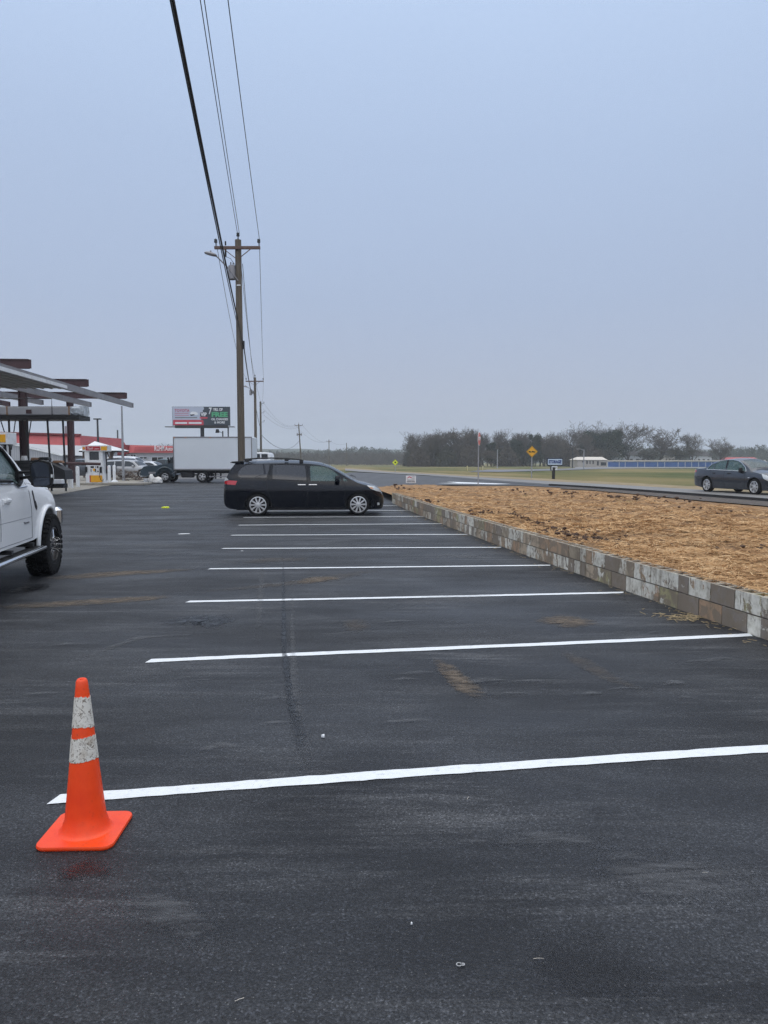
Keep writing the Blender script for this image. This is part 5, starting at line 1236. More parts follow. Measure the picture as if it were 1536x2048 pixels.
# ------------------------------------------------------------------ fuel dispensers
def pump(px, D, label, sc=1.0, z0=.15):
    q = at(px, 900, D); root = thing('fuel_pump', label, 'fuel pump', (q.x, D, z0), R(-2), 'fuel pumps'); K = 49 / 1500
    X = lambda p: (p - 195) * K; Z = lambda y: (965.5 - y) * K
    def b(x0, x1, y0, y1, d, name, m, par=root, fy=0.0, bev=.01): return MB().box(((X(x0) + X(x1)) / 2, fy, (Z(y0) + Z(y1)) / 2), (X(x1) - X(x0), d, Z(y0) - Z(y1)), 0).build(name, m, par, bevel=bev)
    b(174, 211, 965.5, 947, .62, 'base_cabinet', M['white']); b(175, 208, 947, 928, .58, 'upper_cabinet', M['white'])
    b(172, 181, 928, 903, .50, 'column', M['white']); b(200.5, 208, 928, 903, .50, 'column', M['white']); b(181, 200.5, 927, 920, .46, 'cross_panel', M['white'])
    b(181, 200.5, 920, 903.2, .36, 'window_panel', M['winglass'])
    hd = b(168, 219.5, 903, 891, .62, 'header_sign', M['white'])
    b(175.5, 204.5, 901, 893, .02, 'red_sign', M['red'], hd, -.322, 0); b(206, 218, 901, 893, .02, 'yellow_sign', M['yellow'], hd, -.322, 0)
    b(183, 211 - 4, 964, 950.5, .02, 'yellow_panel', M['yellow'], fy=-.325, bev=0); b(182, 184, 964, 950.5, .022, 'red_stripe', M['red'], fy=-.3255, bev=0)
    text('Thank', .24, M['ink_white'], hd, (X(183.5), -.336, Z(897.2)), shear=.3, width=X(190) - X(177.5)); text('you', .16, M['ink_white'], hd, (X(197.5), -.336, Z(897.5)), shear=.3, width=X(202.5) - X(193))
    o = MB().lathe([(.10, 0), (.10, .01)], 12, 0, Matrix.Translation((X(171.7), -.325, Z(896.8))) @ Matrix.Rotation(math.pi / 2, 4, 'X')).build('emblem', M['amber'], hd)
    b(184, 190.5, 936, 932, .02, 'screen', M['winglass'], fy=-.30, bev=0); b(197, 199.8, 936, 932, .02, 'card_reader', M['ink_black'], fy=-.30, bev=0); b(193.5, 195, 935.5, 932, .02, 'keypad', M['ink_grey'], fy=-.30, bev=0)
    b(189, 192.4, 942, 937, .02, 'keypad', M['yellow'], fy=-.30, bev=0); b(192.8, 194.6, 943.5, 937.5, .02, 'receipt_slot', M['ink_black'], fy=-.30, bev=0); b(184, 185.6, 944, 938, .02, 'grade_button', M['ink_grey'], fy=-.30, bev=0); b(197.5, 199.8, 943.6, 941.5, .02, 'grade_button', M['ink_black'], fy=-.30, bev=0)
    b(173.5, 177.3, 944.5, 933.5, .12, 'nozzle_boot', M['trim'], fy=-.33); nb = b(203, 206.5, 945.5, 933.5, .12, 'nozzle_boot', M['trim'], fy=-.33)
    mb = MB(); mb.tube([(X(203.5), -.42, Z(945)), (X(203.8), -.45, Z(953)), (X(206), -.45, Z(960)), (X(208.5), -.4, Z(962)), (X(209), -.3, Z(958))], .018, 6); mb.build('hose', M['cable'], root, smooth=60)
    for x_ in (171, 211): MB().tube([(X(x_), .05, Z(903)), (X(x_ + .2), .1, Z(930)), (X(x_ - .2), .1, Z(960))], .05, 6).build('hose', M['cable'], root, smooth=60)
    return root
pump(195, 49, 'white and yellow fuel pump with red header sign standing right of the maroon column')
pump(-22, 25.5, 'second fuel pump mostly hidden behind the white pickup, its yellow header showing', z0=.15)
MB_ = MB().box((0, 0, .07), (3.5, 1.6, .14)); isl2 = MB_.build('pump_island', M['concrete'], None, bevel=.02); isl2.location = (at(-22, 900, 25.5).x - .4, 25.6, .012); isl2['kind'] = 'structure'
MB_ = MB().box((0, 0, .07), (9.5, 1.6, .14)); isl = MB_.build('pump_island', M['concrete'], None, bevel=.02); isl.location = (at(150, 900, 49.3).x, 49.3, .012); isl['kind'] = 'structure'
BOL = [(144, 940, 976, 'short thin white bollard nearest the black trailer'), (156, 932.5, 973.5, 'tall white bollard left of the pump'), (219, 930.5, 966, 'white bollard right of the pump'), (229, 930, 963.5, 'white bollard with a flared foot, rightmost of the bollards'), (141, 956.5, 974.5, 'stubby white capped post beside the trailer bumper')]
for i, (px, yt, yb, lb) in enumerate(BOL):
    g = gp(px, yb, .02); K = g.y / 1500; h_ = (yb - yt) * K; r_ = .105 if i != 0 else .07
    mb = MB(); prof = [(r_, 0), (r_, h_ - .06), (r_ * .8, h_ - .02), (r_ * .3, h_)]
    if i == 3: prof = [(.26, 0), (.24, .06), (r_, .14)] + prof[1:]
    if i == 4: r_ = .16; prof = [(r_, 0), (r_, h_ - .12), (r_ * 1.1, h_ - .1), (r_ * 1.1, h_)]
    mb.lathe(prof, 16); o = mb.build('bollard', M['white'], smooth=40); o.location = (g.x, g.y, .012); tag(o, lb, 'bollard', 'white bollards round the pumps')
# black trailer with junk behind the pickup's mirror
tr = thing('flatbed_trailer', 'black sided utility trailer with white rear rail parked behind the pickup mirror', 'trailer', (rx_(90, 36), 36, 0))
def tp(mb, n_, m_, **k): return rpart(mb, n_, m_, tr, **k)
X3 = lambda p: rx_(p, 36); Z3 = lambda y: rz_(y, 36)
tp(MB().prism([(X3(30), Z3(944)), (X3(30), Z3(921)), (X3(86), Z3(921)), (X3(112), Z3(925)), (X3(142), Z3(940)), (X3(144), Z3(958)), (X3(60), Z3(960))], 35.2, 36.1), 'side_panel', M['black'])
for y_ in (927, 934): tp(MB().box(((X3(30) + X3(86)) / 2, 35.16, Z3(y_)), (X3(86) - X3(30), .06, .05)), 'rib', M['galv'] if False else M['trim'])
tp(MB().box(((X3(108) + X3(141)) / 2, 35.1, Z3(962)), (X3(141) - X3(108), .3, .22)), 'rear_rail', M['white'], bevel=.03)
tp(MB().box(((X3(60) + X3(136)) / 2, 35.6, Z3(971)), (X3(136) - X3(60), .5, .2)), 'underframe', M['black'])
for p_ in (70, 96): 
    w_ = wheel(tr, X3(p_) - tr.location.x, -.85, .36, .36, .22, .22, 'steel', -1)
for (p_, w_, h_, m_, lb, nm) in ((72, .35, .14, 'brownbox', 'flat brown carton on top of the black trailer', 'carton'), (91, .55, .16, 'trim', 'black case with a yellow patch on top of the trailer', 'case'), (50, .2, .22, 'bag', 'crumpled white sack at the trailer corner', 'sack'), (118, .5, .12, 'brownbox', 'low brown board on the tail of the trailer', 'board')):
    o = MB().box((0, 0, h_ / 2), (w_, .35, h_), taper=.8).build(nm, M[m_], bevel=.02); o.location = (X3(p_), 35.9, Z3(921) if p_ < 100 else Z3(926)); tag(o, lb, nm)
pr_ = MB().tube([(rx_(125, 46), 46, rz_(926.5, 46)), (rx_(200, 46), 46, rz_(928, 46))], .09, 10).build('steel_pipe', M['maroon']); tag(pr_, 'maroon steel pipe laid level between the canopy column and the pump', 'pipe')

# ------------------------------------------------------------------ box truck
def box_truck():
    D = 54.0; K = D / 1500; X = lambda p: (p - 400) * K; Z = lambda y: CAMH + (918 - y) * K
    root = thing('box_truck', 'white box truck with a dark teal bonnet parked across the far end of the lot', 'truck', (at(400, 900, D).x, D + 1.2, 0), R(1.0))
    x0, x1, z0, z1 = X(346), X(503), Z(940), Z(874); L_ = x1 - x0
    b = MB(); b.box(((x0 + x1) / 2, 0, (z0 + z1) / 2), (L_, 2.35, z1 - z0)); bx = b.build('cargo_box', M['boxwhite'], root, bevel=.05)
    for zz, nm in ((z1 - .03, 'top_rail'), (z0 + .05, 'bottom_rail')):
        for s_ in (-1, 1): MB().box(((x0 + x1) / 2, s_ * 1.185, zz), (L_ - .02, .02, .09)).build(nm, M['galv'], bx)
    for px in (346.9, 502): MB().box((X(px), -1.186, (z0 + z1) / 2), (.07, .02, z1 - z0 - .1)).build('corner_post', M['galv'], bx)
    for px in (349, 371, 420, 478): MB().box((X(px), -1.2, Z(875.8)), (.10, .02, .04)).build('marker_lamp', M['amber'], bx)
    MB().box(((x0 + x1) / 2, 0, z0 - .14), (L_ - .1, .9, .22)).build('chassis', M['black'], root)
    MB().box((X(372), -.8, Z(949)), (.9, .4, .45)).build('fuel_tank', M['black'], root, bevel=.06)
    MB().box((X(434), -1.1, Z(953)), (1.3, .06, .08)).build('side_guard', M['galv'], root)
    MB().box((X(492), 0, Z(953)), (.12, 2.2, .12)).build('rear_bumper', M['galv'], root)
    for s_ in (-1, 1): MB().box((X(428), s_ * .95, Z(950)), (.03, .5, .55)).build('mud_flap', M['trim'], root)
    for s_ in (-1, 1):
        wheel(root, X(402), s_ * 1.0, .42, .42, .26, .25, 'steel', s_); wheel(root, X(328), s_ * .98, .42, .42, .26, .24, 'steel', s_)
    # bonnet and cab (faces left)
    cab = MB(); pr_ = [(X(278), Z(951)), (X(280), Z(940)), (X(286), Z(933)), (X(296), Z(931)), (X(312), Z(931)), (X(322), Z(928.5)), (X(334), Z(926.5)), (X(341), Z(916)), (X(346), Z(912)), (X(347), Z(944)), (X(341), Z(944))]
    for k in range(9): a = R(10 + 160 * k / 8); pr_.append((X(328) + .60 * math.cos(a), .44 + .60 * math.sin(a)))
    pr_ += [(X(312), Z(950)), (X(290), Z(952))]
    cab.prism(pr_, -1.08, 1.08); cb = cab.build('cab', M['teal_paint'], root, bevel=.05)
    fl = MB(); fl.tube([(X(328) + .66 * math.cos(a), -1.1, .44 + .66 * math.sin(a)) for a in np.linspace(R(0), R(180), 14)], .07, 6); fl.build('fender_flare', M['teal_paint'], root, smooth=60)
    MB().box((X(303), -1.085, Z(945.5)), (.55, .02, .14)).build('side_badge', M['galv'], cb)
    MB().prism([(X(335), Z(925.5)), (X(341.3), Z(916.5)), (X(345), Z(914)), (X(345.5), Z(926))], -1.1, -1.085).build('side_window', M['winglass'], cb)
    MB().bar((X(334), 0, Z(925)), (X(341), 0, Z(915)), 1.9, .03).build('windscreen', M['winglass'], cb)
    MB().bar((X(342), -1.12, Z(948)), (X(350), -1.12, Z(942)), .05, .05).build('strut', M['galv'], root)
    mb = MB(); mb.box((X(337), -1.25, Z(922)), (.1, .18, .3)); mb.bar((X(338), -1.05, Z(923)), (X(337), -1.2, Z(922)), .03, .03); mb.build('door_mirror', M['trim'], root)
    MB().box((X(281), 0, Z(950)), (.18, 2.1, .3)).build('front_bumper', M['chrome'], root, bevel=.04)
    return root
box_truck()
# bags, bucket and scrap heap beside the truck's nose
def blob_thing(name, lb, cat, p, sx, sy, sz, m, seed, group=None):
    r = random.Random(seed); bm = bmesh.new(); bmesh.ops.create_icosphere(bm, subdivisions=3, radius=1)
    for v in bm.verts:
        n = mn.noise(v.co * 1.6 + Vector((seed, 0, 0))) * .35 + mn.noise(v.co * 4 + Vector((0, seed, 0))) * .15; v.co = v.co * (1 + n); v.co = Vector((v.co.x * sx, v.co.y * sy, max(0, (v.co.z + .75) * sz * .6)))
    me = bpy.data.meshes.new(name); bm.to_mesh(me); bm.free(); me.materials.append(m); shade(me, 60); o = bpy.data.objects.new(name, me); col.objects.link(o); o.location = p; return tag(o, lb, cat, group)
blob_thing('plastic_bag', 'large crumpled white plastic bag in front of the box truck wheel', 'bag', Vector((at(313, 900, 52).x, 52, .01)), .38, .3, .42, M['bag'], 3)
blob_thing('plastic_bag', 'small white bag slumped left of the large crumpled bag', 'bag', Vector((at(301.5, 900, 52).x, 52, .01)), .17, .2, .62, M['bag'], 5)
bk = MB().lathe([(.13, 0), (.16, .33), (.165, .34), (.15, .34)], 14).build('bucket', M['white'], smooth=40); bk.location = Vector((at(290, 900, 52.5).x, 52.5, .012)); tag(bk, 'white bucket beside the white bags', 'bucket')
def scrap(px, py, label, n, sp_, seed, hgt):
    r = random.Random(seed); c = gp(px, py, .012); root = thing('scrap_heap', label, 'scrap heap', tuple(c)); mb = MB()
    for k in range(n):
        mb = MB(); a = Vector((r.gauss(0, sp_), r.gauss(0, .4), r.uniform(.04, hgt) * (1 - .3 * r.random()))); d = Vector((r.uniform(-1, 1), r.uniform(-.6, .6), r.uniform(-.35, .35))) * r.uniform(.2, .6)
        b_ = a + d; b_.z = max(.03, b_.z); mb.tube([a, (a + b_) / 2 + Vector((0, 0, r.uniform(-.08, .1))), b_], r.uniform(.018, .045), 6); mb.build('bent_pipe', M['scrap'], root); mb = MB()
    mb = MB()
    for k in range(5): MB().box((r.gauss(0, sp_), r.gauss(0, .35), r.uniform(.08, hgt)), (r.uniform(.15, .5), r.uniform(.1, .3), r.uniform(.05, .2)), rz=r.random() * 3).build('sheet_offcut', M['galv'], root); return root
scrap(256, 961.5, 'tangled heap of brown and grey scrap pipes beside the rightmost bollard', 60, .75, 11, .95)
scrap(270, 961.0, 'low heap of scrap at the nose of the box truck', 26, .4, 12, .4)

# parked cars beyond the pumps
def park(o, px, D, rz, z=0.0): o.location = (at(px, 900, D).x, D, G(0, D) + z); o.rotation_euler.z = R(rz)
c1 = simple_car('parked_car', 'silver estate car behind the scrap heap, in front of the white sport utility', M['silver_paint'], 4.5, 1.5, 'suv', group='cars parked at the repair shop'); park(c1, 262, 62, -12)
c2 = simple_car('parked_car', 'white sport utility with dark windows parked behind the silver estate', M['white_paint'], 4.8, 1.84, 'suv', group='cars parked at the repair shop'); park(c2, 262, 72, -8)
c3 = simple_car('parked_car', 'white low car with its bonnet showing above the teal truck bonnet', M['white_paint'], 4.6, 1.35, 'car', group='cars parked at the repair shop'); park(c3, 300, 70, -8)
c4 = simple_car('parked_car', 'dark green car in front of the open garage bay', M['green_paint'], 4.7, 1.62, 'car', group='cars parked at the repair shop'); park(c4, 330, 76, 172)
c5 = simple_car('parked_car', 'grey pickup seen between the maroon column and the pump', M['grey_paint'], 4.9, 1.6, 'pickup', group='cars parked at the repair shop'); park(c5, 166, 60, 178)
c6 = simple_car('parked_car', 'dark sport utility seen just right of the pump behind the bollards', M['grey_paint'], 4.6, 1.65, 'suv', group='cars parked at the repair shop'); park(c6, 222, 66, -160)
# white van whose roof shows over the minivan
vn = thing('delivery_van', 'white van seen end on above the roof of the black minivan', 'van', (at(526, 900, 78).x, 78, G(0, 78)), R(4))
mb = MB(); w2, zt = .97, at(0, 905, 78).z - G(0, 78)
mb.prism([(-w2, .35), (-w2, 1.5), (-w2 * .93, 2.1), (-w2 * .84, zt - .06), (-w2 * .6, zt), (w2 * .6, zt), (w2 * .84, zt - .06), (w2 * .93, 2.1), (w2, 1.5), (w2, .35)], -2.6, 2.6); mb.build('body', M['white_paint'], vn, bevel=.05, smooth=30)
for s_ in (-1, 1): MB().box((s_ * .38, -2.61, 1.85), (.62, .03, .5)).build('rear_window', M['winglass'], vn, bevel=.01)
for s_ in (-1, 1):
    for yy in (-1.7, 1.7):
        mb = MB(); mb.lathe([(.2, -.11), (.36, -.1), (.36, .1), (.2, .11)], 20, 0, Matrix.Translation((s_ * .88, yy, .36)) @ Matrix.Rotation(math.pi / 2, 4, 'Y')); mb.build('wheel', M['tyre'], vn, smooth=40)
    MB().box((s_ * .9, -2.6, 1.1), (.12, .05, .5)).build('tail_lamp', M['red_lens'], vn)

# ------------------------------------------------------------------ buildings at the left
def bpart(root, mb, name, m, par=None, **k):
    mb.v = [tuple(Vector(p) - root.location) for p in mb.v]; return mb.build(name, m, par or root, **k)
def px_(p, D): return at(p, 900, D).x
def pz_(y, D): return at(0, y, D).z
D = 92; lw = thing('long_warehouse', 'long low warehouse with a red mansard roof behind the canopy', 'building', (px_(60, D), D, G(0, D)))
xl, xr = px_(-160, D), px_(155, D); g0 = G(0, D)
bpart(lw, MB().box(((xl + xr) / 2, D + 8, (g0 + pz_(897, D)) / 2), (xr - xl, 16, pz_(897, D) - g0)), 'wall', M['whitewall'])
mb = MB(); e1, e0 = pz_(868, D), pz_(896, D); xe, xt = px_(166, D), px_(156, D)
vs = [(xl, D - .6, e0), (xe, D - .6, e0), (xe, D + 16.6, e0), (xl, D + 16.6, e0), (xl, D + .6, e1 + .35), (xt, D + .6, e1 - .15), (xt, D + 15.4, e1 - .15), (xl, D + 15.4, e1 + .35)]
mb.add(vs, [(3, 2, 1, 0), (4, 5, 6, 7), (0, 1, 5, 4), (1, 2, 6, 5), (2, 3, 7, 6), (3, 0, 4, 7)]); rf = bpart(lw, mb, 'roof', M['redroof'])
mb = MB(); mb.bar((xl, D + .5, e1 + .42), (xt + .2, D + .5, e1 - .08), .35, .22); bpart(lw, mb, 'roof_cap', M['darkred'], rf)
for p in (112, 118): 
    mb = MB(); mb.tube([(px_(p, D), D + 3, e1 - .3), (px_(p, D), D + 3, pz_(850 if p == 112 else 841, D))], .12, 8); bpart(lw, mb, 'vent_pipe', M['galv'], rf)
D = 80; sh = thing('metal_shed', 'grey corrugated shed with a sloping eave in front of the red roofed warehouse', 'building', (px_(80, D), D, 0))
g0 = G(0, D); za, zb = pz_(889, D), pz_(912, D); xa, xb, xc = px_(25, D), px_(124, D), px_(166, D)
mb = MB(); mb.prism([(px_(-90, D), g0), (px_(-90, D), za + .5), (xa, za), (xb, zb), (xb, g0)], D, D + 6); bpart(sh, mb, 'wall', M['greysheet'])
mb = MB()
for k in range(64):
    x = px_(-90, D) + (xb - px_(-90, D)) * k / 46; zt_ = (za + .5 if x < xa else za + (zb - za) * (x - xa) / (xb - xa)) - .12
    mb.box((x, D - .015, (g0 + zt_) / 2), (.05, .03, zt_ - g0))
bpart(sh, mb, 'cladding_ribs', M['greyroof'])
mb = MB(); mb.bar((px_(-90, D), D - .08, za + .55), (xa, D - .08, za + .06), .16, .16); mb.bar((xa, D - .08, za + .06), (xb + .1, D - .08, zb + .06), .16, .16); bpart(sh, mb, 'eave_trim', M['white'])
mb = MB(); mb.prism([(xb, g0), (xb, zb - .1), (xc, zb - .12), (xc, g0)], D + 1.5, D + 7); bpart(sh, mb, 'annex_wall', M['greysheet'])
mb = MB(); vs = [(xa + .3, D - .1, za + .16), (xb, D - .1, zb + .16), (xc + .3, D + 1.3, zb + .02), (xc + .6, D + 7.5, pz_(893, D + 7)), (px_(25, D), D + 7.5, pz_(889, D + 7))]
mb.add(vs + [(x, y, z - .06) for x, y, z in vs], [(0, 1, 2, 3, 4), (9, 8, 7, 6, 5)] + [(i, (i + 1) % 5, 5 + (i + 1) % 5, 5 + i) for i in range(5)]); bpart(sh, mb, 'roof', M['greyroof'])
mb = MB(); mb.box((px_(158, D), D + 1.49, pz_(920, D)), (.62, .04, .42)); w_ = bpart(sh, mb, 'window', M['winglass'])
# small hipped kiosk roof behind the pump
D = 68; ks = thing('picnic_shelter', 'small open shelter with a pale hipped roof right behind the pump', 'shelter', (px_(198, D), D, G(0, D)))
mb = MB(); xa, xb = px_(172, D), px_(246, D); ze = pz_(901.5, D); ax = px_(190, D); zt = pz_(882.5, D)
mb.add([(xa, D - 1.8, ze), (xb, D - 1.8, ze), (xb, D + 1.8, ze), (xa, D + 1.8, ze), (ax, D, zt)], [(3, 2, 1, 0), (0, 1, 4), (1, 2, 4), (2, 3, 4), (3, 0, 4)]); bpart(ks, mb, 'roof', M['white'])
mb = MB(); mb.box(((xa + xb) / 2, D, ze - .07), (xb - xa - .1, 3.5, .12)); bpart(ks, mb, 'fascia', M['black'])
for p in (180, 212, 233):
    for dy in (-1.5, 1.5): bpart(ks, MB().box((px_(p, D), D + dy, ze / 2), (.13, .13, ze - .1)), 'post', M['scrap'])
for p, q in ((233, 226), (233, 240), (212, 219)): bpart(ks, MB().bar((px_(p, D), D - 1.5, ze - .9), (px_(q, D), D - 1.5, ze - .13), .09, .09), 'brace', M['scrap'])
# repair shop
D = 84; rs = thing('repair_shop', 'low white repair shop with red metal fascia and painted shop name', 'building', (px_(320, D), D, G(0, D)))
g0 = G(0, D); xa, xb = px_(252, D), px_(412, D); zb_, zt_ = pz_(904.5, D), pz_(889.5, D)
bpart(rs, MB().box(((xa + xb) / 2, D + 5, (g0 + zb_) / 2), (xb - xa, 10, zb_ - g0)), 'wall', M['whitewall'])
mb = MB(); z2 = zt_ - .25
vs = [(xa - .25, D - .5, zb_ - .05), (xb, D - .5, zb_ - .05), (xb, D + .2, z2), (xa - .25, D + .2, zt_), (xa - .25, D + 10, zb_ - .05), (xb, D + 10, zb_ - .05), (xb, D + 10, z2), (xa - .25, D + 10, zt_)]
mb.add(vs, [(0, 1, 2, 3), (7, 6, 5, 4), (0, 3, 7, 4), (1, 5, 6, 2), (3, 2, 6, 7), (0, 4, 5, 1)]); fa = bpart(rs, mb, 'roof', M['redroof'])
mb = MB()
for k in range(4): mb.bar((xa + 1, D - .5 + .14 * (k + .5) - .02, zb_ + (z2 - zb_) * (k + .5) / 4), (xb, D - .5 + .14 * (k + .5) - .02, zb_ + (z2 - zb_) * (k + .5) / 4), .03, .03)
bpart(rs, mb, 'fascia_rib', M['darkred'], fa)
bpart(rs, MB().box((px_(255, D), D - .15, (zb_ + zt_) / 2 - .1), (.42, .7, zt_ - zb_ + .15)), 'corner_panel', M['darkred'], fa)
bpart(rs, MB().box((px_(250.5, D), D - .1, (g0 + zb_) / 2), (.16, .3, zb_ - g0)), 'corner_post', M['darkred'])
bpart(rs, MB().prism([(px_(228, D), zb_ - .35), (px_(229, D), zb_ + .55), (xa - .25, zb_ + .65), (xa - .25, zb_ - .1)], D + 1, D + 8), 'side_wing', M['darkred'])
lx = lambda p: px_(p, D) - rs.location.x
for (s1, px, wpx, hh) in (('R', 313.0, 4.6, .62), ('O', 318.3, 4.8, .66), ('H', 323.5, 4.2, .66), ('M', 328.5, 4.4, .68)):
    text(s1, hh * 1.32, M['ink_white'], fa, (lx(px), -.42, pz_(897.2, D) - rs.location.z), width=wpx * D / 1500, bold=.012)
text('Auto', .62, M['ink_white'], fa, (lx(340), -.42, pz_(897.8, D) - rs.location.z), width=15 * D / 1500, bold=.01)
def win(root, x0, x1, y0, y1, D, m='winglass', nm='window', frame=True, par=None):
    o = bpart(root, MB().box(((px_(x0, D) + px_(x1, D)) / 2, D - .02, (pz_(y0, D) + pz_(y1, D)) / 2), (px_(x1, D) - px_(x0, D), .06, pz_(y0, D) - pz_(y1, D))), nm, M[m], par)
    if frame:
        mb = MB(); a, b, c, d = px_(x0, D), px_(x1, D), pz_(y1, D), pz_(y0, D)
        for q in (((a, D - .06, c), (b, D - .06, c)), ((a, D - .06, d), (b, D - .06, d)), ((a, D - .06, c), (a, D - .06, d)), ((b, D - .06, c), (b, D - .06, d)), (((a + b) / 2, D - .06, c), ((a + b) / 2, D - .06, d))): mb.bar(q[0], q[1], .05, .06)
        bpart(root, mb, 'frame', M['white'], o)
    return o
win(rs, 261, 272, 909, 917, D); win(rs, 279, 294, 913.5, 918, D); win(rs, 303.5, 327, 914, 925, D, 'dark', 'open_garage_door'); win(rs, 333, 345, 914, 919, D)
# poles at the filling station
def thin_pole(label, px, yt, D, r, m, head=None, nm='light_pole', yb=None, taper=.7):
    b = Vector((px_(px, D), D, G(px_(px, D), D))); root = thing(nm, label, 'pole', tuple(b)); h = pz_(yt, D) - b.z
    MB().tube([(0, 0, 0), (0, 0, h)], [r, r * taper], 8).build('shaft', M[m], root, smooth=60)
    if head == 'flat': MB().box((0, 0, h + .06), (.9, .5, .14)).build('lamp_head', M['trim'], root, bevel=.03)
    if head == 'arm':
        mb = MB(); mb.tube([(0, 0, h - .2), (-.6, 0, h + .1), (-1.0, 0, h + .12)], .05, 6); a_ = mb.build('lamp_arm', M['galv'], root); MB().box((-1.2, 0, h + .1), (.6, .25, .12)).build('lamp_head', M['galv'], a_, bevel=.03)
    if head == 'camera': MB().box((-.7, 0, h + .0), (.5, .4, .5), taper=.7).build('lamp_head', M['trim'], root, bevel=.05); MB().bar((0, 0, h - .3), (-.6, 0, h), .05, .05).build('lamp_arm', M['trim'], root)
    return root
thin_pole('dark light pole with a flat head left of the shelter roof', 196.5, 839, 95, .17, 'wire', 'flat')
thin_pole('tall pale slender pole standing in front of the repair shop corner', 245.5, 812, 58, .11, 'steelpole', taper=.6)
thin_pole('distant thin pole behind the shelter, left of the tall pale pole', 236, 860, 150, .2, 'wire')
thin_pole('short post with a floodlight below the billboard', 446, 862, 100, .12, 'wire', 'camera')

# ------------------------------------------------------------------ billboard
D = 130.0; bb = thing('billboard', 'large half pale, half dark billboard on a black post above the box truck', 'billboard', (px_(404, D), D, G(0, D)), 0)
K = D / 1500; bX = lambda p: (p - 404) * K; bZ = lambda y: CAMH + (918 - y) * K - bb.location.z
MB().box(((bX(346.5) + bX(461)) / 2, 0, (bZ(814.5) + bZ(852)) / 2), (bX(461) - bX(346.5), .35, bZ(814.5) - bZ(852))).build('board', M['billdark'], bb)
def flat(poly, m, nm, off): return MB().prism([(bX(x), bZ(y)) for x, y in poly], -.175 - off, -.17, 0).build(nm, m, bb)
flat([(347, 815), (409, 815), (410, 819), (407, 822), (408, 828), (403, 832), (404, 841), (408, 843), (408, 851.5), (347, 851.5)], M['billwhite'], 'pale_print', .01)
flat([(348, 840.5), (407, 840.5), (408.5, 843), (408.5, 851), (348, 851)], M['billred'], 'red_band', .02)
flat([(402, 825.5), (416, 825.5), (416, 834), (402, 834)], M['navy'], 'badge_panel', .03); flat([(401, 835), (417.5, 835), (415.5, 838.5), (401.5, 838)], M['billred'], 'badge_ribbon', .03)
def bt(s_, x0, x1, yc, h, m, bold=.0, shear=0):
    K_ = D / 1500; return text(s_, h * K_ * 1.38, m, bb, ((bX(x0) + bX(x1)) / 2, -.215, bZ(yc)), width=(x1 - x0) * K_, bold=bold, shear=shear)
bt('TOYOTA', 351.5, 381, 822.5, 5.8, M['ink_red'], .01); bt('7', 418.5, 424.5, 823.5, 13, M['ink_white'], .03, .1); bt('YRS. OF', 428, 447, 820.5, 5.2, M['ink_white'], .02)
bt('FREE', 424.5, 456.5, 830.5, 9, M['ink_green'], .05); bt('OIL CHANGES', 424, 457, 839.5, 4.2, M['ink_white'], .015); bt('& MORE', 430, 451, 845.8, 4.2, M['ink_white'], .015)
bt('VIP', 403, 415.3, 830, 7, M['ink_white'], .03)
for y, x1 in ((827.6, 379), (831.5, 380)): flat([(351.5, y - .45), (x1, y - .45), (x1, y + .45), (351.5, y + .45)], M['ink_red'], 'small_print', .02)
flat([(352, 835), (396, 835), (396, 837), (352, 837)], M['ink_grey'], 'small_print', .02)
flat([(352, 845), (376, 845), (376, 848.4), (352, 848.4)], M['ink_white'], 'band_lettering', .03); flat([(379, 845), (404.5, 845), (404.5, 848.4), (379, 848.4)], M['ink_white'], 'band_lettering', .03)
flat([(382, 830), (383, 826), (387, 824), (393, 824.5), (397, 827), (398, 830), (391, 831), (384, 832)], M['ink_white'], 'car_picture', .02); flat([(381.5, 830), (390, 829.5), (392, 831), (384, 833)], M['navy'], 'car_picture', .03)
mb = MB(); mb.box(((bX(334) + bX(470)) / 2, -.4, bZ(854.5)), (bX(470) - bX(334), 1.2, .12)); mb.box((0, 0, bZ(853.8)), (bX(457) - bX(352), .4, .5)); mb.build('catwalk', M['black'], bb)
MB().tube([(bX(405), .1, 0), (bX(405), .1, bZ(853))], .33, 16).build('post', M['black'], bb, smooth=60); MB().tube([(bX(456.5), .1, 0), (bX(456.5), .1, bZ(853))], .12, 10).build('side_post', M['wire'], bb, smooth=60)

# ------------------------------------------------------------------ signs in the middle distance
def sign_root(label, px, yb, D, z=None):
    b = Vector((px_(px, D), D, G(px_(px, D), D) if z is None else z)); return thing('road_sign', label, 'sign', tuple(b)), b
def diamond(px, yc, half, yb, D, m, label, yawdeg=0, symbol=None):
    r_, b = sign_root(label, px, yb, D); b.z = pz_(yb, D); r_.location = b; K = D / 1500; z = (yb - yc) * K; h = half * K; r_.rotation_euler.z = R(yawdeg)
    MB().box((0, .03, (z + h * .8) / 2), (.07, .05, z + h * .8)).build('post', M['steelpole'], r_)
    o = MB().prism([(0, z - h), (h, z), (0, z + h), (-h, z)], -.012, .0).build('sign_face', m, r_)
    k = .9; MB().prism([(0, z - h * k), (h * k, z), (0, z + h * k), (-h * k, z)], -.016, -.0125).build('border', M['ink_black'], o); k = .85
    MB().prism([(0, z - h * k), (h * k, z), (0, z + h * k), (-h * k, z)], -.020, -.0165).build('face_field', m, o)
    if symbol: MB().prism([(x * h, z + y * h) for x, y in symbol], -.026, -.0205).build('symbol', M['ink_black'], o)
    return r_
trailer_sym = [(-.62, -.02), (-.6, .08), (-.3, .10), (-.22, .0), (-.05, .0), (.05, .12), (.2, .12), (.28, .04), (.55, .04), (.62, -.06), (.55, -.12), (.4, -.18), (.25, -.12), (-.2, -.12), (-.35, -.18), (-.5, -.12)]
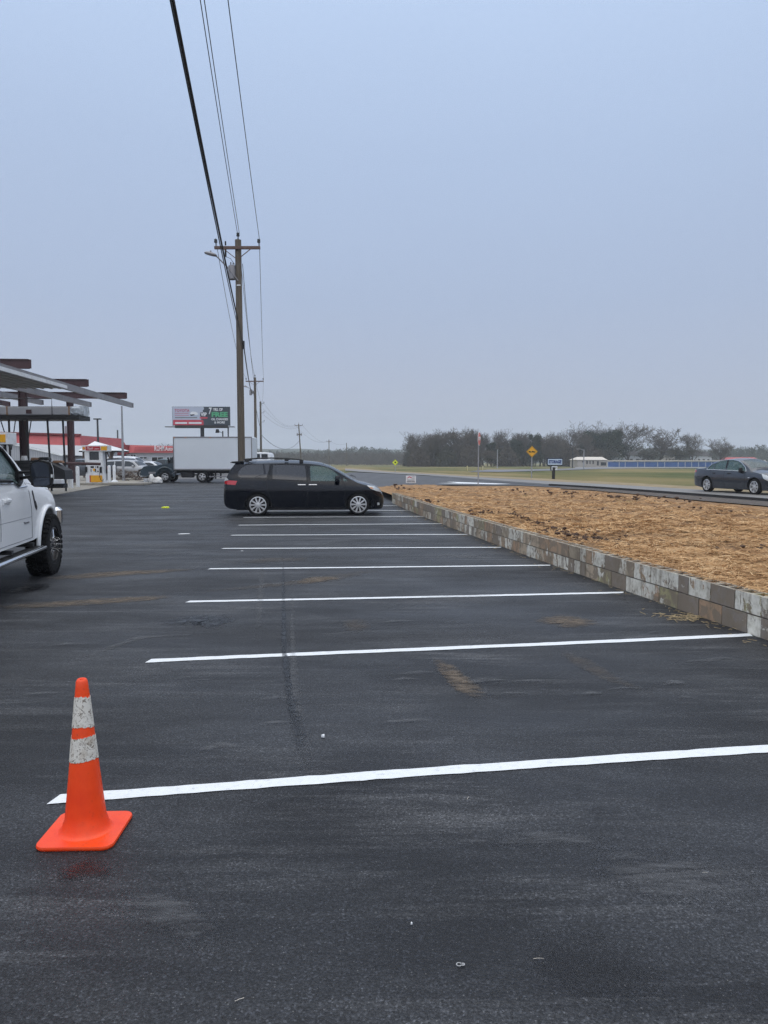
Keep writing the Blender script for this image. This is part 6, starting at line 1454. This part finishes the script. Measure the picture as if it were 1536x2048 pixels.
diamond(1064, 903.5, 11.4, 958, 60, M['signyellow'], 'yellow diamond warning sign with black vehicle symbol on a thin grey post', 0, trailer_sym)
arrow_sym = [(-.25, -.2), (-.25, .15), (-.1, .3), (.2, .3), (.35, .1), (.2, -.1), (.25, -.35), (.05, -.3), (-.05, -.05), (-.1, -.3)]
diamond(790.5, 925, 6.2, 944, 92, M['fluoyellow'], 'small lime yellow diamond road sign beside the distant highway', 0, arrow_sym)
# octagonal sign seen almost edge on
D = 40; b = Vector((px_(958, D), D, pz_(970, D))); st = thing('road_sign', 'red octagonal sign turned nearly edge-on atop a tall thin grey pole', 'sign', tuple(b), R(72)); K = D / 1500
zc = (970 - 878) * K; MB().tube([(0, .03, 0), (0, .03, zc + .3)], .03, 8).build('post', M['steelpole'], st)
r_ = .38; oc = [(r_ * math.cos(R(22.5 + 45 * k)), zc + r_ * math.sin(R(22.5 + 45 * k))) for k in range(8)]
o = MB().prism(oc, -.01, .005).build('sign_face', M['white'], st); oc2 = [(x * .93, zc + (z - zc) * .93) for x, z in oc]
MB().prism(oc2, -.014, -.0105).build('red_field', mat('faded_red_sign', (.62, .12, .10), .4, 0, .05, 3), o); text('STOP', .27, M['ink_white'], o, (0, -.02, zc), width=.56, bold=.01)
# storage sign
D = 58; K = D / 1500; b = Vector((px_(1109, D), D, pz_(959, D))); sg_ = thing('road_sign', 'blue and white STORAGE sign on a black post beside the highway', 'sign', tuple(b)); Z_ = lambda y: (959 - y) * K; X_ = lambda p: (p - 1109) * K
MB().box((X_(1107.8), 0, Z_(935) / 2), (.2, .18, Z_(935))).build('post', M['black'], sg_)
hb = MB().box((X_(1109.8), 0, (Z_(916) + Z_(931)) / 2), (31 * K, .2, 15.5 * K)).build('sign_box', M['navy'], sg_, bevel=.02)
MB().box((X_(1109.8), -.105, (Z_(918) + Z_(929.8)) / 2), (28.5 * K, .01, 11.6 * K)).build('sign_panel', mat('pale_blue_sign', (.5, .6, .72), .5, 0, .04, 2), hb)
text('STORAGE', .34, M['ink_blue'], hb, (X_(1109.8), -.115, Z_(924)), width=25.5 * K, bold=.02)
lb_ = MB().box((X_(1109), -.02, (Z_(932.5) + Z_(940.5)) / 2), (11.5 * K, .12, 8 * K)).build('lower_panel', M['white'], sg_, bevel=.01); MB().box((X_(1102.3), -.02, (Z_(932.5) + Z_(940.5)) / 2), (1.8 * K, .12, 8 * K)).build('lower_edge', M['navy'], sg_)
for y, w_ in ((934.7, 9), (937, 8)): MB().box((X_(1109), -.085, Z_(y)), (w_ * K, .008, 1.1 * K)).build('small_lettering', M['ink_grey'], lb_)
# yard sign
D = 38; K = D / 1500; b = Vector((px_(822, D), D, pz_(969, D))); ys_ = thing('yard_sign', 'small white yard sign with a red roof logo standing at the straw edge', 'sign', tuple(b)); Z_ = lambda y: (969 - y) * K; X_ = lambda p: (p - 822) * K
yp = MB().box((0, 0, (Z_(951.3) + Z_(966)) / 2), (20 * K, .012, 14.7 * K)).build('panel', M['white'], ys_)
for s_ in (-1, 1): MB().tube([(s_ * .15, .015, 0), (s_ * .15, .015, Z_(960))], .006, 5).build('wire_leg', M['wire'], ys_)
mb = MB(); mb.bar((X_(815), -.012, Z_(956.2)), (X_(819), -.012, Z_(953)), .02, .035); mb.bar((X_(819), -.012, Z_(953)), (X_(823.5), -.012, Z_(956)), .02, .035); mb.build('roof_logo', M['ink_red'], yp)
for y, w_, o_x in ((953.5, 7, 4.5), (956.3, 6, 5)): MB().box((o_x * K, -.008, Z_(y)), (w_ * K, .004, .9 * K)).build('small_lettering', M['ink_grey'], yp)
MB().box((0, -.008, Z_(960.2)), (15 * K, .004, 1.8 * K)).build('small_lettering', M['ink_grey'], yp); MB().box((0, -.008, Z_(963.6)), (17 * K, .004, 1.6 * K)).build('small_lettering', M['ink_black'], yp)
thin_pole('street light pole left of the STORAGE sign in front of the wood', 1168, 899, 150, .13, 'steelpole', 'arm', nm='street_lamp')
thin_pole('plain grey pole right of the edge-on octagonal sign', 995, 899, 170, .13, 'steelpole')
thin_pole('thin dark pole left of the beige hut', 1145.5, 895, 180, .14, 'wire')
for p, y, lb in ((935, 943.5, 'short pale marker post at the left of the lower yard'), (966, 943.5, 'short pale marker post left of the plain grey pole')):
    D = 120; o = MB().lathe([(.08, 0), (.08, .75), (.04, .8)], 8).build('marker_post', mat('pale_yellow_post', (.45, .40, .22), .7, 0, .05, 2) if p == 935 else bpy.data.materials['pale_yellow_post'], smooth=40); o.location = (px_(p, D), D, G(px_(p, D), D)); tag(o, lb, 'post', 'marker posts')

# ------------------------------------------------------------------ storage units, hut, houses
D = 255; s0 = thing('storage_building', 'long low row of blue roll-up storage doors behind the field', 'building', (px_(1330, D), D, G(0, D))); g0 = G(0, D)
z1 = pz_(922.2, D); xa, xb = px_(1215.5, D), px_(1475, D)
bpart(s0, MB().box(((xa + xb) / 2, D + 5, (g0 - .4 + z1) / 2), (xb - xa, 10, z1 - g0 + .4)), 'wall', M['whitewall'])
bpart(s0, MB().box(((xa + xb) / 2, D + 5, z1 + .12), (xb - xa + .4, 10.8, .24)), 'roof', M['cream'])
edges = [1216, 1239, 1251, 1276, 1290, 1316, 1330, 1357, 1371, 1384, 1398, 1412, 1424, 1445, 1468]
for a, b in zip(edges[:-1], edges[1:]): bpart(s0, MB().box(((px_(a + .8, D) + px_(b - .8, D)) / 2, D - .03, (g0 + pz_(923.8, D)) / 2), (px_(b - .8, D) - px_(a + .8, D), .1, pz_(923.8, D) - g0)), 'rollup_door', M['blue'])
D = 225; h0 = thing('office_hut', 'beige hut with a cream gabled roof at the left end of the blue storage row', 'building', (px_(1184, D), D, G(0, D))); g0 = G(0, D)
xa, xb, xc = px_(1155.5, D), px_(1201, D), px_(1215, D); z1, z2 = pz_(919.5, D), pz_(913.7, D)
bpart(h0, MB().prism([(xa, g0 - .3), (xa, z1), (xc, z1), (xc, g0 - .3)], D, D + 9), 'wall', M['beige'])
mb = MB(); ov = .35
mb.add([(xa - ov, D - ov, z1 - .05), (xc + ov * .2, D - ov, z1 - .05), (xc - .3, D + 4.5, z2), (xa + .9, D + 4.5, z2), (xa - ov, D + 9.3, z1 - .05), (xc + ov * .2, D + 9.3, z1 - .05)], [(0, 1, 2, 3), (3, 2, 5, 4), (0, 3, 4), (1, 5, 2), (0, 4, 5, 1)]); bpart(h0, mb, 'roof', M['cream'])
for a, b, y0, y1, nm in ((1165, 1168, 921.5, 925, 'window'), (1173, 1176, 921.5, 928, 'window'), (1179.5, 1181.5, 921.5, 928, 'window'), (1185.5, 1188, 921.5, 928, 'window'), (1194.5, 1198, 922.5, 931, 'door'), (1202, 1213, 924.5, 931, 'garage_door')):
    bpart(h0, MB().box(((px_(a, D) + px_(b, D)) / 2, D - .02, (pz_(y0, D) + pz_(y1, D)) / 2), (px_(b, D) - px_(a, D), .08, pz_(y0, D) - pz_(y1, D))), nm, M['winglass'])
def house(px, D, w_, y_e, y_r, wallm, roofm, label, dz=6):
    g0 = G(0, D); r_ = thing('house', label, 'house', (px_(px, D), D, g0)); xa, xb = px_(px - w_ / 2, D), px_(px + w_ / 2, D); z1, z2 = pz_(y_e, D), pz_(y_r, D)
    bpart(r_, MB().box(((xa + xb) / 2, D + dz / 2, (g0 + z1) / 2), (xb - xa, dz, z1 - g0)), 'wall', wallm)
    mb = MB(); mb.add([(xa - .4, D - .4, z1), (xb + .4, D - .4, z1), (xb + .4, D + dz + .4, z1), (xa - .4, D + dz + .4, z1), (xa + .6, D + dz / 2, z2), (xb - .6, D + dz / 2, z2)], [(0, 1, 5, 4), (1, 2, 5), (2, 3, 4, 5), (3, 0, 4), (3, 2, 1, 0)]); bpart(r_, mb, 'roof', roofm)
    for k in range(3): 
        x = xa + (xb - xa) * (k + .7) / 3.4; bpart(r_, MB().box((x, D - .03, (g0 + z1) / 2 + .3), ((xb - xa) * .13, .08, 1.2)), 'window', M['winglass'])
    return r_
M['dkroof'] = mat('dark_shingle_roof', (.05, .05, .055), .9, 0, .15, 1)
house(1408, 330, 32, 912, 904, M['whitewall'], M['dkroof'], 'white house with a dark roof between two bare trees on the right')
house(1340, 335, 22, 911, 904, M['beige'], M['dkroof'], 'beige house with a dark roof half hidden behind the shrubs')
house(1275, 330, 40, 911, 902, M['greysheet'], M['dkroof'], 'grey house with a wide dark roof behind the middle of the storage row')
house(1486, 300, 66, 921, 914.5, M['whitewall'], M['redroof'], 'low building with a red roof behind the grey sedan')

# ------------------------------------------------------------------ trees
def barkmat(name, c): 
    m, t, b = newmat(name); v = objco(t); t.links.new(ramp(t, noise(t, v, 1.5, 5), [(.3, tuple(x * .7 for x in c)), (.7, tuple(x * 1.25 for x in c))]), b.inputs['Base Color']); b.inputs['Roughness'].default_value = .95; b.inputs['Specular IOR Level'].default_value = .1; return m
M['bark'] = barkmat('grey_bark', (.075, .06, .052)); M['twig'] = barkmat('bare_twigs', (.10, .085, .076)); M['pine'] = barkmat('evergreen_leaves', (.022, .032, .020)); M['brown_leaf'] = barkmat('brown_retained_leaves', (.095, .078, .066)); M['olive'] = barkmat('olive_scrub_leaves', (.065, .064, .05))
def tree_mesh(seed, H_, spread, levels=5, trunk=.28, up=.5, crown0=.25, leaf=None, nleaf=0, vase=False):
    r = np.random.default_rng(seed); TV = [[], []]; TF = [[], []]
    def seg(a, b, ra, rb, w_):
        V, F = TV[w_], TF[w_]; d = b - a; n = 5 if w_ == 0 else 3; dn = d / (np.linalg.norm(d) + 1e-9); s_ = np.cross(dn, [0.3, .1, 1.0] if abs(dn[2]) < .9 else [1., 0, 0]); s_ /= np.linalg.norm(s_); u = np.cross(s_, dn); o = len(V)
        for p, q in ((a, ra), (b, rb)):
            for k in range(n): th = 2 * math.pi * k / n; V.append(p + (s_ * math.cos(th) + u * math.sin(th)) * q)
        for k in range(n): F.append((o + k, o + (k + 1) % n, o + n + (k + 1) % n, o + n + k))
    tips = []
    def grow(p, d, L_, rad, lv):
        nseg = 3 if lv < 3 else 2; q = p.copy()
        for i in range(nseg):
            d = d + r.normal(0, .10 + .05 * lv, 3) + np.array([0, 0, up * (.16 if lv else .0)]); d /= np.linalg.norm(d); e_ = q + d * L_ / nseg
            r0 = rad * (1 - .35 * i / nseg); r1 = rad * (1 - .35 * (i + 1) / nseg); seg(q, e_, max(r0, .032), max(r1, .022), 0 if lv <= 1 else 1)
            if lv >= 1 and lv < levels and i < nseg - 1: kid(e_, d, L_, r1, lv, 1)
            if lv == 0 and i >= 0 and (i + 1) / nseg > crown0: kid(e_, d, L_, r1, lv, 2)
            q = e_
        if lv < levels: kid(q, d, L_, rad * .65, lv, 3 if lv < 2 else 2)
        else: tips.append(q)
    def kid(q, d, L_, rad, lv, n):
        for _ in range(n):
            az = r.uniform(0, 2 * math.pi); side = np.array([math.cos(az), math.sin(az), r.uniform(-.1, .35)]); k = spread * (1 if lv else (.75 if vase else 1.1)); dd = d * (1 - .35 * k) + side * k; dd /= np.linalg.norm(dd)
            grow(q, dd, L_ * r.uniform(.55, .78), rad * r.uniform(.5, .72), lv + 1)
    grow(np.array([0, 0, -.2]), np.array([r.normal(0, .04), r.normal(0, .04), 1.]), H_ * .34, trunk, 0)
    zs = max(v[2] for v in TV[1]); k = H_ / zs
    for w_ in (0, 1): TV[w_] = [v * k for v in TV[w_]]
    LV, LF = [], []
    if nleaf:
        tp_ = [t_ * k for t_ in tips]
        for _ in range(nleaf):
            c = tp_[r.integers(len(tp_))] + r.normal(0, .35, 3); n1 = r.normal(0, 1, 3); n1 /= np.linalg.norm(n1); n2 = np.cross(n1, r.normal(0, 1, 3)); n2 /= np.linalg.norm(n2); sz = r.uniform(.12, .28) * leaf; o = len(LV)
            LV += [c, c + n1 * sz, c + n2 * sz]; LF.append((o, o + 1, o + 2))
    return TV, TF, LV, LF
def mk(name, V, F, m):
    me = bpy.data.meshes.new(name); me.from_pydata([tuple(v) for v in V], [], F); me.materials.append(m); return me
PROT = {}
def proto(key, leafm=None, **kw):
    TV, TF, LV, LF = tree_mesh(**kw); ms = [('trunk', mk('trunk', TV[0], TF[0], M['bark'])), ('crown', mk('crown', TV[1], TF[1], M['twig']))]
    if LF: ms.append(('foliage', mk('foliage', LV, LF, M[leafm])))
    PROT[key] = (ms, kw['H_'])
proto('tallA', seed=1, H_=14, spread=.55, up=.9, trunk=.26, levels=5); proto('tallB', seed=2, H_=14, spread=.62, up=.7, trunk=.24, levels=5, crown0=.1)
proto('wideA', seed=5, H_=14, spread=.8, up=.8, trunk=.34, levels=5, crown0=.3); proto('wideB', seed=8, H_=14, spread=.75, up=.9, trunk=.30, levels=5, leafm='brown_leaf', leaf=.9, nleaf=1200)
proto('vase', seed=12, H_=12, spread=.75, up=1.0, trunk=.24, levels=5, crown0=.0, vase=True)
proto('brownleaf', seed=21, H_=13, spread=.8, up=.6, trunk=.26, levels=4, leafm='brown_leaf', leaf=1.7, nleaf=3500, crown0=.0); proto('scrub', seed=22, H_=9, spread=.9, up=.5, trunk=.18, levels=4, leafm='olive', leaf=1.7, nleaf=3500, crown0=-.1)
def thicket(seed, H_=9, wd=4.2):
    r = np.random.default_rng(seed); V, F = [], []
    for _ in range(150):
        a = np.array([r.normal(0, wd * .4), r.normal(0, wd * .4), 0]); L_ = H_ * r.uniform(.45, 1.0); d = np.array([r.normal(0, .12), r.normal(0, .12), 1.]); w_ = r.uniform(.03, .06); o = len(V); b_ = a + d * L_; V += [a - [w_, 0, 0], a + [w_, 0, 0], b_]; F.append((o, o + 1, o + 2))
    for _ in range(4200):
        z = H_ * r.random() ** .9; rr_ = wd * math.sqrt(max(.03, 1 - (z / H_) ** 2.5)) * math.sqrt(r.random()); th = r.uniform(0, 6.28); c = np.array([rr_ * math.cos(th), rr_ * math.sin(th), z * (.85 + .3 * mn.noise(Vector((math.cos(th) * 1.5, math.sin(th) * 1.5, seed))))]); s_ = r.uniform(.12, .34); o = len(V); V += [c, c + r.normal(0, s_, 3), c + r.normal(0, s_, 3)]; F.append((o, o + 1, o + 2))
    mb = MB(); mb.tube([(0, 0, -.2), (.1, 0, H_ * .7)], [.16, .05], 6); return ([('trunk', mb.mesh('trunk', M['bark'])), ('crown', mk('crown', V, F, M['brown_leaf'] if seed % 2 else M['olive']))], H_)
PROT['thicket'] = thicket(31)
PROT['thicketb'] = thicket(32)
def evergreen(seed, H_, wd):
    r = np.random.default_rng(seed); V, F = [], []; lob = [(r.normal(0, wd * .22), r.normal(0, wd * .22), H_ * r.uniform(.2, .9), wd * r.uniform(.25, .45)) for _ in range(22)]
    for lx_, ly, lz, lr in lob:
        kx = 1 - .45 * (lz / H_)
        for _ in range(330):
            n = r.normal(0, 1, 3); n /= np.linalg.norm(n); c = np.array([lx_ * 1.4 * kx, ly * 1.4 * kx, lz]) + n * lr * kx * r.uniform(.55, 1.05) * np.array([1, 1, .8]); a = r.normal(0, 1, 3); a /= np.linalg.norm(a); b_ = np.cross(a, n); b_ /= (np.linalg.norm(b_) + 1e-6); s_ = r.uniform(.18, .42); o = len(V); V += [c, c + a * s_, c + b_ * s_]; F.append((o, o + 1, o + 2))
    mb = MB(); mb.tube([(0, 0, -.2), (0, 0, H_ * .8)], [.2, .06], 6); PROT['ever%d' % seed] = ([('trunk', mb.mesh('trunk', M['bark'])), ('foliage', mk('foliage', V, F, M['pine']))], H_)
evergreen(1, 10, 6); evergreen(2, 11, 7.5)
def tree(key, px, ytop, D, label, group=None, kx=1.0, rz=None, name=None):
    ms, H_ = PROT[key]; x = px_(px, D); g0 = G(x, D); h = pz_(ytop, D) - g0; k = h / H_
    root = thing(name or ('evergreen_tree' if key.startswith('ever') else 'bare_tree'), label, 'tree', (x, D, g0), rz if rz is not None else random.uniform(0, 6.28), group); root.scale = (k * kx, k * kx, k)
    for nm, me in ms: o = bpy.data.objects.new(nm, me); col.objects.link(o); o.parent = root
    return root
random.seed(11)
GW = 'trees of the wood behind the lower yard'
# the wood from left to right: individually recognisable ones first
for key, px, yt, D, kx, lb in (
    ('tallA', 832, 880, 285, 1.1, 'bare grey tree at the left end of the wood, lowest of the front ones'),
    ('tallB', 851, 862, 280, 1.1, 'tall bare tree second from the left end of the wood'),
    ('tallA', 873, 857, 282, 1.2, 'tall bare tree with fanned upright branches right of the left end of the wood'),
    ('brownleaf', 905, 857, 285, .8, 'brown leafy tree with a pointed top left of the edge-on octagonal sign'),
    ('tallB', 933, 851, 290, .8, 'tallest pale bare tree just left of the edge-on octagonal sign'),
    ('tallA', 951, 858, 292, .7, 'thin bare tree right behind the edge-on octagonal sign'),
    ('tallA', 1002, 856, 300, 1.0, 'wispy bare tree above the plain grey pole'),
    ('ever1', 983, 881, 290, 1.0, 'dark evergreen left of the plain grey pole'),
    ('ever2', 1030, 876, 292, .8, 'dark evergreen midway between plain grey pole and yellow diamond sign'),
    ('tallB', 1054, 860, 300, 1.0, 'bare tree rising behind the yellow diamond sign'),
    ('ever1', 1071, 862, 292, .7, 'narrow dark evergreen rising just right of the yellow diamond sign'),
    ('wideB', 1108, 858, 300, .9, 'round brown tree above the STORAGE sign'),
    ('wideA', 1160, 840, 310, 1.15, 'broad bare tree above the beige hut, left of the pair'),
    ('wideA', 1203, 838, 320, 1.0, 'highest broad bare tree above the right of the beige hut'),
    ('ever2', 1177, 858, 295, .8, 'dark evergreen directly behind the beige hut'),
    ('ever2', 1222, 857, 290, 1.3, 'massive dark evergreen right of the beige hut'),
    ('wideB', 1262, 841, 300, 1.4, 'broad tree with brown leaves and open branches over the left of the blue storage row'),
    ('vase', 1317, 850, 296, 1.75, 'bare vase shaped tree over the middle of the blue storage row'),
    ('wideB', 1386, 862, 290, 1.0, 'upright round tree with some brown leaves behind the right of the storage row'),
    ('vase', 1442, 872, 285, 1.5, 'smaller bare vase shaped tree left of the sedan, rightmost tree'),
    ('scrub', 1362, 893, 286, 1.1, 'dense olive shrub at the foot of the upright round tree'),
    ('scrub', 1300, 897, 288, 1.2, 'olive shrub clump at the foot of the bare vase shaped tree')):
    tree(key, px, yt, D, lb, 'trees along the horizon', kx)
for k in range(64):
    px = 818 + 392 * (k + random.random()) / 64; key = random.choice(['tallA', 'tallB', 'tallA', 'thicket', 'thicketb', 'scrub', 'brownleaf', 'thicket'])
    yt = (892 if px < 900 else 890) + random.uniform(-8, 9) if not key.startswith('tall') else random.uniform(862, 886); D = random.uniform(272, 325)
    tree(key, px, yt, D, {'tallA': 'one of the slim bare trees rising out of the wood behind the lower yard', 'tallB': 'one of the forked bare trees rising out of the wood behind the lower yard', 'scrub': 'one of the low spreading olive shrubs within the wood behind the lower yard', 'brownleaf': 'one of the brown leafy trees within the wood behind the lower yard'}.get(key, 'one of the dense low brown thickets filling the wood behind the lower yard'), {'tallA': 'slim bare trees of the wood', 'tallB': 'forked bare trees of the wood', 'scrub': 'olive shrubs of the wood', 'brownleaf': 'brown leafy trees of the wood'}.get(key, 'brown thickets of the wood'), random.uniform(.9, 1.5), name='woodland_tree')
for px, yt, D, key, kx, lb in ((182, 876, 150, 'tallA', 1.3, 'bare tree left of the shelter roof'), (214, 873, 140, 'wideB', .8, 'round grey tree over the shelter roof'), (232, 887, 150, 'tallB', 1.2, 'low bare tree right of the shelter roof'), (170, 886, 155, 'tallB', 1.0, 'faint bare tree beside the end of the red mansard roof'), (308, 886, 170, 'wideB', 1.0, 'small round tree top peeking over the repair shop fascia, left one'), (333, 884, 170, 'wideB', 1.2, 'small round tree top peeking over the repair shop fascia, right one')):
    tree(key, px, yt, D, lb, 'trees along the horizon', kx)

# ------------------------------------------------------------------ far woods and hills
def far_wood(name, D0, D1, x0, x1, n, hmin, hmax, seed, label, base=0.0, m='farwood'):
    r = np.random.default_rng(seed); V, F = [], []
    for _ in range(n):
        D_ = r.uniform(D0, D1); x = r.uniform(x0, x1) * D_ / D1; h = r.uniform(hmin, hmax) * (.8 + .35 * mn.noise(Vector((x * .02, D_ * .01, seed)))); g0 = G(x, D_) - .3 + (base(x, D_) if callable(base) else base); w_ = h * r.uniform(.28, .45)
        for _ in range(95):
            a = r.uniform(0, 2 * math.pi); rr_ = w_ * math.sqrt(r.random()); zc = h * r.uniform(.05, 1) ** .8; rr_ *= math.sqrt(max(.05, 1 - (zc / h) ** 2.2)); c = np.array([x + rr_ * math.cos(a), D_ + rr_ * math.sin(a), g0 + zc]); s_ = h * .048
            d1 = r.normal(0, s_, 3) * np.array([.7, .7, 1.3]); d2 = r.normal(0, s_, 3); o = len(V); V += [c, c + d1, c + d2]; F.append((o, o + 1, o + 2))
    o = bpy.data.objects.new(name, mk(name, V, F, M[m])); col.objects.link(o); tag(o, label, 'wood', kind='stuff')
M['farwood'] = barkmat('far_winter_wood', (.10, .09, .085)); M['farpine'] = barkmat('far_evergreens', (.045, .055, .042))
far_wood('far_wood', 400, 560, -125, 36, 900, 6, 10, 3, 'distant belt of brown winter trees behind the leaning pole')
far_wood('far_wood', 430, 620, -330, -110, 700, 6, 11, 4, 'distant trees on the left horizon')
far_wood('far_wood', 620, 800, -140, 60, 900, 9, 15, 6, 'farther grey belt of trees behind the brown belt', m='farpine')
far_wood('far_wood', 500, 700, 230, 480, 700, 9, 16, 7, 'distant trees right of the storage row', m='farpine')
def hill(name, D_, x0, x1, hf, m):
    mb = MB(); n = 70; vs = []; xs = np.linspace(x0, x1, n)
    rows = ((0, 0), (60, .5), (150, .85), (260, 1.0), (420, .8), (700, 0))
    for dy, k in rows:
        for x in xs: vs.append((x, D_ + dy, -6 + k * (hf(x) + 6) + (mn.noise(Vector((x * .02, dy * .02, 2))) * 3 if k else 0)))
    mb.add(vs, [(j * n + i, j * n + i + 1, (j + 1) * n + i + 1, (j + 1) * n + i) for j in range(len(rows) - 1) for i in range(n - 1)]); return tag(mb.build(name, m, smooth=60), kind='structure')
hm = M['farpine']
h1 = lambda x: 22 + 7 * mn.noise(Vector((x * .004, 1, 0))) - .012 * (x + 250) * (x > -250) * 1.0 + 0 * x
hill('hills', 950, -1500, 300, lambda x: max(9, 20 + 6 * mn.noise(Vector((x * .004, 1, 0))) - max(0, (x + 260) * .03)), hm)
hill('hills', 760, 260, 1500, lambda x: 12 + 3 * mn.noise(Vector((x * .006, 5, 0))), hm)
hill('hills', 1500, -2200, 2200, lambda x: 24 + 9 * mn.noise(Vector((x * .0025, 9, 0))), hm)
def hill_wood(name, D_, x0, x1, n, hf, seed):
    far_wood(name, D_ + 60, D_ + 300, x0, x1, n, 9, 15, seed, 'hazy wooded ridge, band %d' % seed, base=lambda x, d: hf, m='farpine')

# ------------------------------------------------------------------ litter on the lot
def flake(name, px, py, w_, h_, m, label, cat, rz=0.0, thick=.012, seed=1, D=None):
    r = random.Random(seed); g = gp(px, py, .006); n = 9; mb = MB(); ring = []
    for k in range(n): a = 2 * math.pi * k / n; q = r.uniform(.65, 1.1); ring.append((w_ / 2 * q * math.cos(a), h_ / 2 * q * math.sin(a)))
    vs = [(x, y, 0) for x, y in ring] + [(x * .9, y * .9, thick * r.uniform(.6, 1.3)) for x, y in ring]
    mb.add(vs, [tuple(reversed(range(n))), tuple(range(n, 2 * n))] + [(i, (i + 1) % n, n + (i + 1) % n, n + i) for i in range(n)]); o = mb.build(name, m); o.location = g; o.rotation_euler.z = rz; return tag(o, label, cat)
flake('glove', 331, 1016, .34, .22, M['fluoyellow'], 'flattened lime yellow work glove on the asphalt left of the minivan', 'glove', .1, .04, 3)
flake('paper_scrap', 368, 1067.5, .36, .16, M['white'], 'flat white paper scrap on the asphalt below the yellow glove', 'litter', .2, .004, 4)
flake('pebble', 646, 1474, .022, .02, M['white'], 'white pebble on the asphalt above the nearest painted line', 'pebble', 0, .014, 5)
flake('pebble', 823, 1848, .008, .008, M['white'], 'tiny white pebble left of the pull tab at the bottom', 'pebble', 0, .006, 6)
flake('paper_scrap', 484, 1102, .06, .03, M['white'], 'tiny white scrap beside the mud smear', 'litter', 0, .004, 8)
g = gp(921, 1929, .005); mb = MB(); mb.lathe([(.007, 0), (.010, 0), (.010, .0015), (.007, .0015)], 12, 0, Matrix.Translation((-.005, 0, 0)), closed=True); mb.lathe([(.003, 0), (.007, 0), (.007, .0015), (.003, .0015)], 10, 0, Matrix.Translation((.008, 0, 0)), closed=True)
o = mb.build('pull_tab', M['silver_paint']); o.location = g; tag(o, 'small metal pull tab lying on the asphalt near the bottom', 'litter')
for px, py, ln, a, lb in ((1077, 1917, .035, .0, 'single pale straw right of the pull tab'), (479, 1999, .03, .5, 'single pale straw near the bottom edge, left half'), (936, 1596, .03, 1.2, 'single straw just below the nearest painted line'), (1410, 1745, .02, 0, 'short pale straw in the lower right')):
    g = gp(px, py, .006); mb = MB(); mb.tube([(-ln / 2, 0, 0), (0, .0008, .001), (ln / 2, 0, .0005)], .0009, 5); o = mb.build('straw_stem', M['strand']); 
    o.location = g; o.rotation_euler.z = a; tag(o, lb, 'straw')
    o.data.materials.clear(); o.data.materials.append(M['cream'])
M['driedstraw'] = mat('dried_straw_bits', (.42, .32, .18), .8, 0, .4, 30)
def loose(n, f, name, m, label, cat, ln, wd, seed):
    r = random.Random(seed); mb = MB()
    for _ in range(n):
        x, y = f(r); a = r.uniform(0, 3.14); l_ = ln * r.uniform(.4, 1.3); d = Vector((math.cos(a), math.sin(a), 0)) * l_ / 2; mb.bar(Vector((x, y, .010)) - d, Vector((x, y, .012)) + d, wd, wd)
    o = mb.build(name, m); tag(o, label, cat, kind='stuff')
def wf(r): y = 4 + 22 * r.random() ** 1.5; return xw(y) - abs(r.gauss(0, .14)) - .01, y
loose(260, wf, 'loose_straw', M['driedstraw'], 'loose straw bits blown along the foot of the block wall', 'straw', .07, .0035, 4)
g0_ = gp(1398, 1236, 0); loose(60, lambda r: (g0_.x - .2 + r.gauss(0, .12), g0_.y + r.gauss(0, .10)), 'straw_tuft', M['driedstraw'], 'small tuft of straw on the asphalt by the wall', 'straw', .13, .004, 6)
# haze: one closed volume of even air
hz = MB().box((0, 1100, 40 - 7), (5200, 3400, 100)).build('haze', []); hz.data.materials.clear()
m = bpy.data.materials.new('pale_haze'); m.use_nodes = True; t = m.node_tree; t.nodes.clear(); ou = t.nodes.new('ShaderNodeOutputMaterial'); pv = t.nodes.new('ShaderNodeVolumePrincipled')
pv.inputs['Density'].default_value = .00046; pv.inputs['Color'].default_value = (.88, .94, 1.0, 1); pv.inputs['Anisotropy'].default_value = .1; t.links.new(pv.outputs[0], ou.inputs['Volume'])
hz.data.materials.append(m); tag(hz, kind='stuff', label='thin grey winter haze filling the air', cat='haze')
